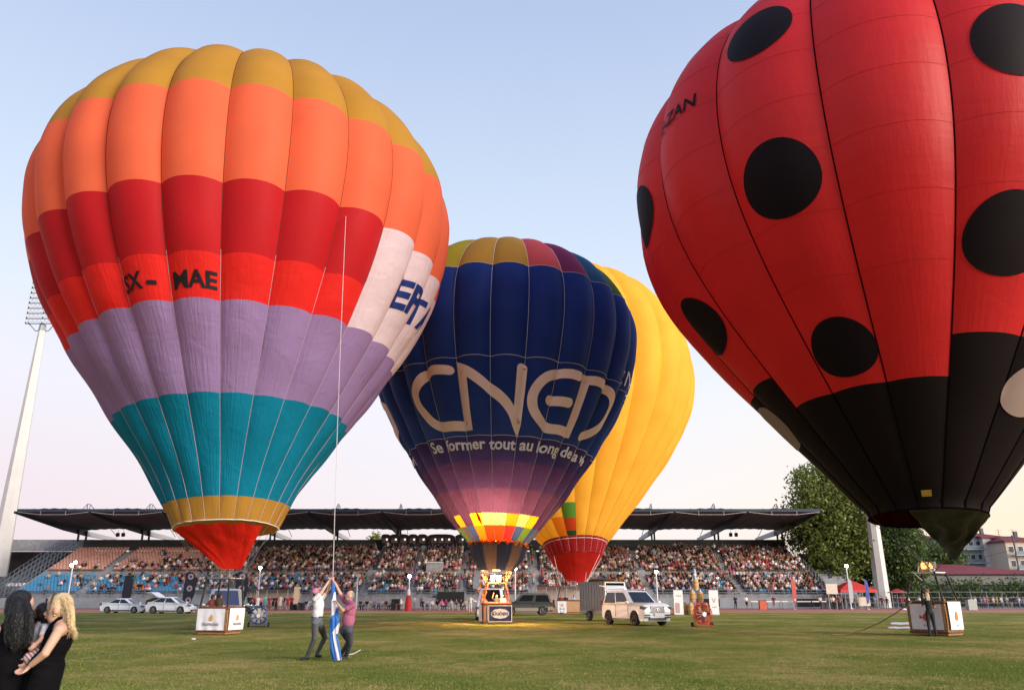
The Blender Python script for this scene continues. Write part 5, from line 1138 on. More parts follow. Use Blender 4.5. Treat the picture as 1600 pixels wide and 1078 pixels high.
# ready made poses for the crew and the people on the track
def pose(kind, h=1.75):
    s = h / 1.75; V3 = lambda x, y, z: Vector((x, y, z)) * s
    J = dict(head=V3(0, -.02, 1.62), neck=V3(0, .01, 1.48), chest=V3(0, 0, 1.30), pelvis=V3(0, 0, .97), shl=V3(-.18, 0, 1.43), shr=V3(.18, 0, 1.43), ell=V3(-.25, .03, 1.15), elr=V3(.25, .03, 1.15), hal=V3(-.25, -.06, .90), har=V3(.25, -.06, .90), face=(0, -1, 0),
             hil=V3(-.09, 0, .92), hir=V3(.09, 0, .92), knl=V3(-.11, -.02, .50), knr=V3(.10, -.03, .50), anl=V3(-.13, .02, .09), anr=V3(.12, .03, .09), tol=V3(-.15, -.14, .04), tor=V3(.15, -.13, .04))
    if kind == 'hip': J.update(elr=V3(.38, .06, 1.20), har=V3(.20, -.02, 1.03))
    if kind == 'bent': J.update(elr=V3(.24, -.05, 1.16), har=V3(.12, -.28, 1.20), ell=V3(-.24, -.02, 1.15), hal=V3(-.10, -.26, 1.12))
    if kind == 'step': J.update(knl=V3(-.11, -.18, .54), anl=V3(-.12, -.22, .10), tol=V3(-.13, -.38, .06), anr=V3(.12, .22, .12), tor=V3(.13, .08, .04))
    if kind == 'sit': J = dict(head=V3(0, -.04, 1.18), neck=V3(0, 0, 1.04), chest=V3(0, .02, .86), pelvis=V3(0, .05, .54), shl=V3(-.18, .02, .99), shr=V3(.18, .02, .99), ell=V3(-.24, -.05, .74), elr=V3(.24, -.05, .74), hal=V3(-.10, -.26, .62), har=V3(.10, -.26, .62), face=(0, -1, 0), hil=V3(-.09, .02, .50), hir=V3(.09, .02, .50), knl=V3(-.12, -.42, .48), knr=V3(.12, -.42, .48), anl=V3(-.12, -.42, .09), anr=V3(.13, -.38, .09), tol=V3(-.13, -.58, .04), tor=V3(.14, -.54, .04))
    if kind == 'reach': J.update(ell=V3(-.30, -.12, 1.55), hal=V3(-.22, -.16, 1.82))
    if kind == 'lean': J.update(elr=V3(.22, -.22, 1.22), har=V3(.16, -.50, 1.18), ell=V3(-.20, -.22, 1.20), hal=V3(-.14, -.50, 1.18))
    return J
bk = cl('black cloth', (.012, .012, .015)); 
def person(label, loc, rz, kind, top, bot, topc, botc, hairc, vox=.022, skin=None, group=None, h=1.75, long=False, **kw):
    t = thing('person', label, 'person', loc, rz, group); J = pose(kind, h); B, *_ = figure(J, top, bot, hand=0, face=1, **kw); B.build('body', [skin or skm, topc, botc, bk], t, vox, 1)
    hd = J['head']; hair_cap(J, hairc, t, 1.03, [([hd + Vector((x, .05, .03)), hd + Vector((x * 1.1, .085, -.10)), hd + Vector((x, .08, -.24))], [.035, .035, .02]) for x in (-.05, 0, .05)] if long else None, .022); return t
dkh = mat('dark hair', (.018, .012, .010), .6); blh = mat('light blonde hair', (.55, .40, .22), .5); gyh = mat('grey hair', (.22, .20, .18), .8)
# ------------------------------------------------------------------ baskets, their crews and cables
def print_patch(parent, loc, rot, shapes):
    for pts, m in shapes: g = G(); g.slab([Vector(p) for p in pts], .004, 0); o = g.build('printed_mark', m, parent); o.location = loc; o.rotation_euler = rot
goldp = mat('gold print', (.55, .30, .05), .6, var=0); greyp = mat('grey print', (.12, .11, .14), .7, var=0); redp = mat('red print', (.45, .04, .05), .6, var=0); bluep_ = mat('blue print', (.10, .16, .35), .6, var=0); orp = mat('orange print', (.60, .20, .05), .6, var=0); whb = mat('white banner cloth', (.66, .66, .72), .7, var=.05, scale=3, bump=.3, bscale=4)
def flame_mark(c, s):      # pointed flame emblem
    return [((c[0] + x * s, 0, c[1] + z * s)) for x, z in ((0, -.5), (.22, -.38), (.32, -.1), (.22, .2), (.05, .5), (-.08, .25), (-.28, .0), (-.28, -.3))]
azA = R(-12)
def banA(t, hw, hd, Hh):
    a = cloth(t, (-hw - .02, -hd - .03, 0), (hw - .04, -hd - .03, 0), .20, Hh - .02, whb, .075); b = cloth(t, (hw + .03, -hd + .04, 0), (hw + .03, hd, 0), .20, Hh, whb, .075); c = cloth(t, (-hw - .03, hd, 0), (-hw - .03, -hd, 0), .2, Hh - .05, whb, .075)
    g = G(); g.slab([Vector((p[0], -hd - .135, .72 + p[2])) for p in flame_mark((0, 0), .30)], .004); g.build('emblem', goldp, a); letter('Θεσσαλία', .17, greyp, a, (0, -hd - .135, .45), (R(90), 0, 0), .002, .002)
    g = G(); g.slab([Vector((hw + .135, p[0] + .05, .72 + p[2])) for p in flame_mark((0, 0), .28)], .004); g.build('emblem', goldp, b); letter('Θεσσαλία', .14, greyp, b, (hw + .135, .05, .45), (R(90), 0, R(90)), .002, .002)
bA = basket('wicker balloon basket with white banners and gold flame marks under the striped balloon', 'balloon baskets on the grass', (A_loc.x, A_loc.y, 0), azA, 1.36, 1.32, 1.12, 2.40, 1.10, [banA])
bA.rotation_euler = (0, 0, azA)
def rig(E, org, bal, loc, rz, W, D, fw, zf, ths, tt, r=.012, m=None, z2=None):
    fc = frame_corners(loc, rz, W, D, fw, zf)
    for i, th in enumerate(ths):
        a = E.P(th, tt); cn = min(fc, key=lambda p: (p - Vector((a.x, a.y, p.z))).length); cables(bal, org, [a], [cn], r, m)
rig(EA, oa, ta, bA.location, azA, 1.36, 1.32, 1.10, 2.4, [-135, -100, -70, -45, 50, 75, 105, 140, 180, 160], -.035, .010, mat('thin steel cable', (.30, .26, .26), .5, .5))
fl_ = thing('burner_flame', 'small pilot flames above the burner of the striped balloon', 'flame', (A_loc.x + .1, A_loc.y, 2.62)); flame(fl_, (-.12, 0, .25), .38, .10, flm, n=2, seed=3); flame(fl_, (.18, 0, .25), .30, .08, flm, n=1, seed=4)
person('crewman in dark brown T-shirt with round white print inside the striped balloon basket', (A_loc.x - .15, A_loc.y + .05, .10), R(180 - 15), 'bent', 'short', 'trousers', cl('dark brown T-shirt', (.07, .055, .04)), bk, dkh, h=1.66)
q = at(345, 935, A_loc.y - .17); g = G(); g.lathe([(0, 0), (.10, 0), (.10, .01), (0, .01)], (0, 0, 0), 'Y', 14); 
person('passenger in red top at the back left of the striped balloon basket', (A_loc.x - .55, A_loc.y + .25, .10), R(150), 'hip', 'short', 'trousers', cl('dull red top', (.28, .06, .05)), bk, dkh, h=1.6)
person('helper in lilac shirt standing behind the left of the striped balloon basket', (A_loc.x - 1.45, A_loc.y + 3.0, 0), R(40), 'bent', 'short', 'trousers', cl('lilac shirt', (.36, .26, .52)), cl('dark jeans', (.03, .035, .06)), dkh, h=1.70)
# navy balloon
azB = R(9); logob = mat('navy sponsor banner', (.015, .025, .09), .6, var=.05); cloud = mat('white cloud print', (.62, .62, .66), .6, var=0)
def banB(t, hw, hd, Hh):
    a = cloth(t, (-hw + .32, -hd - .03, 0), (hw + .02, -hd - .03, 0), .16, Hh - .12, logob, .075); zc = (Hh + .04) / 2
    g = G(); P = []
    for i in range(48):
        th = 2 * math.pi * i / 48; r_ = 1 + .06 * abs(math.sin(th * 5)); P.append(Vector((.16 + .54 * r_ * math.cos(th), -hd - .136, zc + .27 * r_ * math.sin(th))))
    g.slab(P, .004); g.build('emblem_ground', cloud, a); letter('Κλιάφα', .29, logob, a, (.16, -hd - .145, zc), (R(90), 0, 0), .002, .008)
    for (x0, x1, z0, z1) in ((-hw + .30, hw + .04, .14, .18), (-hw + .30, hw + .04, Hh - .14, Hh - .10), (-hw + .30, -hw + .34, .18, Hh - .14), (hw, hw + .04, .18, Hh - .14)): g = G(); g.box(((x0 + x1) / 2, -hd - .14, (z0 + z1) / 2), (x1 - x0, .02, z1 - z0)); g.build('white_border', cloud, a)
    b = cloth(t, (-hw - .05, hd, 0), (-hw - .03, -hd, 0), .16, Hh - .05, whb, .05); 
    for k_ in range(4): g = G(); g.box((-hw + .03 + .07 * k_, -hd - .10, Hh * .55), (.03, .02, Hh * .7)); g.build('stripe', [redp, cloud, logob, cloud][k_], t)
bB = basket('wicker basket with navy banner under the burner lit balloon', 'balloon baskets on the grass', (B_loc.x, B_loc.y, 0), azB, 1.72, 1.35, 1.20, 2.42, 1.12, [banB], sleeves=mat('brown sleeve', (.16, .05, .02), .6), framem=mat('bronze frame', (.35, .16, .05), .4, .5))
oran = mat('warm cable', (.55, .28, .12), .6)
rig(EB, ob, tb_, bB.location, azB, 1.72, 1.35, 1.12, 2.42, [EB.ph + 15 * k_ for k_ in range(0, 24, 2)], -.006, .014, oran)
person('pilot with raised arm standing in the basket of the navy balloon', (B_loc.x + .05, B_loc.y + .1, .10), R(10), 'reach', 'short', 'trousers', cl('dark green grey shirt', (.05, .05, .045)), bk, dkh, h=1.62)
person('second crew member in cream top inside the navy balloon basket', (B_loc.x + .42, B_loc.y + .35, .10), R(-20), 'bent', 'short', 'trousers', cl('cream top', (.50, .42, .32)), bk, gyh, h=1.64)
q = ground(756, 973); person('bald man in cream T-shirt leaning on the left of the navy balloon basket', (q.x - .05, q.y, 0), R(55), 'lean', 'short', 'trousers', cl('cream T-shirt', (.62, .52, .42)), cl('navy trousers', (.015, .018, .035)), mat('shaved head', (.44, .27, .19), .5), h=1.76)
sr = thing('rope', 'orange white and blue tape strands hanging left of the navy balloon skirt', 'rope', EB.P(-95, -.006)); o_ = sr.location.copy(); 
for k_, (x_, m_) in enumerate(((742, mat('red tape', (.45, .06, .03))), (745, oran), (749, oran), (756, oran))): g = G(); a = EB.P(-80 + 6 * k_, -.006) - o_; b = at(x_ + 5, 935 - 3 * k_, 51) - o_; g.tube([a, a.lerp(b, .5) + Vector((.05, 0, -.1)), b], .022, 4); g.build('strand', m_, sr)
g = G(); c0 = at(745, 905, 51) - o_; g.box(c0, (.35, .05, 1.1), 0, ry=.1); g.build('hanging_cloth', mat('blue and white cloth', (.35, .42, .55), .7), sr)
# ladybug
C_loc = ground(1474, 993) + Vector((0, .5, 0)); C_loc.z = 0; azC = R(26)
def banC(t, hw, hd, Hh):
    a = cloth(t, (-hw + .16, -hd - .03, 0), (hw - .10, -hd - .03, 0), .26, Hh - .08, whb, .075); b = cloth(t, (hw + .03, -hd + .10, 0), (hw + .03, hd - .10, 0), .26, Hh + .02, whb, .075)
    zc = Hh * .55
    g = G(); g.lathe([(.0, 0), (.17, 0), (.17, .004), (.0, .004)], (.05, -hd - .14, zc), 'Y', 20); g.build('emblem', redp, a)
    for s in (-1, 1): g = G(); g.slab([Vector((.05 + s * .15, -hd - .138, zc - .02)), Vector((.05 + s * .30, -hd - .138, zc + .10)), Vector((.05 + s * .32, -hd - .138, zc - .06))][::s], .004); g.build('wing_mark', redp, a)
    letter('balloon', .12, bluep_, a, (.05, -hd - .14, zc - .32), (R(90), 0, 0), .002)
    g = G(); g.slab([Vector((hw + .136, p[0] * 1.0, zc + .06 + p[2])) for p in flame_mark((0, 0), .42)], .004); g.build('emblem', orp, b); letter('air', .14, bluep_, b, (hw + .14, 0, zc - .32), (R(90), 0, R(90)), .002)
bC = basket('tall wicker basket with white banners and red emblem under the ladybug balloon', 'balloon baskets on the grass', (C_loc.x, C_loc.y, 0), R(-53), 1.62, 1.35, 1.38, 2.62, 1.05, [banC], framem=white)
g = G(); g.tube([(-.3, -.3, 2.62), (-.2, -.35, 2.9), (.15, -.35, 2.95), (.35, -.3, 2.62)], .025, 6); g.tube([(-.45, -.4, 2.62), (-.1, -.45, 2.3)], .02, 5); g.build('burner_guard', white, bC)
rig(EC, oc, tc_, bC.location, R(-53), 1.62, 1.35, 1.05, 2.62, [-160, -125, -95, 95, 120, 160], -.012, .010, dsteel)
fl_ = thing('burner_flame', 'orange flame above the burner of the ladybug balloon', 'flame', (C_loc.x - .08, C_loc.y, 2.50)); flame(fl_, (-.10, 0, .30), .34, .12, flm, n=2, seed=5); flame(fl_, (.22, 0, .30), .28, .10, flm, n=2, seed=6)
person('pilot in dark shirt and cap inside the ladybug balloon basket', (C_loc.x - .10, C_loc.y + .05, .12), R(-100), 'reach', 'long', 'trousers', cl('charcoal shirt', (.022, .022, .028)), bk, mat('dark cap', (.02, .018, .02), .7), h=1.92)
q = ground(1457, 994); person('blonde woman in black standing with her back turned at the ladybug balloon basket', (q.x, q.y - .05, 0), R(172), 'bent', 'short', 'trousers', cl('black T-shirt', (.014, .014, .018)), cl('dark green jeans', (.014, .022, .025)), blh, h=1.78, long=True, female=True, vox=.016)
rp = thing('rope', 'brown tether rope drooping from the ladybug balloon basket down to the grass', 'rope', ground(1322, 991)); o_ = rp.location.copy(); pts = [ground(1300, 992) - o_ + Vector((0, 0, .02)), ground(1322, 991) - o_ + Vector((0, 0, .02))]
for x_, y_, Y_ in ((1350, 983, 38), (1375, 972, 37.5), (1400, 957, 37), (1419, 943, 36.4)): pts.append(at(x_, y_, Y_) - o_)
pts.append(Vector((C_loc.x - .95, C_loc.y - .1, 1.42)) - o_); g = G(); g.tube(pts, .022, 5); g.build('line', mat('brown rope', (.17, .10, .045), .9), rp)
for (x0, x1, y0, y1, lab) in ((1388, 1440, 979.5, 982, 'nearer white sheet lying on the grass left of the ladybug basket'), (1392, 1440, 972.5, 975.8, 'farther white sheet lying on the grass left of the ladybug basket')):
    t = thing('white_sheet', lab, 'sheet', ground((x0 + x1) / 2, y1)); o_ = t.location.copy(); P = []
    for j in range(6): P.append([ground(x0 + (x1 - x0) * i / 12 + 4 * (j % 2 - .5) * (i == 0), y1 + (y0 - y1) * j / 5) - o_ + Vector((0, 0, .02 + .012 * math.sin(i * 1.3 + j) + .01 * (j / 5))) for i in range(13)])
    g = G(); g.grid(P); g.build('cloth', mat('white sheet cloth', (.66, .63, .68), .7), t, 60)
# yellow balloon basket
def banD(t, hw, hd, Hh):
    a = cloth(t, (-hw + .02, -hd - .03, 0), (-hw * .42, -hd - .03, 0), .12, Hh - .05, whb, .08); letter('Greece', .2, bluep_, a, (-hw * .7, -hd - .14, .5), (R(90), 0, 0), .002); g = G(); g.slab([Vector((-hw * .7 + p[0], -hd - .14, .85 + p[2])) for p in flame_mark((0, 0), .3)], .004); g.build('emblem', goldp, a)
    for k_ in range(2): g = G(); g.cyl((-hw + .4 + k_ * (2 * hw - .8), -hd - .12, .12), (-hw + .4 + k_ * (2 * hw - .8), hd, .12), .12, n=8); g.build('roller', black, t)
bD = basket('wide wicker passenger basket behind the trailer under the yellow balloon', 'balloon baskets on the grass', (D_loc.x, D_loc.y - 2.5, 0), R(-3), 3.1, 1.7, 1.25, 2.6, 2.4, [banD], wk=mat('pale wicker', (.50, .30, .17), .8, var=.3, scale=20))
rig(ED, od, td, bD.location, R(-3), 3.1, 1.7, 2.4, 2.6, [-150, -90, -60, 60, 90, 150], -.047, .02)
for k_, (x_, tp) in enumerate(((-1.2, 'dark red'), (-.7, 'black'), (.1, 'light blue'), (.9, 'dark blue'), (1.2, 'maroon'))):
    person(f'passenger in {tp} top standing in the wide basket of the yellow balloon', (D_loc.x + x_, D_loc.y - 2.5 + .2, .1), R(-20 + 15 * k_), 'bent', 'short', 'trousers', cl(tp + ' top', {'dark red': (.22, .04, .04), 'black': (.02, .02, .02), 'light blue': (.30, .38, .50), 'dark blue': (.03, .04, .10), 'maroon': (.15, .03, .04)}[tp]), bk, dkh, vox=.035, h=1.68)

# ------------------------------------------------------------------ vehicles
carw = mat('white car paint', (.72, .77, .84), .22, var=0, coat=.6, spec=.5); carb = mat('black car paint', (.012, .012, .014), .25, var=0, coat=.5); carg = mat('dark green grey car paint', (.045, .048, .045), .3, var=0, coat=.5); cars_ = mat('silver van paint', (.42, .45, .45), .3, .3, var=0, coat=.5)
glass = mat('tinted car glass', (.010, .012, .015), .08, var=0, spec=.5); glassb = mat('blue tinted windscreen', (.05, .07, .16), .07, var=0, spec=.9); trim = mat('black trim', (.018, .018, .02), .5, var=0); chrome = mat('chrome', (.55, .55, .56), .15, .9, var=0); hl = mat('headlamp glass', (.10, .11, .13), .1, var=0, spec=.9); tail = mat('tail lamp red', (.25, .01, .01), .2, var=0); plate = mat('number plate white', (.6, .6, .6), .5, var=0); clad = mat('grey lower cladding', (.22, .20, .17), .6, var=0)
def arch(xc, r, z0, n=9): return [(xc + r * math.cos(math.pi - math.pi * i / n), z0 + r * math.sin(math.pi - math.pi * i / n)) for i in range(n + 1)]
def wheel(parent, x, y, r, w_, side, spokes=10, rimm=None):
    g = G(); g.lathe([(r * .62, -w_ / 2), (r * .93, -w_ / 2), (r, -w_ * .36), (r, w_ * .36), (r * .93, w_ / 2), (r * .62, w_ / 2)], (0, 0, 0), 'Y', 24); g.lathe([(0, 0), (r * .62, 0)], (0, 0, 0), 'Y', 24)
    o = g.build('wheel', black, parent, 40); o.location = (x, y, r)
    g = G(); yo = side * w_ * .42; g.tube([(math.cos(a * math.pi / 10) * r * .60, yo, math.sin(a * math.pi / 10) * r * .60) for a in range(20)], r * .05, 5, closed=True)
    for k_ in range(spokes):
        a = 2 * math.pi * k_ / spokes; g.tube([(0, yo + side * .01, 0), (math.cos(a) * r * .58, yo - side * .005, math.sin(a) * r * .58)], r * .045, 4)
    g.cyl((0, yo - .02, 0), (0, yo + side * .03, 0), r * .14, n=10); g.build('rim', rimm or chrome, o, 40); return o
def car(name, label, loc, rz, sp_, group=None):
    """x forward, y left. sp_: body side profile (without arches), cabin corners, widths, wheels"""
    t = thing(name, label, sp_.get('cat', 'car'), loc, rz, group); L_ = sp_['L']; W = sp_['W'] / 2; wr_ = sp_['wr']; xr, xf = sp_['axles']; gc = sp_.get('gc', .22); paint = sp_['paint']
    bot = [(-L_ / 2 + .10, gc + .05)] + arch(xr, wr_ * 1.16, gc) + arch(xf, wr_ * 1.16, gc) + [(L_ / 2 - .12, gc)]
    P = [Vector((x, 0, z)) for x, z in bot + sp_['top']]      # bottom rear->front, then top front->rear
    n = len(P); ctr = sum(P, Vector()) / n
    def lay_(y, ins):
        o = []
        for i, p in enumerate(P):
            a = (P[i] - P[i - 1]).normalized(); b = (P[(i + 1) % n] - P[i]).normalized(); t_ = (a + b); t_ = t_.normalized() if t_.length > 1e-5 else a; nn = Vector((-t_.z, 0, t_.x)); tp = 1 - sp_.get('taper', .12) * (abs(p.x) / (L_ / 2)) ** 4 - .06 * max(0, (p.z - .75)); q = p + nn * ins; o.append(Vector((q.x, y * tp, q.z)))
        return o
    ls = [(W * .955, .07), (W * .985, .035), (W, .0), (W * .97, -.0), (-W * .97, -.0), (-W, .0), (-W * .985, .035), (-W * .955, .07)]; g = G(); vs = []
    for y, ins in ls: vs += lay_(y, ins)
    fs = [(k_ * n + i, k_ * n + (i + 1) % n, (k_ + 1) * n + (i + 1) % n, (k_ + 1) * n + i) for k_ in range(len(ls) - 1) for i in range(n)]; fs += [tuple(range(n))[::-1], tuple(range((len(ls) - 1) * n, len(ls) * n))]
    g.add(vs, fs); gb = g
    g = G(); g.box((0, 0, gc + .17), (L_ - .5, 2 * W - .35, .26)); 
    for x_ in (xr, xf): g.box((x_, 0, gc + wr_ * .7), (wr_ * 2.2, 2 * W - .42, wr_ * 1.3))
    g.build('underbody', trim, t)
    # cabin: belt ring, mid ring, roof ring
    x0, x1, x2, x3 = sp_['cab']; zb_, zt = sp_['belt'], sp_['H']; wb, wt_ = W * .93, W * sp_.get('roofw', .76); zb2 = sp_.get('belt_r', zb_)
    def ring_(xa, xb, w_, za, zb__, e=.10): return [Vector((xa, -w_ + e, za)), Vector((xa + e, -w_, za)), Vector(((xa + xb) / 2, -w_ - .01, (za + zb__) / 2)), Vector((xb - e * 1.5, -w_, zb__)), Vector((xb, -w_ + e * 2, zb__)), Vector((xb + .03, 0, zb__)), Vector((xb, w_ - e * 2, zb__)), Vector((xb - e * 1.5, w_, zb__)), Vector(((xa + xb) / 2, w_ + .01, (za + zb__) / 2)), Vector((xa + e, w_, za)), Vector((xa, w_ - e, za)), Vector((xa - .03, 0, za))]
    rb = ring_(x0, x1, wb, zb2 - .06, zb_ - .06); rt_ = ring_(x2, x3, wt_, zt - .07, zt - .07); r3 = [p.lerp(sum(rt_, Vector()) / 12, .10) + Vector((0, 0, .045)) for p in rt_]; r4 = [p.lerp(sum(rt_, Vector()) / 12, .45) + Vector((0, 0, .07)) for p in rt_]
    g = G(); g.grid([rb, rt_, r3, r4], wrap=True); g.f.append(tuple(range(36, 48))); g.m.append(0); g.f.append(tuple(range(0, 12))[::-1]); g.m.append(0)
    gb.add(g.v, g.f); o_ = bpy.data.objects.new('tmp', gb.me('tmp', paint)); C.objects.link(o_); md = o_.modifiers.new('r', 'REMESH'); md.mode = 'VOXEL'; md.voxel_size = .035; s_m = o_.modifiers.new('s', 'SMOOTH'); s_m.factor = .5; s_m.iterations = 5
    me = bpy.data.meshes.new_from_object(o_.evaluated_get(bpy.context.evaluated_depsgraph_get())); bpy.data.objects.remove(o_); me.name = 'body'; me.materials.clear(); me.materials.append(paint); me.polygons.foreach_set('use_smooth', [True] * len(me.polygons)); link('body', me, t)
    def pane(name_, ia, ib, u0=.06, u1=.94, v0=.10, v1=.92, m=glass, off=.012):
        a, b, c, d = rb[ia], rb[ib], rt_[ib], rt_[ia]; B2 = lambda u, v_: (a.lerp(b, u)).lerp(d.lerp(c, u), v_); q_ = [B2(u0, v0), B2(u1, v0), B2(u1, v1), B2(u0, v1)]; nn = (q_[1] - q_[0]).cross(q_[3] - q_[0]).normalized() * off
        g = G(); g.slab([p + nn for p in q_], .02); return g.build(name_, m, t)
    gl = sp_.get('glass', glass)
    for ia, ib in ((1, 2), (2, 3), (7, 8), (8, 9)): pane('side_window', ia, ib, .10 if ia in (1, 8) else .04, .96 if ia in (1, 8) else .90, m=gl)
    g = G()
    for s in (-1, 1):       # windscreen in two halves meeting in the middle makes a gentle curve
        pass
    a, b, c, d = rb[4], rb[6], rt_[6], rt_[4]; mb, mt = rb[5], rt_[5]; o_ = Vector((.016, 0, .012)); g.add([p + o_ for p in (a.lerp(d, .08), mb.lerp(mt, .08), b.lerp(c, .08), c.lerp(b, .06), mt.lerp(mb, .06), d.lerp(a, .06))], [(0, 1, 4, 5), (1, 2, 3, 4)]); g.build('windshield', sp_.get('wglass', gl), t)
    a, b, c, d = rb[10], rb[0], rt_[0], rt_[10]; mb, mt = rb[11], rt_[11]; o_ = Vector((-.016, 0, .012)); g = G(); g.add([p + o_ for p in (a.lerp(d, .15), mb.lerp(mt, .15), b.lerp(c, .15), c.lerp(b, .08), mt.lerp(mb, .08), d.lerp(a, .08))], [(0, 1, 4, 5), (1, 2, 3, 4)]); g.build('rear_window', gl, t)
    for x_ in (xr, xf):
        for s in (-1, 1): wheel(t, x_, s * (W - .11), wr_, .24, s, sp_.get('spokes', 10), sp_.get('rim'))
    for s in (-1, 1):
        g = G(); g.ell((x1 - .25 - .0, s * (W + .10), zb_ + .06), (.10, .13, .085), 0, None, 10, 8); g.cyl((x1 - .22, s * (W - .1), zb_), (x1 - .25, s * (W + .06), zb_ + .04), .03, n=5); g.build('mirror', paint, t, 60)
        for xd in sp_.get('doors', ((x0 + x1) / 2, x1 - .35)): g = G(); g.box((xd, s * (W * .992), (gc + zb_) / 2 + .08), (.012, .02, zb_ - gc - .28)); g.build('door_gap', trim, t); g = G(); g.box((xd - .16, s * (W + .008), zb_ - .14), (.17, .03, .035)); g.build('door_handle', paint, t)
        g = G(); g.box(((xr + xf) / 2, s * (W - .005), gc + .10), (xf - xr - wr_ * 2.4, .05, .10)); g.build('sill', sp_.get('sill', trim), t)
        yl = s * W * (1 - sp_.get('taper', .12)) ; lz = sp_['lampz']
        g = G(); g.box((L_ / 2 - .17, yl * .84, lz), (.34, .46, .15), 0, rz=-s * .38, ry=.10); g.build('headlight', hl, t)
        g = G(); g.box((-L_ / 2 + .12, yl * .88, sp_.get('tailz', lz + .1)), (.20, .28, .22)); g.build('tail_light', tail, t)
    fx = L_ / 2
    gz = sp_.get('grillz', .62); g = G(); g.box((fx + .015, 0, gz), (.05, W * .92, sp_.get('grillh', .24)), 0); 
    go = g.build('grille', sp_.get('grille', trim), t)
    for k_ in range(11): g = G(); g.box((fx + .045, -W * .42 + W * .84 * k_ / 10, gz), (.012, .018, sp_.get('grillh', .24) - .04)); g.build('grille_bar', steel, go) if sp_.get('bars') else None
    g = G(); g.box((fx + .035, 0, gz - .27), (.02, .52, .115)); po_ = g.build('number_plate', plate, t); g = G(); g.box((fx + .040, -.24, gz - .27), (.022, .05, .112)); g.build('blue_band', bluep_, po_)
    g = G(); g.box((fx - .02, 0, gc + .14), (.10, W * 1.1, .12)); g.build('lower_intake', trim, t)
    return t
ev = dict(L=4.72, W=1.88, H=1.46, wr=.34, axles=(-1.42, 1.42), gc=.17, paint=carw, cab=(-1.75, 1.25, -.75, .35), belt=.92, belt_r=1.02, lampz=.68, tailz=.88, grillz=.5, grillh=.06, grille=carw, taper=.16, spokes=9,
          top=[(2.36, .38), (2.30, .62), (1.9, .78), (1.2, .90), (0, .93), (-1.2, .97), (-1.9, 1.04), (-2.25, 1.03), (-2.33, .70), (-2.30, .35)])
def spec(b, **k): d = dict(b); d.update(k); return d
def gnd(px, py): q = ground(px, py); return q
q = at(195, 955, 87.5); car('parked_car', 'low white saloon car seen side on, leftmost car on the track', (q.x, 87.5, 0), R(-4), spec(ev))
q = at(267, 955, 85); c2_ = car('parked_car', 'white crossover car with its boot lid raised, behind the left basket', (q.x, 85, 0), R(-6), spec(ev, L=4.75, H=1.60, wr=.37, belt=1.0, belt_r=1.12, cab=(-1.95, 1.30, -.85, .35), lampz=.78, tailz=1.0, top=[(2.37, .42), (2.30, .70), (1.9, .88), (1.2, .99), (0, 1.02), (-1.2, 1.06), (-1.9, 1.12), (-2.2, 1.08), (-2.33, .70), (-2.30, .35)]))
g = G(); g.slab([Vector((-1.1, -.68, 1.58)), Vector((-1.1, .68, 1.58)), Vector((-1.95, .70, 2.05)), Vector((-1.95, -.70, 2.05))], .06); g.slab([Vector((-1.95, -.70, 2.05)), Vector((-1.95, .70, 2.05)), Vector((-2.45, .66, 2.02)), Vector((-2.45, -.66, 2.02))], .07); g.build('boot_lid', carw, c2_)
g = G(); g.box((-2.0, 0, 1.14), (.75, 1.35, .50), 0, ry=-.35); g.build('open_boot', trim, c2_)
van = dict(cat='van', L=5.0, W=1.98, H=2.02, wr=.35, axles=(-1.55, 1.62), gc=.24, paint=cars_, cab=(-2.35, 1.72, -2.2, .92), belt=1.15, lampz=.86, tailz=1.2, grillz=.74, grillh=.16, taper=.12, wglass=glassb, top=[(2.50, .42), (2.48, .75), (2.30, 1.02), (1.75, 1.18), (0, 1.18), (-2.4, 1.18), (-2.46, .7), (-2.44, .35)])
q = ground(347, 984); car('parked_van', 'silver van with blue windscreen facing the camera behind the left basket', (q.x - .75, q.y + 2.35, 0), R(-72), van)
q = ground(765, 969); car('parked_van', 'white van facing the camera just behind the navy balloon basket', (q.x + .1, q.y + 2.4, 0), R(-92), spec(van, paint=carw, wglass=glass, H=2.22, W=2.1, belt=1.22, top=[(2.50, .42), (2.48, .78), (2.34, 1.10), (1.75, 1.26), (0, 1.26), (-2.4, 1.26), (-2.46, .7), (-2.44, .35)]))
suv2 = dict(L=4.9, W=1.88, H=1.86, wr=.40, axles=(-1.45, 1.42), gc=.30, paint=carg, cab=(-2.30, 1.10, -2.05, .45), belt=1.16, lampz=.92, tailz=1.0, grillz=.85, grillh=.2, taper=.10, sill=clad, top=[(2.45, .50), (2.43, .95), (2.2, 1.10), (1.1, 1.18), (0, 1.18), (-2.3, 1.20), (-2.42, .9), (-2.42, .5)], spokes=6)
q = at(822, 960, 77); s2 = car('parked_car', 'old dark green off-road car side on behind the navy balloon basket', (q.x, 77, 0), R(180 + 3), suv2)
for s in (-1, 1): g = G(); g.box((0, s * .955, .52), (2.1, .03, .26)); g.box((-2.15, s * .93, .60), (.5, .05, .3)); g.box((2.2, s * .90, .60), (.4, .05, .3)); g.build('side_cladding', clad, s2)
g = G(); 
for s in (-1, 1): g.tube([(-1.9, s * .62, 1.92), (.3, s * .62, 1.94)], .02, 5)
g.build('roof_rail', dsteel, s2)
g = G(); g.cyl((-2.46, 0, 1.0), (-2.62, 0, 1.0), .36, n=20); g.build('spare_wheel', black, s2, 40)
q = at(378, 955, 84); car('parked_car', 'black car half hidden behind the silver van', (q.x - .9, 84, 0), R(-12), spec(ev, paint=carb, H=1.55))
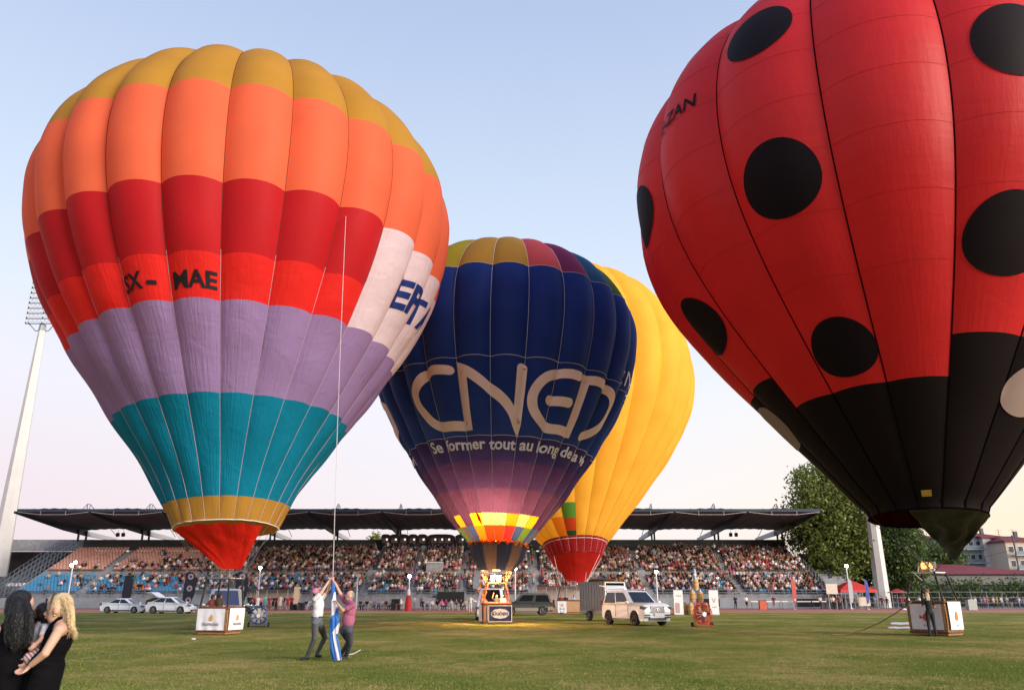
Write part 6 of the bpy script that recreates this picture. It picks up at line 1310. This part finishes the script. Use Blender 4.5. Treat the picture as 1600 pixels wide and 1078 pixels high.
suv = dict(L=4.95, W=2.02, H=1.98, wr=.43, axles=(-1.50, 1.48), gc=.25, paint=carw, cab=(-2.36, 1.22, -2.02, .28), belt=1.24, lampz=1.0, tailz=1.25, grillz=.90, grillh=.36, taper=.11, roofw=.80, bars=True, grille=mat('grey mesh grille', (.10, .10, .11), .4, .4, var=0), spokes=10, rim=mat('dark alloy', (.10, .10, .11), .3, .7, var=0), sill=chrome,
           top=[(2.44, .45), (2.49, .80), (2.47, 1.02), (2.34, 1.16), (1.8, 1.25), (1.15, 1.29), (0, 1.27), (-2.3, 1.29), (-2.46, .95), (-2.46, .5)])
q = ground(998, 977); az = math.atan2(-math.cos(R(23)), math.sin(R(23))); S1 = car('parked_car', 'large white family car with raised tailgate in front of the trailer', (q.x, q.y + 1.3, 0), az, suv)
for s in (-1, 1):
    for k_ in range(2): g = G(); g.box((2.42, s * .68, .60 - .12 * k_), (.20, .36, .065), 0, rz=-s * .3); g.build('fog_slot', trim, S1)
g = G(); g.lathe([(.055, 0), (.085, .0), (.085, .02), (.055, .02)], (0, 0, 0), 'Y', 16); o_ = g.build('round_badge', chrome, S1); o_.location = (2.55, 0, .90); o_.rotation_euler = (0, 0, R(90))
g = G(); g.slab([Vector((-1.95, -.74, 1.97)), Vector((-1.95, .74, 1.97)), Vector((-2.30, .78, 2.26)), Vector((-2.30, -.78, 2.26))], .08); g.slab([Vector((-2.30, -.78, 2.26)), Vector((-2.30, .78, 2.26)), Vector((-2.9, .76, 2.30)), Vector((-2.9, -.76, 2.30))], .07); g.build('tailgate', carw, S1)
for s in (-1, 1): g = G(); g.tube([(-1.9, s * .68, 2.04), (.1, s * .68, 2.05)], .022, 5); g.build('roof_rail', chrome, S1)
g = G(); 
for s in (-.45, .45): g.ell((.25, s, 1.10), (.12, .20, .28)); g.ell((.22, s, 1.42), (.07, .12, .10))
g.build('front_seat', mat('cream seat', (.4, .38, .34)), S1)
# trailer
tr = thing('trailer', 'grey box trailer with open dark side and brown top behind the white estate car', 'trailer', ground(945, 970) + Vector((.0, 1.2, 0)), az + R(4)); alu = mat('ribbed aluminium', (.22, .24, .26), .4, .5, var=.1)
g = G(); g.box((0, 0, .62), (3.3, 1.75, .28)); g.build('chassis', steel, tr)
g = G(); g.box((0, -.86, 1.65), (3.2, .05, 1.9)); g.box((0, .86, 1.65), (3.2, .05, 1.9)); g.box((-1.6, 0, 1.65), (.05, 1.7, 1.9)); g.build('box_side', alu, tr)
for k_ in range(9):
    for s in (-1, 1): g = G(); g.box((-1.45 + .36 * k_, s * .90, 1.65), (.05, .03, 1.85)); g.build('rib', alu, tr)
g = G(); g.box((1.58, 0, 1.55), (.03, 1.5, 1.55)); g.build('opening', mat('dark maroon interior', (.05, .015, .018), .8), tr)  # dark sheet across the box, coloured for the shade inside
g = G(); g.slab([Vector((-1.7, -.92, 2.62)), Vector((1.7, -.92, 2.62)), Vector((1.7, .92, 2.62)), Vector((-1.7, .92, 2.62))], .05); g.build('roof', mat('brown board', (.30, .20, .11), .8), tr)
g = G(); g.box((1.64, .80, 1.6), (.06, .07, 2.0)); g.box((1.64, -.80, 1.6), (.06, .07, 2.0)); g.box((1.64, 0, 2.56), (.06, 1.7, .07)); g.build('frame', steel, tr)
for s in (-1, 1): wheel(tr, -.2, s * .98, .33, .2, s, 8); g = G(); g.box((-.2, s * .98, .72), (.95, .26, .04)); g.build('mudguard', alu, tr)
g = G(); g.cyl((1.6, 0, .55), (2.9, 0, .5), .05, n=6); g.build('drawbar', steel, tr)
g = G(); g.ell((1.72, -.7, .72), .06); g.build('marker_light', mat('small lit lamp', (1, 1, 1), .3, var=0, emit=(1, .95, .85), es=8), tr)
g = G(); g.ell((0, 0, 2.72), (1.3, .8, .16)); o_ = g.build('green_tarpaulin', mat('olive tarpaulin', (.06, .06, .035), .8), tr, 60)

# ------------------------------------------------------------------ fans
def fan(label, loc, rz, r, ring_m, hub_m, blade_m, frame_m):
    t = thing('inflation_fan', label, 'fan', loc, rz); zc = r + .16
    g = G()
    for yy in (-.16, .0, .16): g.tube([(math.cos(a * math.pi / 14) * r, yy, zc + math.sin(a * math.pi / 14) * r) for a in range(28)], .026, 5, closed=True)
    g.build('hoop', ring_m, t, 60)
    g = G()
    for k_ in range(4): rr_ = r * (.3 + .18 * k_); g.tube([(math.cos(a * math.pi / 12) * rr_, -.18, zc + math.sin(a * math.pi / 12) * rr_) for a in range(24)], .007, 3, closed=True)
    for k_ in range(16): a = k_ * math.pi / 8; g.cyl((0, -.19, zc), (math.cos(a) * r, -.17, zc + math.sin(a) * r), .008, n=3)
    g.build('guard', frame_m, t)
    g = G(); g.cyl((0, -.20, zc), (0, .1, zc), .12 * r / .5, .10, 14); g.build('hub', hub_m, t, 40)
    for k_ in range(8 if blade_m is white else 4):
        a = k_ * 2 * math.pi / (8 if blade_m is white else 4); c, s = math.cos(a), math.sin(a); g = G(); w_ = .07; g.slab([Vector((c * .10 - s * w_, -.05, zc + s * .10 + c * w_)), Vector((c * .10 + s * w_, .03, zc + s * .10 - c * w_)), Vector((c * r * .93 + s * w_ * 1.2, .03, zc + s * r * .93 - c * w_ * 1.2)), Vector((c * r * .93 - s * w_ * 1.2, -.05, zc + s * r * .93 + c * w_ * 1.2))], .012); g.build('blade', blade_m, t)
    g = G(); g.tube([(-r * 1.0, .25, .05), (-r * 1.0, -.2, .05), (r * 1.0, -.2, .05), (r * 1.0, .25, .05)], .028, 5)
    for s in (-1, 1): g.cyl((s * r * 1.0, 0, .05), (s * r * 1.0, 0, zc + r * .9), .025, n=5)
    g.tube([(-r * 1.0, .0, zc + r * .9), (-r * .8, .1, zc + r * 1.15), (r * .8, .1, zc + r * 1.15), (r * 1.0, 0, zc + r * .9)], .025, 5); g.build('stand', frame_m, t)
    for s in (-1, 1): g = G(); g.cyl((s * r * 1.15, .1, .13), (s * r * 1.15 + s * .07, .1, .13), .13, n=14); g.build('wheel', black, t, 40)
    g = G(); g.box((.05, .30, zc - .1), (.4, .35, .42)); g.cyl((-.12, .30, zc + .1), (-.12, .30, zc + .34), .08, n=8); g.build('engine', dsteel, t); return t
q = ground(403, 979); fan('blue framed inflation fan with white spokes standing on the grass', (q.x, q.y, 0), R(6), .44, mat('blue frame paint', (.02, .05, .22), .4), white, white, MC['blue frame paint'])
redf = mat('red frame paint', (.42, .03, .02), .35, coat=.4); q = ground(1099, 979); fan('red inflation fan with silver hub beside the stacked gas bottles', (q.x, q.y, 0), R(22), .52, redf, steel, mat('dark blades', (.03, .02, .02), .5), redf)
# gas bottles in padded tan jackets, stacked as a pyramid
tan = mat('tan padded jacket', (.58, .33, .13), .7, var=.12, bump=.3); qg = ground(1083, 960)
def bottle(label, x, y, z, s=1.0):
    t = thing('gas_bottle', label, 'gas bottle', (x, y, z), 0, 'stacked gas bottles in tan jackets'); g = G(); g.lathe([(0, 0), (.24 * s, 0), (.31 * s, .22), (.32 * s, .55), (.29 * s, .82), (.22 * s, .98), (0, 1.0)], (0, 0, 0), 'Z', 16); g.build('jacket', tan, t, 50)
    g = G(); 
    for z_ in (.3, .7): g.tube([(math.cos(a * math.pi / 8) * .325 * s, math.sin(a * math.pi / 8) * .325 * s, z_) for a in range(16)], .015, 4, closed=True)
    g.build('strap', leather, t); g = G(); g.lathe([(.14, .98), (.14, 1.10), (.12, 1.10)], (0, 0, 0), 'Z', 12); g.cyl((0, 0, .98), (0, 0, 1.08), .04, n=6); g.build('collar', steel, t); return t
px1 = lambda px: at(px, 960, qg.y).x
for px_, z_, lab in ((1080, 0, 'tan jacketed gas bottle at the bottom left of the stack'), (1092, 0, 'tan jacketed gas bottle at the bottom middle of the stack'), (1103, 0, 'tan jacketed gas bottle at the bottom right of the stack'), (1084, 1.10, 'tan jacketed gas bottle on the left of the second layer'), (1096, 1.10, 'tan jacketed gas bottle on the right of the second layer')): bottle(lab, px1(px_), qg.y, z_, .95)
bottle('tan jacketed gas bottle alone on top of the stack', px1(1090), qg.y, 2.20, .9)
g = thing('gas_bottle', 'blue and white bottle standing upright on top of the tan stack', 'bottle', (px1(1089.5), qg.y, 3.30)); k_ = G(); k_.lathe([(0, 0), (.14, 0), (.15, .5), (.13, .75), (.05, .85), (0, .87)], (0, 0, 0), 'Z', 12); k_.build('cylinder', mat('pale blue bottle', (.25, .42, .66), .4), g, 40); k_ = G(); k_.lathe([(.155, .2), (.157, .4)], (0, 0, 0), 'Z', 12); k_.build('label_band', white, g)
bottle('squat tan jacketed gas bottle on the ground left of the stack', px1(1073), qg.y + .6, 0, 1.1)
# standing panels
for px_, lab, wds in ((1116.5, 'white standing banner with pale red marks right of the red fan', 'V'), (1061, 'white standing banner with grey print left of the gas bottles', 'ΤΡΙΚΑΛΑ')):
    Yb = 78; q = at(px_, 955, Yb); t = thing('standing_banner', lab, 'banner', (q.x, Yb, 0), R(2)); hgt = 2.15; g = G(); g.box((0, 0, hgt / 2 + .04), (.86, .03, hgt)); pb_ = g.build('panel', white, t); g = G(); g.box((0, 0, .03), (.9, .25, .06)); g.build('foot', steel, t)
    if wds == 'V': letter('V', .62, mat('pale red print', (.50, .12, .12), .7, var=0), pb_, (0, -.025, 1.25), (R(90), 0, R(0)), .002); letter('events', .16, greyp, pb_, (0, -.025, .7), (R(90), 0, 0), .002)
    else:
        letter(wds, .13, greyp, pb_, (.05, -.025, 1.68), (R(90), 0, 0), .002); letter('2024', .12, greyp, pb_, (.05, -.025, 1.5), (R(90), 0, 0), .002) if False else None
        g = G(); g.box((-.12, -.02, .62), (.42, .012, .9)); g.build('printed_picture', mat('pink grey print', (.42, .27, .28), .7, var=.3, scale=8), pb_)
# pale crates and bits on the track apron
for px_, Yb, lab, sz in ((1518, 108, 'pale green grey box on the track right of the ladybug basket', (1.1, .8, 1.2)),):
    q = at(px_, 948, Yb); t = thing('box', lab, 'box', (q.x, Yb, 0)); g = G(); g.box((0, 0, sz[2] / 2), sz); g.build('case', mat('pale green box', (.33, .40, .36), .6), t); g = G(); g.box((0, 0, sz[2] + .03), (sz[0] + .06, sz[1] + .06, .06)); g.build('lid', steel, t)
# ------------------------------------------------------------------ along the track: shelter, guests, dancers, drums, flags
def shelter(label, x0p, x1p, Yb, hgt):
    a = at(x0p, 950, Yb).x; b = at(x1p, 950, Yb).x; w_ = b - a; t = thing('dugout_shelter', label, 'shelter', ((a + b) / 2, Yb, 0)); g = G(); P = []
    for j in range(7): u = j / 6; P.append([Vector((-w_ / 2 + w_ * i / 10, 1.2 - 2.0 * u, hgt - .35 * (1 - u) ** 2 + .05 * u)) for i in range(11)])
    g.grid(P); g.grid([[p + Vector((0, 0, .06)) for p in r] for r in P], flip=True); g.build('roof', mat('cream shelter roof', (.50, .46, .42), .6), t, 50)
    g = G(); g.box((0, 1.2, hgt * .42), (w_, .06, hgt * .84)); g.build('back_panel', mat('milky shelter panel', (.36, .33, .30), .5), t)
    for k_ in range(6): g = G(); g.cyl((-w_ / 2 + w_ * k_ / 5, -.7, 0), (-w_ / 2 + w_ * k_ / 5, -.7, hgt), .05, n=6); g.build('post', steel, t)
    g = G(); g.box((0, .7, .45), (w_ - .4, .45, .06)); g.build('bench', mat('bench', (.25, .25, .27)), t)
shelter('long team shelter with cream curved roof behind the dancers', 385, 466, 116.5, 2.5); shelter('white team shelter behind the wide basket of the yellow balloon', 838, 916, 112, 2.9)
TR = {'red': (.42, .03, .04), 'white': (.62, .60, .58), 'pink': (.62, .14, .30), 'turquoise': (.08, .42, .38), 'maroon': (.20, .03, .05), 'black': (.015, .015, .018), 'navy': (.02, .03, .09), 'cream': (.55, .50, .42), 'purple': (.18, .06, .22), 'magenta': (.50, .03, .24), 'grey': (.20, .21, .24), 'light blue': (.30, .42, .58), 'yellow': (.55, .42, .08), 'green': (.07, .2, .10)}
proto = {}
def proto_me(kind, bot, long=False):
    k_ = (kind, bot, long)
    if k_ not in proto:
        J = pose(kind); B, *_ = figure(J, 'short', bot, hand=0, face=1); o = B.build('body', [skm, bk, bk, bk], None, .032, 1); hd = J['head']; h_ = hair_cap(J, dkh, None, 1.05, [([hd + Vector((x, .05, .03)), hd + Vector((x, .08, -.2))], [.04, .03]) for x in (-.04, .04)] if long else None, .032)
        proto[k_] = (o.data, h_.data); bpy.data.objects.remove(o); bpy.data.objects.remove(h_)
    return proto[k_]
def bystander(label, px, Yp, kind, top, bot='trousers', botc='black', hairm=None, rz=0, long=False, s=1.0, group=None):
    q = at(px, 950, Yp); t = thing('person', label, 'person', (q.x, Yp, 0), rz, group); t.scale = (s, s, s); a, b = proto_me(kind, bot, long); o = link('body', a, t); h_ = link('hair', b, t); set_slots(o, [skm, cmat('top', TR[top]), cmat('bottom', TR[botc]), bk]); set_slots(h_, [hairm or dkh]); return t
for i, (px_, tp, bt_, kd) in enumerate(((388, 'black', 'black', 'hip'), (392, 'navy', 'black', 'stand'), (397, 'red', 'navy', 'bent'), (402, 'white', 'navy', 'stand'), (407, 'pink', 'black', 'bent'), (413, 'turquoise', 'cream', 'stand'), (420, 'maroon', 'maroon', 'hip'), (426, 'black', 'black', 'bent'), (431, 'maroon', 'black', 'stand'), (437, 'cream', 'cream', 'hip'), (443, 'black', 'grey', 'step'), (449, 'red', 'red', 'step'), (455, 'maroon', 'black', 'stand'))):
    bystander(f'dancer in {tp} top {["at the left end of the row", "second from the left of the row", "left of the one in white", "right of the one in red", "between the white and turquoise ones", "in cream skirt", "right of the turquoise one", "in the centre of the row", "just right of the centre", "and cream skirt near the flag", "striding in grey trousers", "striding in red skirt", "at the right end of the row"][i]}', px_, 103 + (i % 3) * .6, 'stand' if kd == 'stand' else kd, tp, 'dress' if i % 2 else 'trousers', bt_, rz=R(rnd.uniform(-40, 40)), long=i % 2 == 1, s=rnd.uniform(.94, 1.04), group='dancers standing before the shelter')
# plastic chairs with guests
g = G(); g.box((0, 0, .44), (.44, .44, .04)); g.box((0, .21, .68), (.42, .04, .46), 0, rx=-.12); chm = g.me('seat', white)
g = G(); 
for x_ in (-.2, .2):
    for y_ in (-.2, .2): g.cyl((x_ * 1.1, y_ * 1.1, 0), (x_, y_, .43), .022, n=5)
    g.box((x_ * 1.05, 0, .64), (.04, .42, .03)); 
chl = g.me('legs', white)
def chair(label, x, y, rz, group): t = thing('plastic_chair', label, 'chair', (x, y, 0), rz, group); link('seat', chm, t); link('legs', chl, t); return t
row = [(563, 'navy'), (568, 'white'), (573, 'black'), (579, 'white'), (585, 'grey'), (591, 'light blue'), (597, 'cream'), (603, 'maroon'), (609, 'white'), (616, 'grey'), (622, 'pink'), (628, 'cream'), (660, 'navy'), (667, 'white'), (675, 'white'), (683, 'black'), (690, 'pink'), (697, 'magenta'), (705, 'white'), (713, 'grey'), (720, 'black'), (727, 'cream'), (478, 'navy'), (484, 'white'), (490, 'grey')]
seen = {}
for i, (px_, tp) in enumerate(row):
    Yp = 107 + .5 * (i % 2); seg = 'behind the flag' if px_ < 545 else ('left of the speaker' if px_ < 640 else 'right of the red draped stand'); seen[(tp, seg)] = seen.get((tp, seg), 0) + 1
    nth = ['', ' second from the left', ' third from the left', ' fourth'][seen[(tp, seg)] - 1]
    bystander(f'guest in {tp}{nth}, seated {seg}', px_, Yp, 'sit', tp, 'trousers', ['black', 'navy', 'grey', 'cream'][i % 4], rz=R(rnd.uniform(-25, 25)), hairm=[dkh, gyh, dkh][i % 3], group='guests seated on white chairs by the track')
    q = at(px_, 950, Yp); chair(f'white chair under {tp} guest{nth}, {seg}', q.x, Yp + .03, R(rnd.uniform(-10, 10)), 'white plastic chairs by the track')
for px_, Yp, kd, tp, bt_, bc, lab in ((735, 88, 'hip', 'white', 'trousers', 'cream', 'man in white shirt and pale trousers standing left of the navy balloon basket'), (647, 104, 'stand', 'light blue', 'trousers', 'grey', 'man in light blue shirt beside the red draped stand'), (658, 109, 'stand', 'grey', 'trousers', 'navy', 'man in grey standing at the left end of the right chair row'), (1210, 112, 'hip', 'maroon', 'shorts', 'grey', 'person in maroon standing by the low barriers'), (1167, 114, 'step', 'white', 'shorts', 'black', 'person in white top and black shorts walking by the stand wall'), (1150, 115, 'stand', 'navy', 'trousers', 'black', 'person in navy standing close to the stand wall'), (1283, 112, 'step', 'white', 'trousers', 'black', 'person in white jumper sitting posture on the low barrier'), (1303, 110, 'stand', 'cream', 'trousers', 'black', 'person in cream costume before the white signs'), (1311, 109, 'bent', 'black', 'trousers', 'black', 'person in black before the white signs'), (1056, 96, 'stand', 'red', 'trousers', 'maroon', 'person in red behind the standing banner with grey print'), (243, 92, 'bent', 'green', 'trousers', 'green', 'person in olive green behind the car with the raised boot'), (262, 97, 'stand', 'pink', 'trousers', 'black', 'person in pink behind the car with the raised boot'), (1000, 113, 'stand', 'light blue', 'trousers', 'navy', 'person in light blue behind the white estate car')):
    bystander(lab, px_, Yp, kd, tp, bt_, bc, rz=R(rnd.uniform(-40, 40)))
# red draped stand with a white top, table, speaker
q = at(645, 952, 103); t = thing('draped_stand', 'tall narrow stand draped in red cloth with a white top by the track', 'stand', (q.x - .2, 100, 0)); g = G(); P = [[Vector((math.cos(a * math.pi / 12) * r_ * (1 + .12 * math.sin(a * 2.1)), math.sin(a * math.pi / 12) * r_, z_)) for a in range(24)] for r_, z_ in ((.40, 0), (.38, .7), (.32, 1.3), (.2, 1.75), (.15, 1.8))]; g.grid(P, wrap=True); g.build('red_drape', mat('red drape', (.42, .012, .02), .6), t, 60); g = G(); g.lathe([(.18, 1.78), (.20, 2.1), (.12, 2.5), (.0, 2.55)], (0, 0, 0), 'Z', 12); g.build('white_top', white, t, 50)
q = at(630, 952, 104); t = thing('table', 'low wooden table with two white jugs beside the red draped stand', 'table', (q.x, 104, 0)); g = G(); g.box((0, 0, .72), (1.9, .7, .06)); g.build('table_top', mat('brown wood', (.22, .12, .06), .6), t)
for x_ in (-.85, .85):
    for y_ in (-.28, .28): g = G(); g.box((x_, y_, .345), (.06, .06, .69)); g.build('leg', MC['brown wood'], t)
for k_, lab in ((-.3, 'left white jug on the low wooden table'), (.35, 'right white jug on the low wooden table')): tag((lambda G_: (G_.lathe([(0, 0), (.13, 0), (.15, .3), (.09, .55), (.11, .62)], (0, 0, 0), 'Z', 12), G_.build('jug', white, None, 50, (q.x + k_, 104, .75)))[1])(G()), lab, 'jug')
for px_, Yb, lab, sz in ((618, 106, 'large black loudspeaker by the stand wall left of the red draped stand', (1.1, .9, 1.35)), (470, 105, 'black loudspeaker on the track right of the dancers', (.8, .7, .9)), (459, 106, 'low black monitor speaker beside the dancers', (.7, .6, .7))):
    q = at(px_, 952, Yb); t = thing('loudspeaker', lab, 'loudspeaker', (q.x, Yb, 0)); g = G(); g.box((0, 0, sz[2] / 2), sz, 0, taper=.92); g.build('cabinet', blackp, t); 
    for z_ in (.3, .68): g = G(); g.lathe([(.0, .05), (sz[0] * .34, 0), (sz[0] * .38, -.02)], (0, -sz[1] / 2 - .01, sz[2] * z_), 'Y', 16); g.build('speaker_cone', trim, t, 40)
# tall dark feather banners with pale rings and other flags
def feather(label, px, Yb, hgt, wd, m, m2, tilt=0.0, marks=3):
    q = at(px, 950, Yb); t = thing('feather_flag', label, 'flag', (q.x, Yb, 0)); g = G(); g.cyl((0, .03, 0), (0, .03, hgt), .03, n=5); g.cyl((0, .03, 0), (0, .03, .05), .3, n=10); g.build('pole', steel, t)
    P = [Vector((x * wd, 0, .7 + z * (hgt - .7))) for x, z in ((-.1, 0), (.62, .05), (.85, .3), (.9, .7), (.7, .92), (.3, 1.0), (-.02, .98), (-.1, .5))]; g = G(); g.slab(P, .03); c = g.build('cloth', m, t)
    for k_ in range(marks): g = G(); g.lathe([(.10 * wd, 0), (.24 * wd, 0), (.24 * wd, .01), (.10 * wd, .01)], (wd * .4, -.02, 1.2 + (hgt - 1.8) * k_ / max(1, marks - 1)), 'Y', 14); g.build('round_mark', m2, c)
darkn = mat('very dark navy cloth', (.008, .010, .022), .7); pinkm = mat('pale mark', (.22, .20, .24), .7, var=0)
feather('dark navy feather banner behind the left white cars', 189, 108, 4.3, 1.25, darkn, darkn, marks=0)
feather('dark navy feather banner with pale rings above the raised boot', 285, 104, 4.6, 1.5, darkn, pinkm)
feather('dark navy feather banner with pale rings right of the left basket', 366, 96, 4.4, 1.5, darkn, pinkm)
feather('red and white feather banner at the right end of the grandstand', 1241, 113, 3.9, .55, mat('red white cloth', (.5, .10, .08), .7), white, marks=1)
feather('blue and red feather flag in front of the red tent', 1356, 110, 3.8, .5, mat('blue flag cloth', (.03, .10, .35), .7), mat('red mark', (.5, .03, .03)), marks=3)
feather('grey white feather banner left of the red tent', 1330, 116, 4.0, .6, mat('grey white cloth', (.40, .42, .46), .7), mat('grey mark', (.25, .25, .3)), marks=0)
feather('cream feather banner at the right end of the dancers', 458, 110, 2.9, .8, mat('cream flag cloth', (.62, .48, .32), .7), greyp, marks=0)
# red tent
q = at(1357, 950, 116); t = thing('canopy_tent', 'bright red pop up tent behind the fence left of the white mast', 'tent', (q.x, 121, 0)); g = G(); z0 = 2.55; w_ = 2.6; ap = (0, 0, z0 + 1.35)
g.add([(-w_, -w_, z0), (w_, -w_, z0), (w_, w_, z0), (-w_, w_, z0), ap, (-w_, -w_, z0 - .35), (w_, -w_, z0 - .35), (w_, w_, z0 - .35), (-w_, w_, z0 - .35)], [(0, 1, 4), (1, 2, 4), (2, 3, 4), (3, 0, 4), (5, 6, 1, 0), (6, 7, 2, 1), (7, 8, 3, 2), (8, 5, 0, 3)]); g.build('canopy', mat('red tent cloth', (.55, .035, .03), .6), t)
for x_ in (-1, 1):
    for y_ in (-1, 1): g = G(); g.cyl((x_ * w_ * .97, y_ * w_ * .97, 0), (x_ * w_ * .97, y_ * w_ * .97, z0), .04, n=5); g.build('leg', steel, t)
q = at(1430, 950, 119); t = thing('parasol', 'red parasol among the people behind the right fence', 'parasol', (q.x, 124, 0)); g = G(); g.cyl((0, 0, 0), (0, 0, 2.6), .03, n=5); g.build('pole', steel, t); g = G(); g.lathe([(1.5, 2.15), (.8, 2.5), (0, 2.75)], (0, 0, 0), 'Z', 8); g.build('canopy', mat('dark red cloth', (.35, .02, .03)), t)
# low barriers by the stand wall at right
for k_ in range(5):
    q = at(1185 + 24 * k_, 950, 113.5); t = thing('hurdle', ['low barrier with white top bar, leftmost by the stand wall', 'low barrier with white top bar, second from the left by the stand wall', 'low barrier with white top bar, in the middle of five by the wall', 'low barrier with white top bar, fourth from the left by the wall', 'low barrier with white top bar nearest the white signs'][k_], 'barrier', (q.x, 113.5, 0), 0, 'low barriers by the stand wall'); g = G(); g.box((0, 0, 1.0), (1.9, .05, .14)); g.build('top_bar', white, t)
    for s in (-1, 1): g = G(); g.tube([(s * .85, -.5, .03), (s * .85, 0, .03), (s * .85, 0, 1.0)], .03, 5); g.build('leg', dsteel, t)
q = at(1192, 950, 112); t = thing('equipment_box', 'orange red box at the left end of the low barriers', 'box', (q.x, 112, 0)); g = G(); g.box((0, 0, .55), (.9, .6, 1.1)); g.build('case', mat('orange red box paint', (.48, .10, .05), .5), t); g = G(); g.box((0, 0, 1.13), (.94, .64, .06)); g.build('lid', dsteel, t)
for px_, lab in ((1303, 'white sign board held up at the right end of the stand'), (1352, 'pale board leaning by the fence below the red tent')):
    q = at(px_, 950, 111); t = thing('sign_board', lab, 'sign', (q.x, 111, 0)); hz = 2.6 if px_ < 1320 else 1.0; g = G(); g.box((0, 0, hz), (1.5, .06, 1.3 if px_ < 1320 else 1.1)); g.build('board', mat('cream board', (.58, .52, .44), .6), t); g = G(); g.cyl((-.5, .05, 0), (-.5, .05, hz), .03, n=5); g.cyl((.5, .05, 0), (.5, .05, hz), .03, n=5); g.build('post', steel, t)
# litter on the grass
for k_, (px_, py_, lab) in enumerate(((302, 999, 'small white scrap on the grass before the left basket'), (757, 951, 'pale bag on the track behind the navy balloon'), (1350, 944, 'crumpled white bag at the foot of the right fence'))):
    q = ground(px_, max(py_, 950)); g = G(); g.ell((0, 0, .03), (.10 + .2 * (k_ == 2), .06 + .1 * (k_ == 2), .03 + .1 * (k_ == 2)), nu=7, nv=5); o_ = g.build('scrap', white, None, None, (q.x, min(q.y, 110), 0)); tag(o_, lab, 'litter')

# things that still share a label are told apart by their order from the left
ORD = ['first', 'second', 'third', 'fourth', 'fifth', 'sixth', 'seventh', 'eighth', 'ninth', 'tenth']; CARD = ['', 'one', 'two', 'three', 'four', 'five', 'six', 'seven', 'eight', 'nine', 'ten']
same = {}
for o in C.objects:
    if o.parent is None and 'label' in o and o.get('category') == 'person': same.setdefault(o['label'], []).append(o)
for lab, os_ in same.items():
    if 1 < len(os_) <= 10:
        for i, o in enumerate(sorted(os_, key=lambda q: q.location.x)): o['label'] = f'{lab}, {ORD[i]} of {CARD[len(os_)]}' if len(lab.split()) < 14 else f'{lab}, {ORD[i]}'
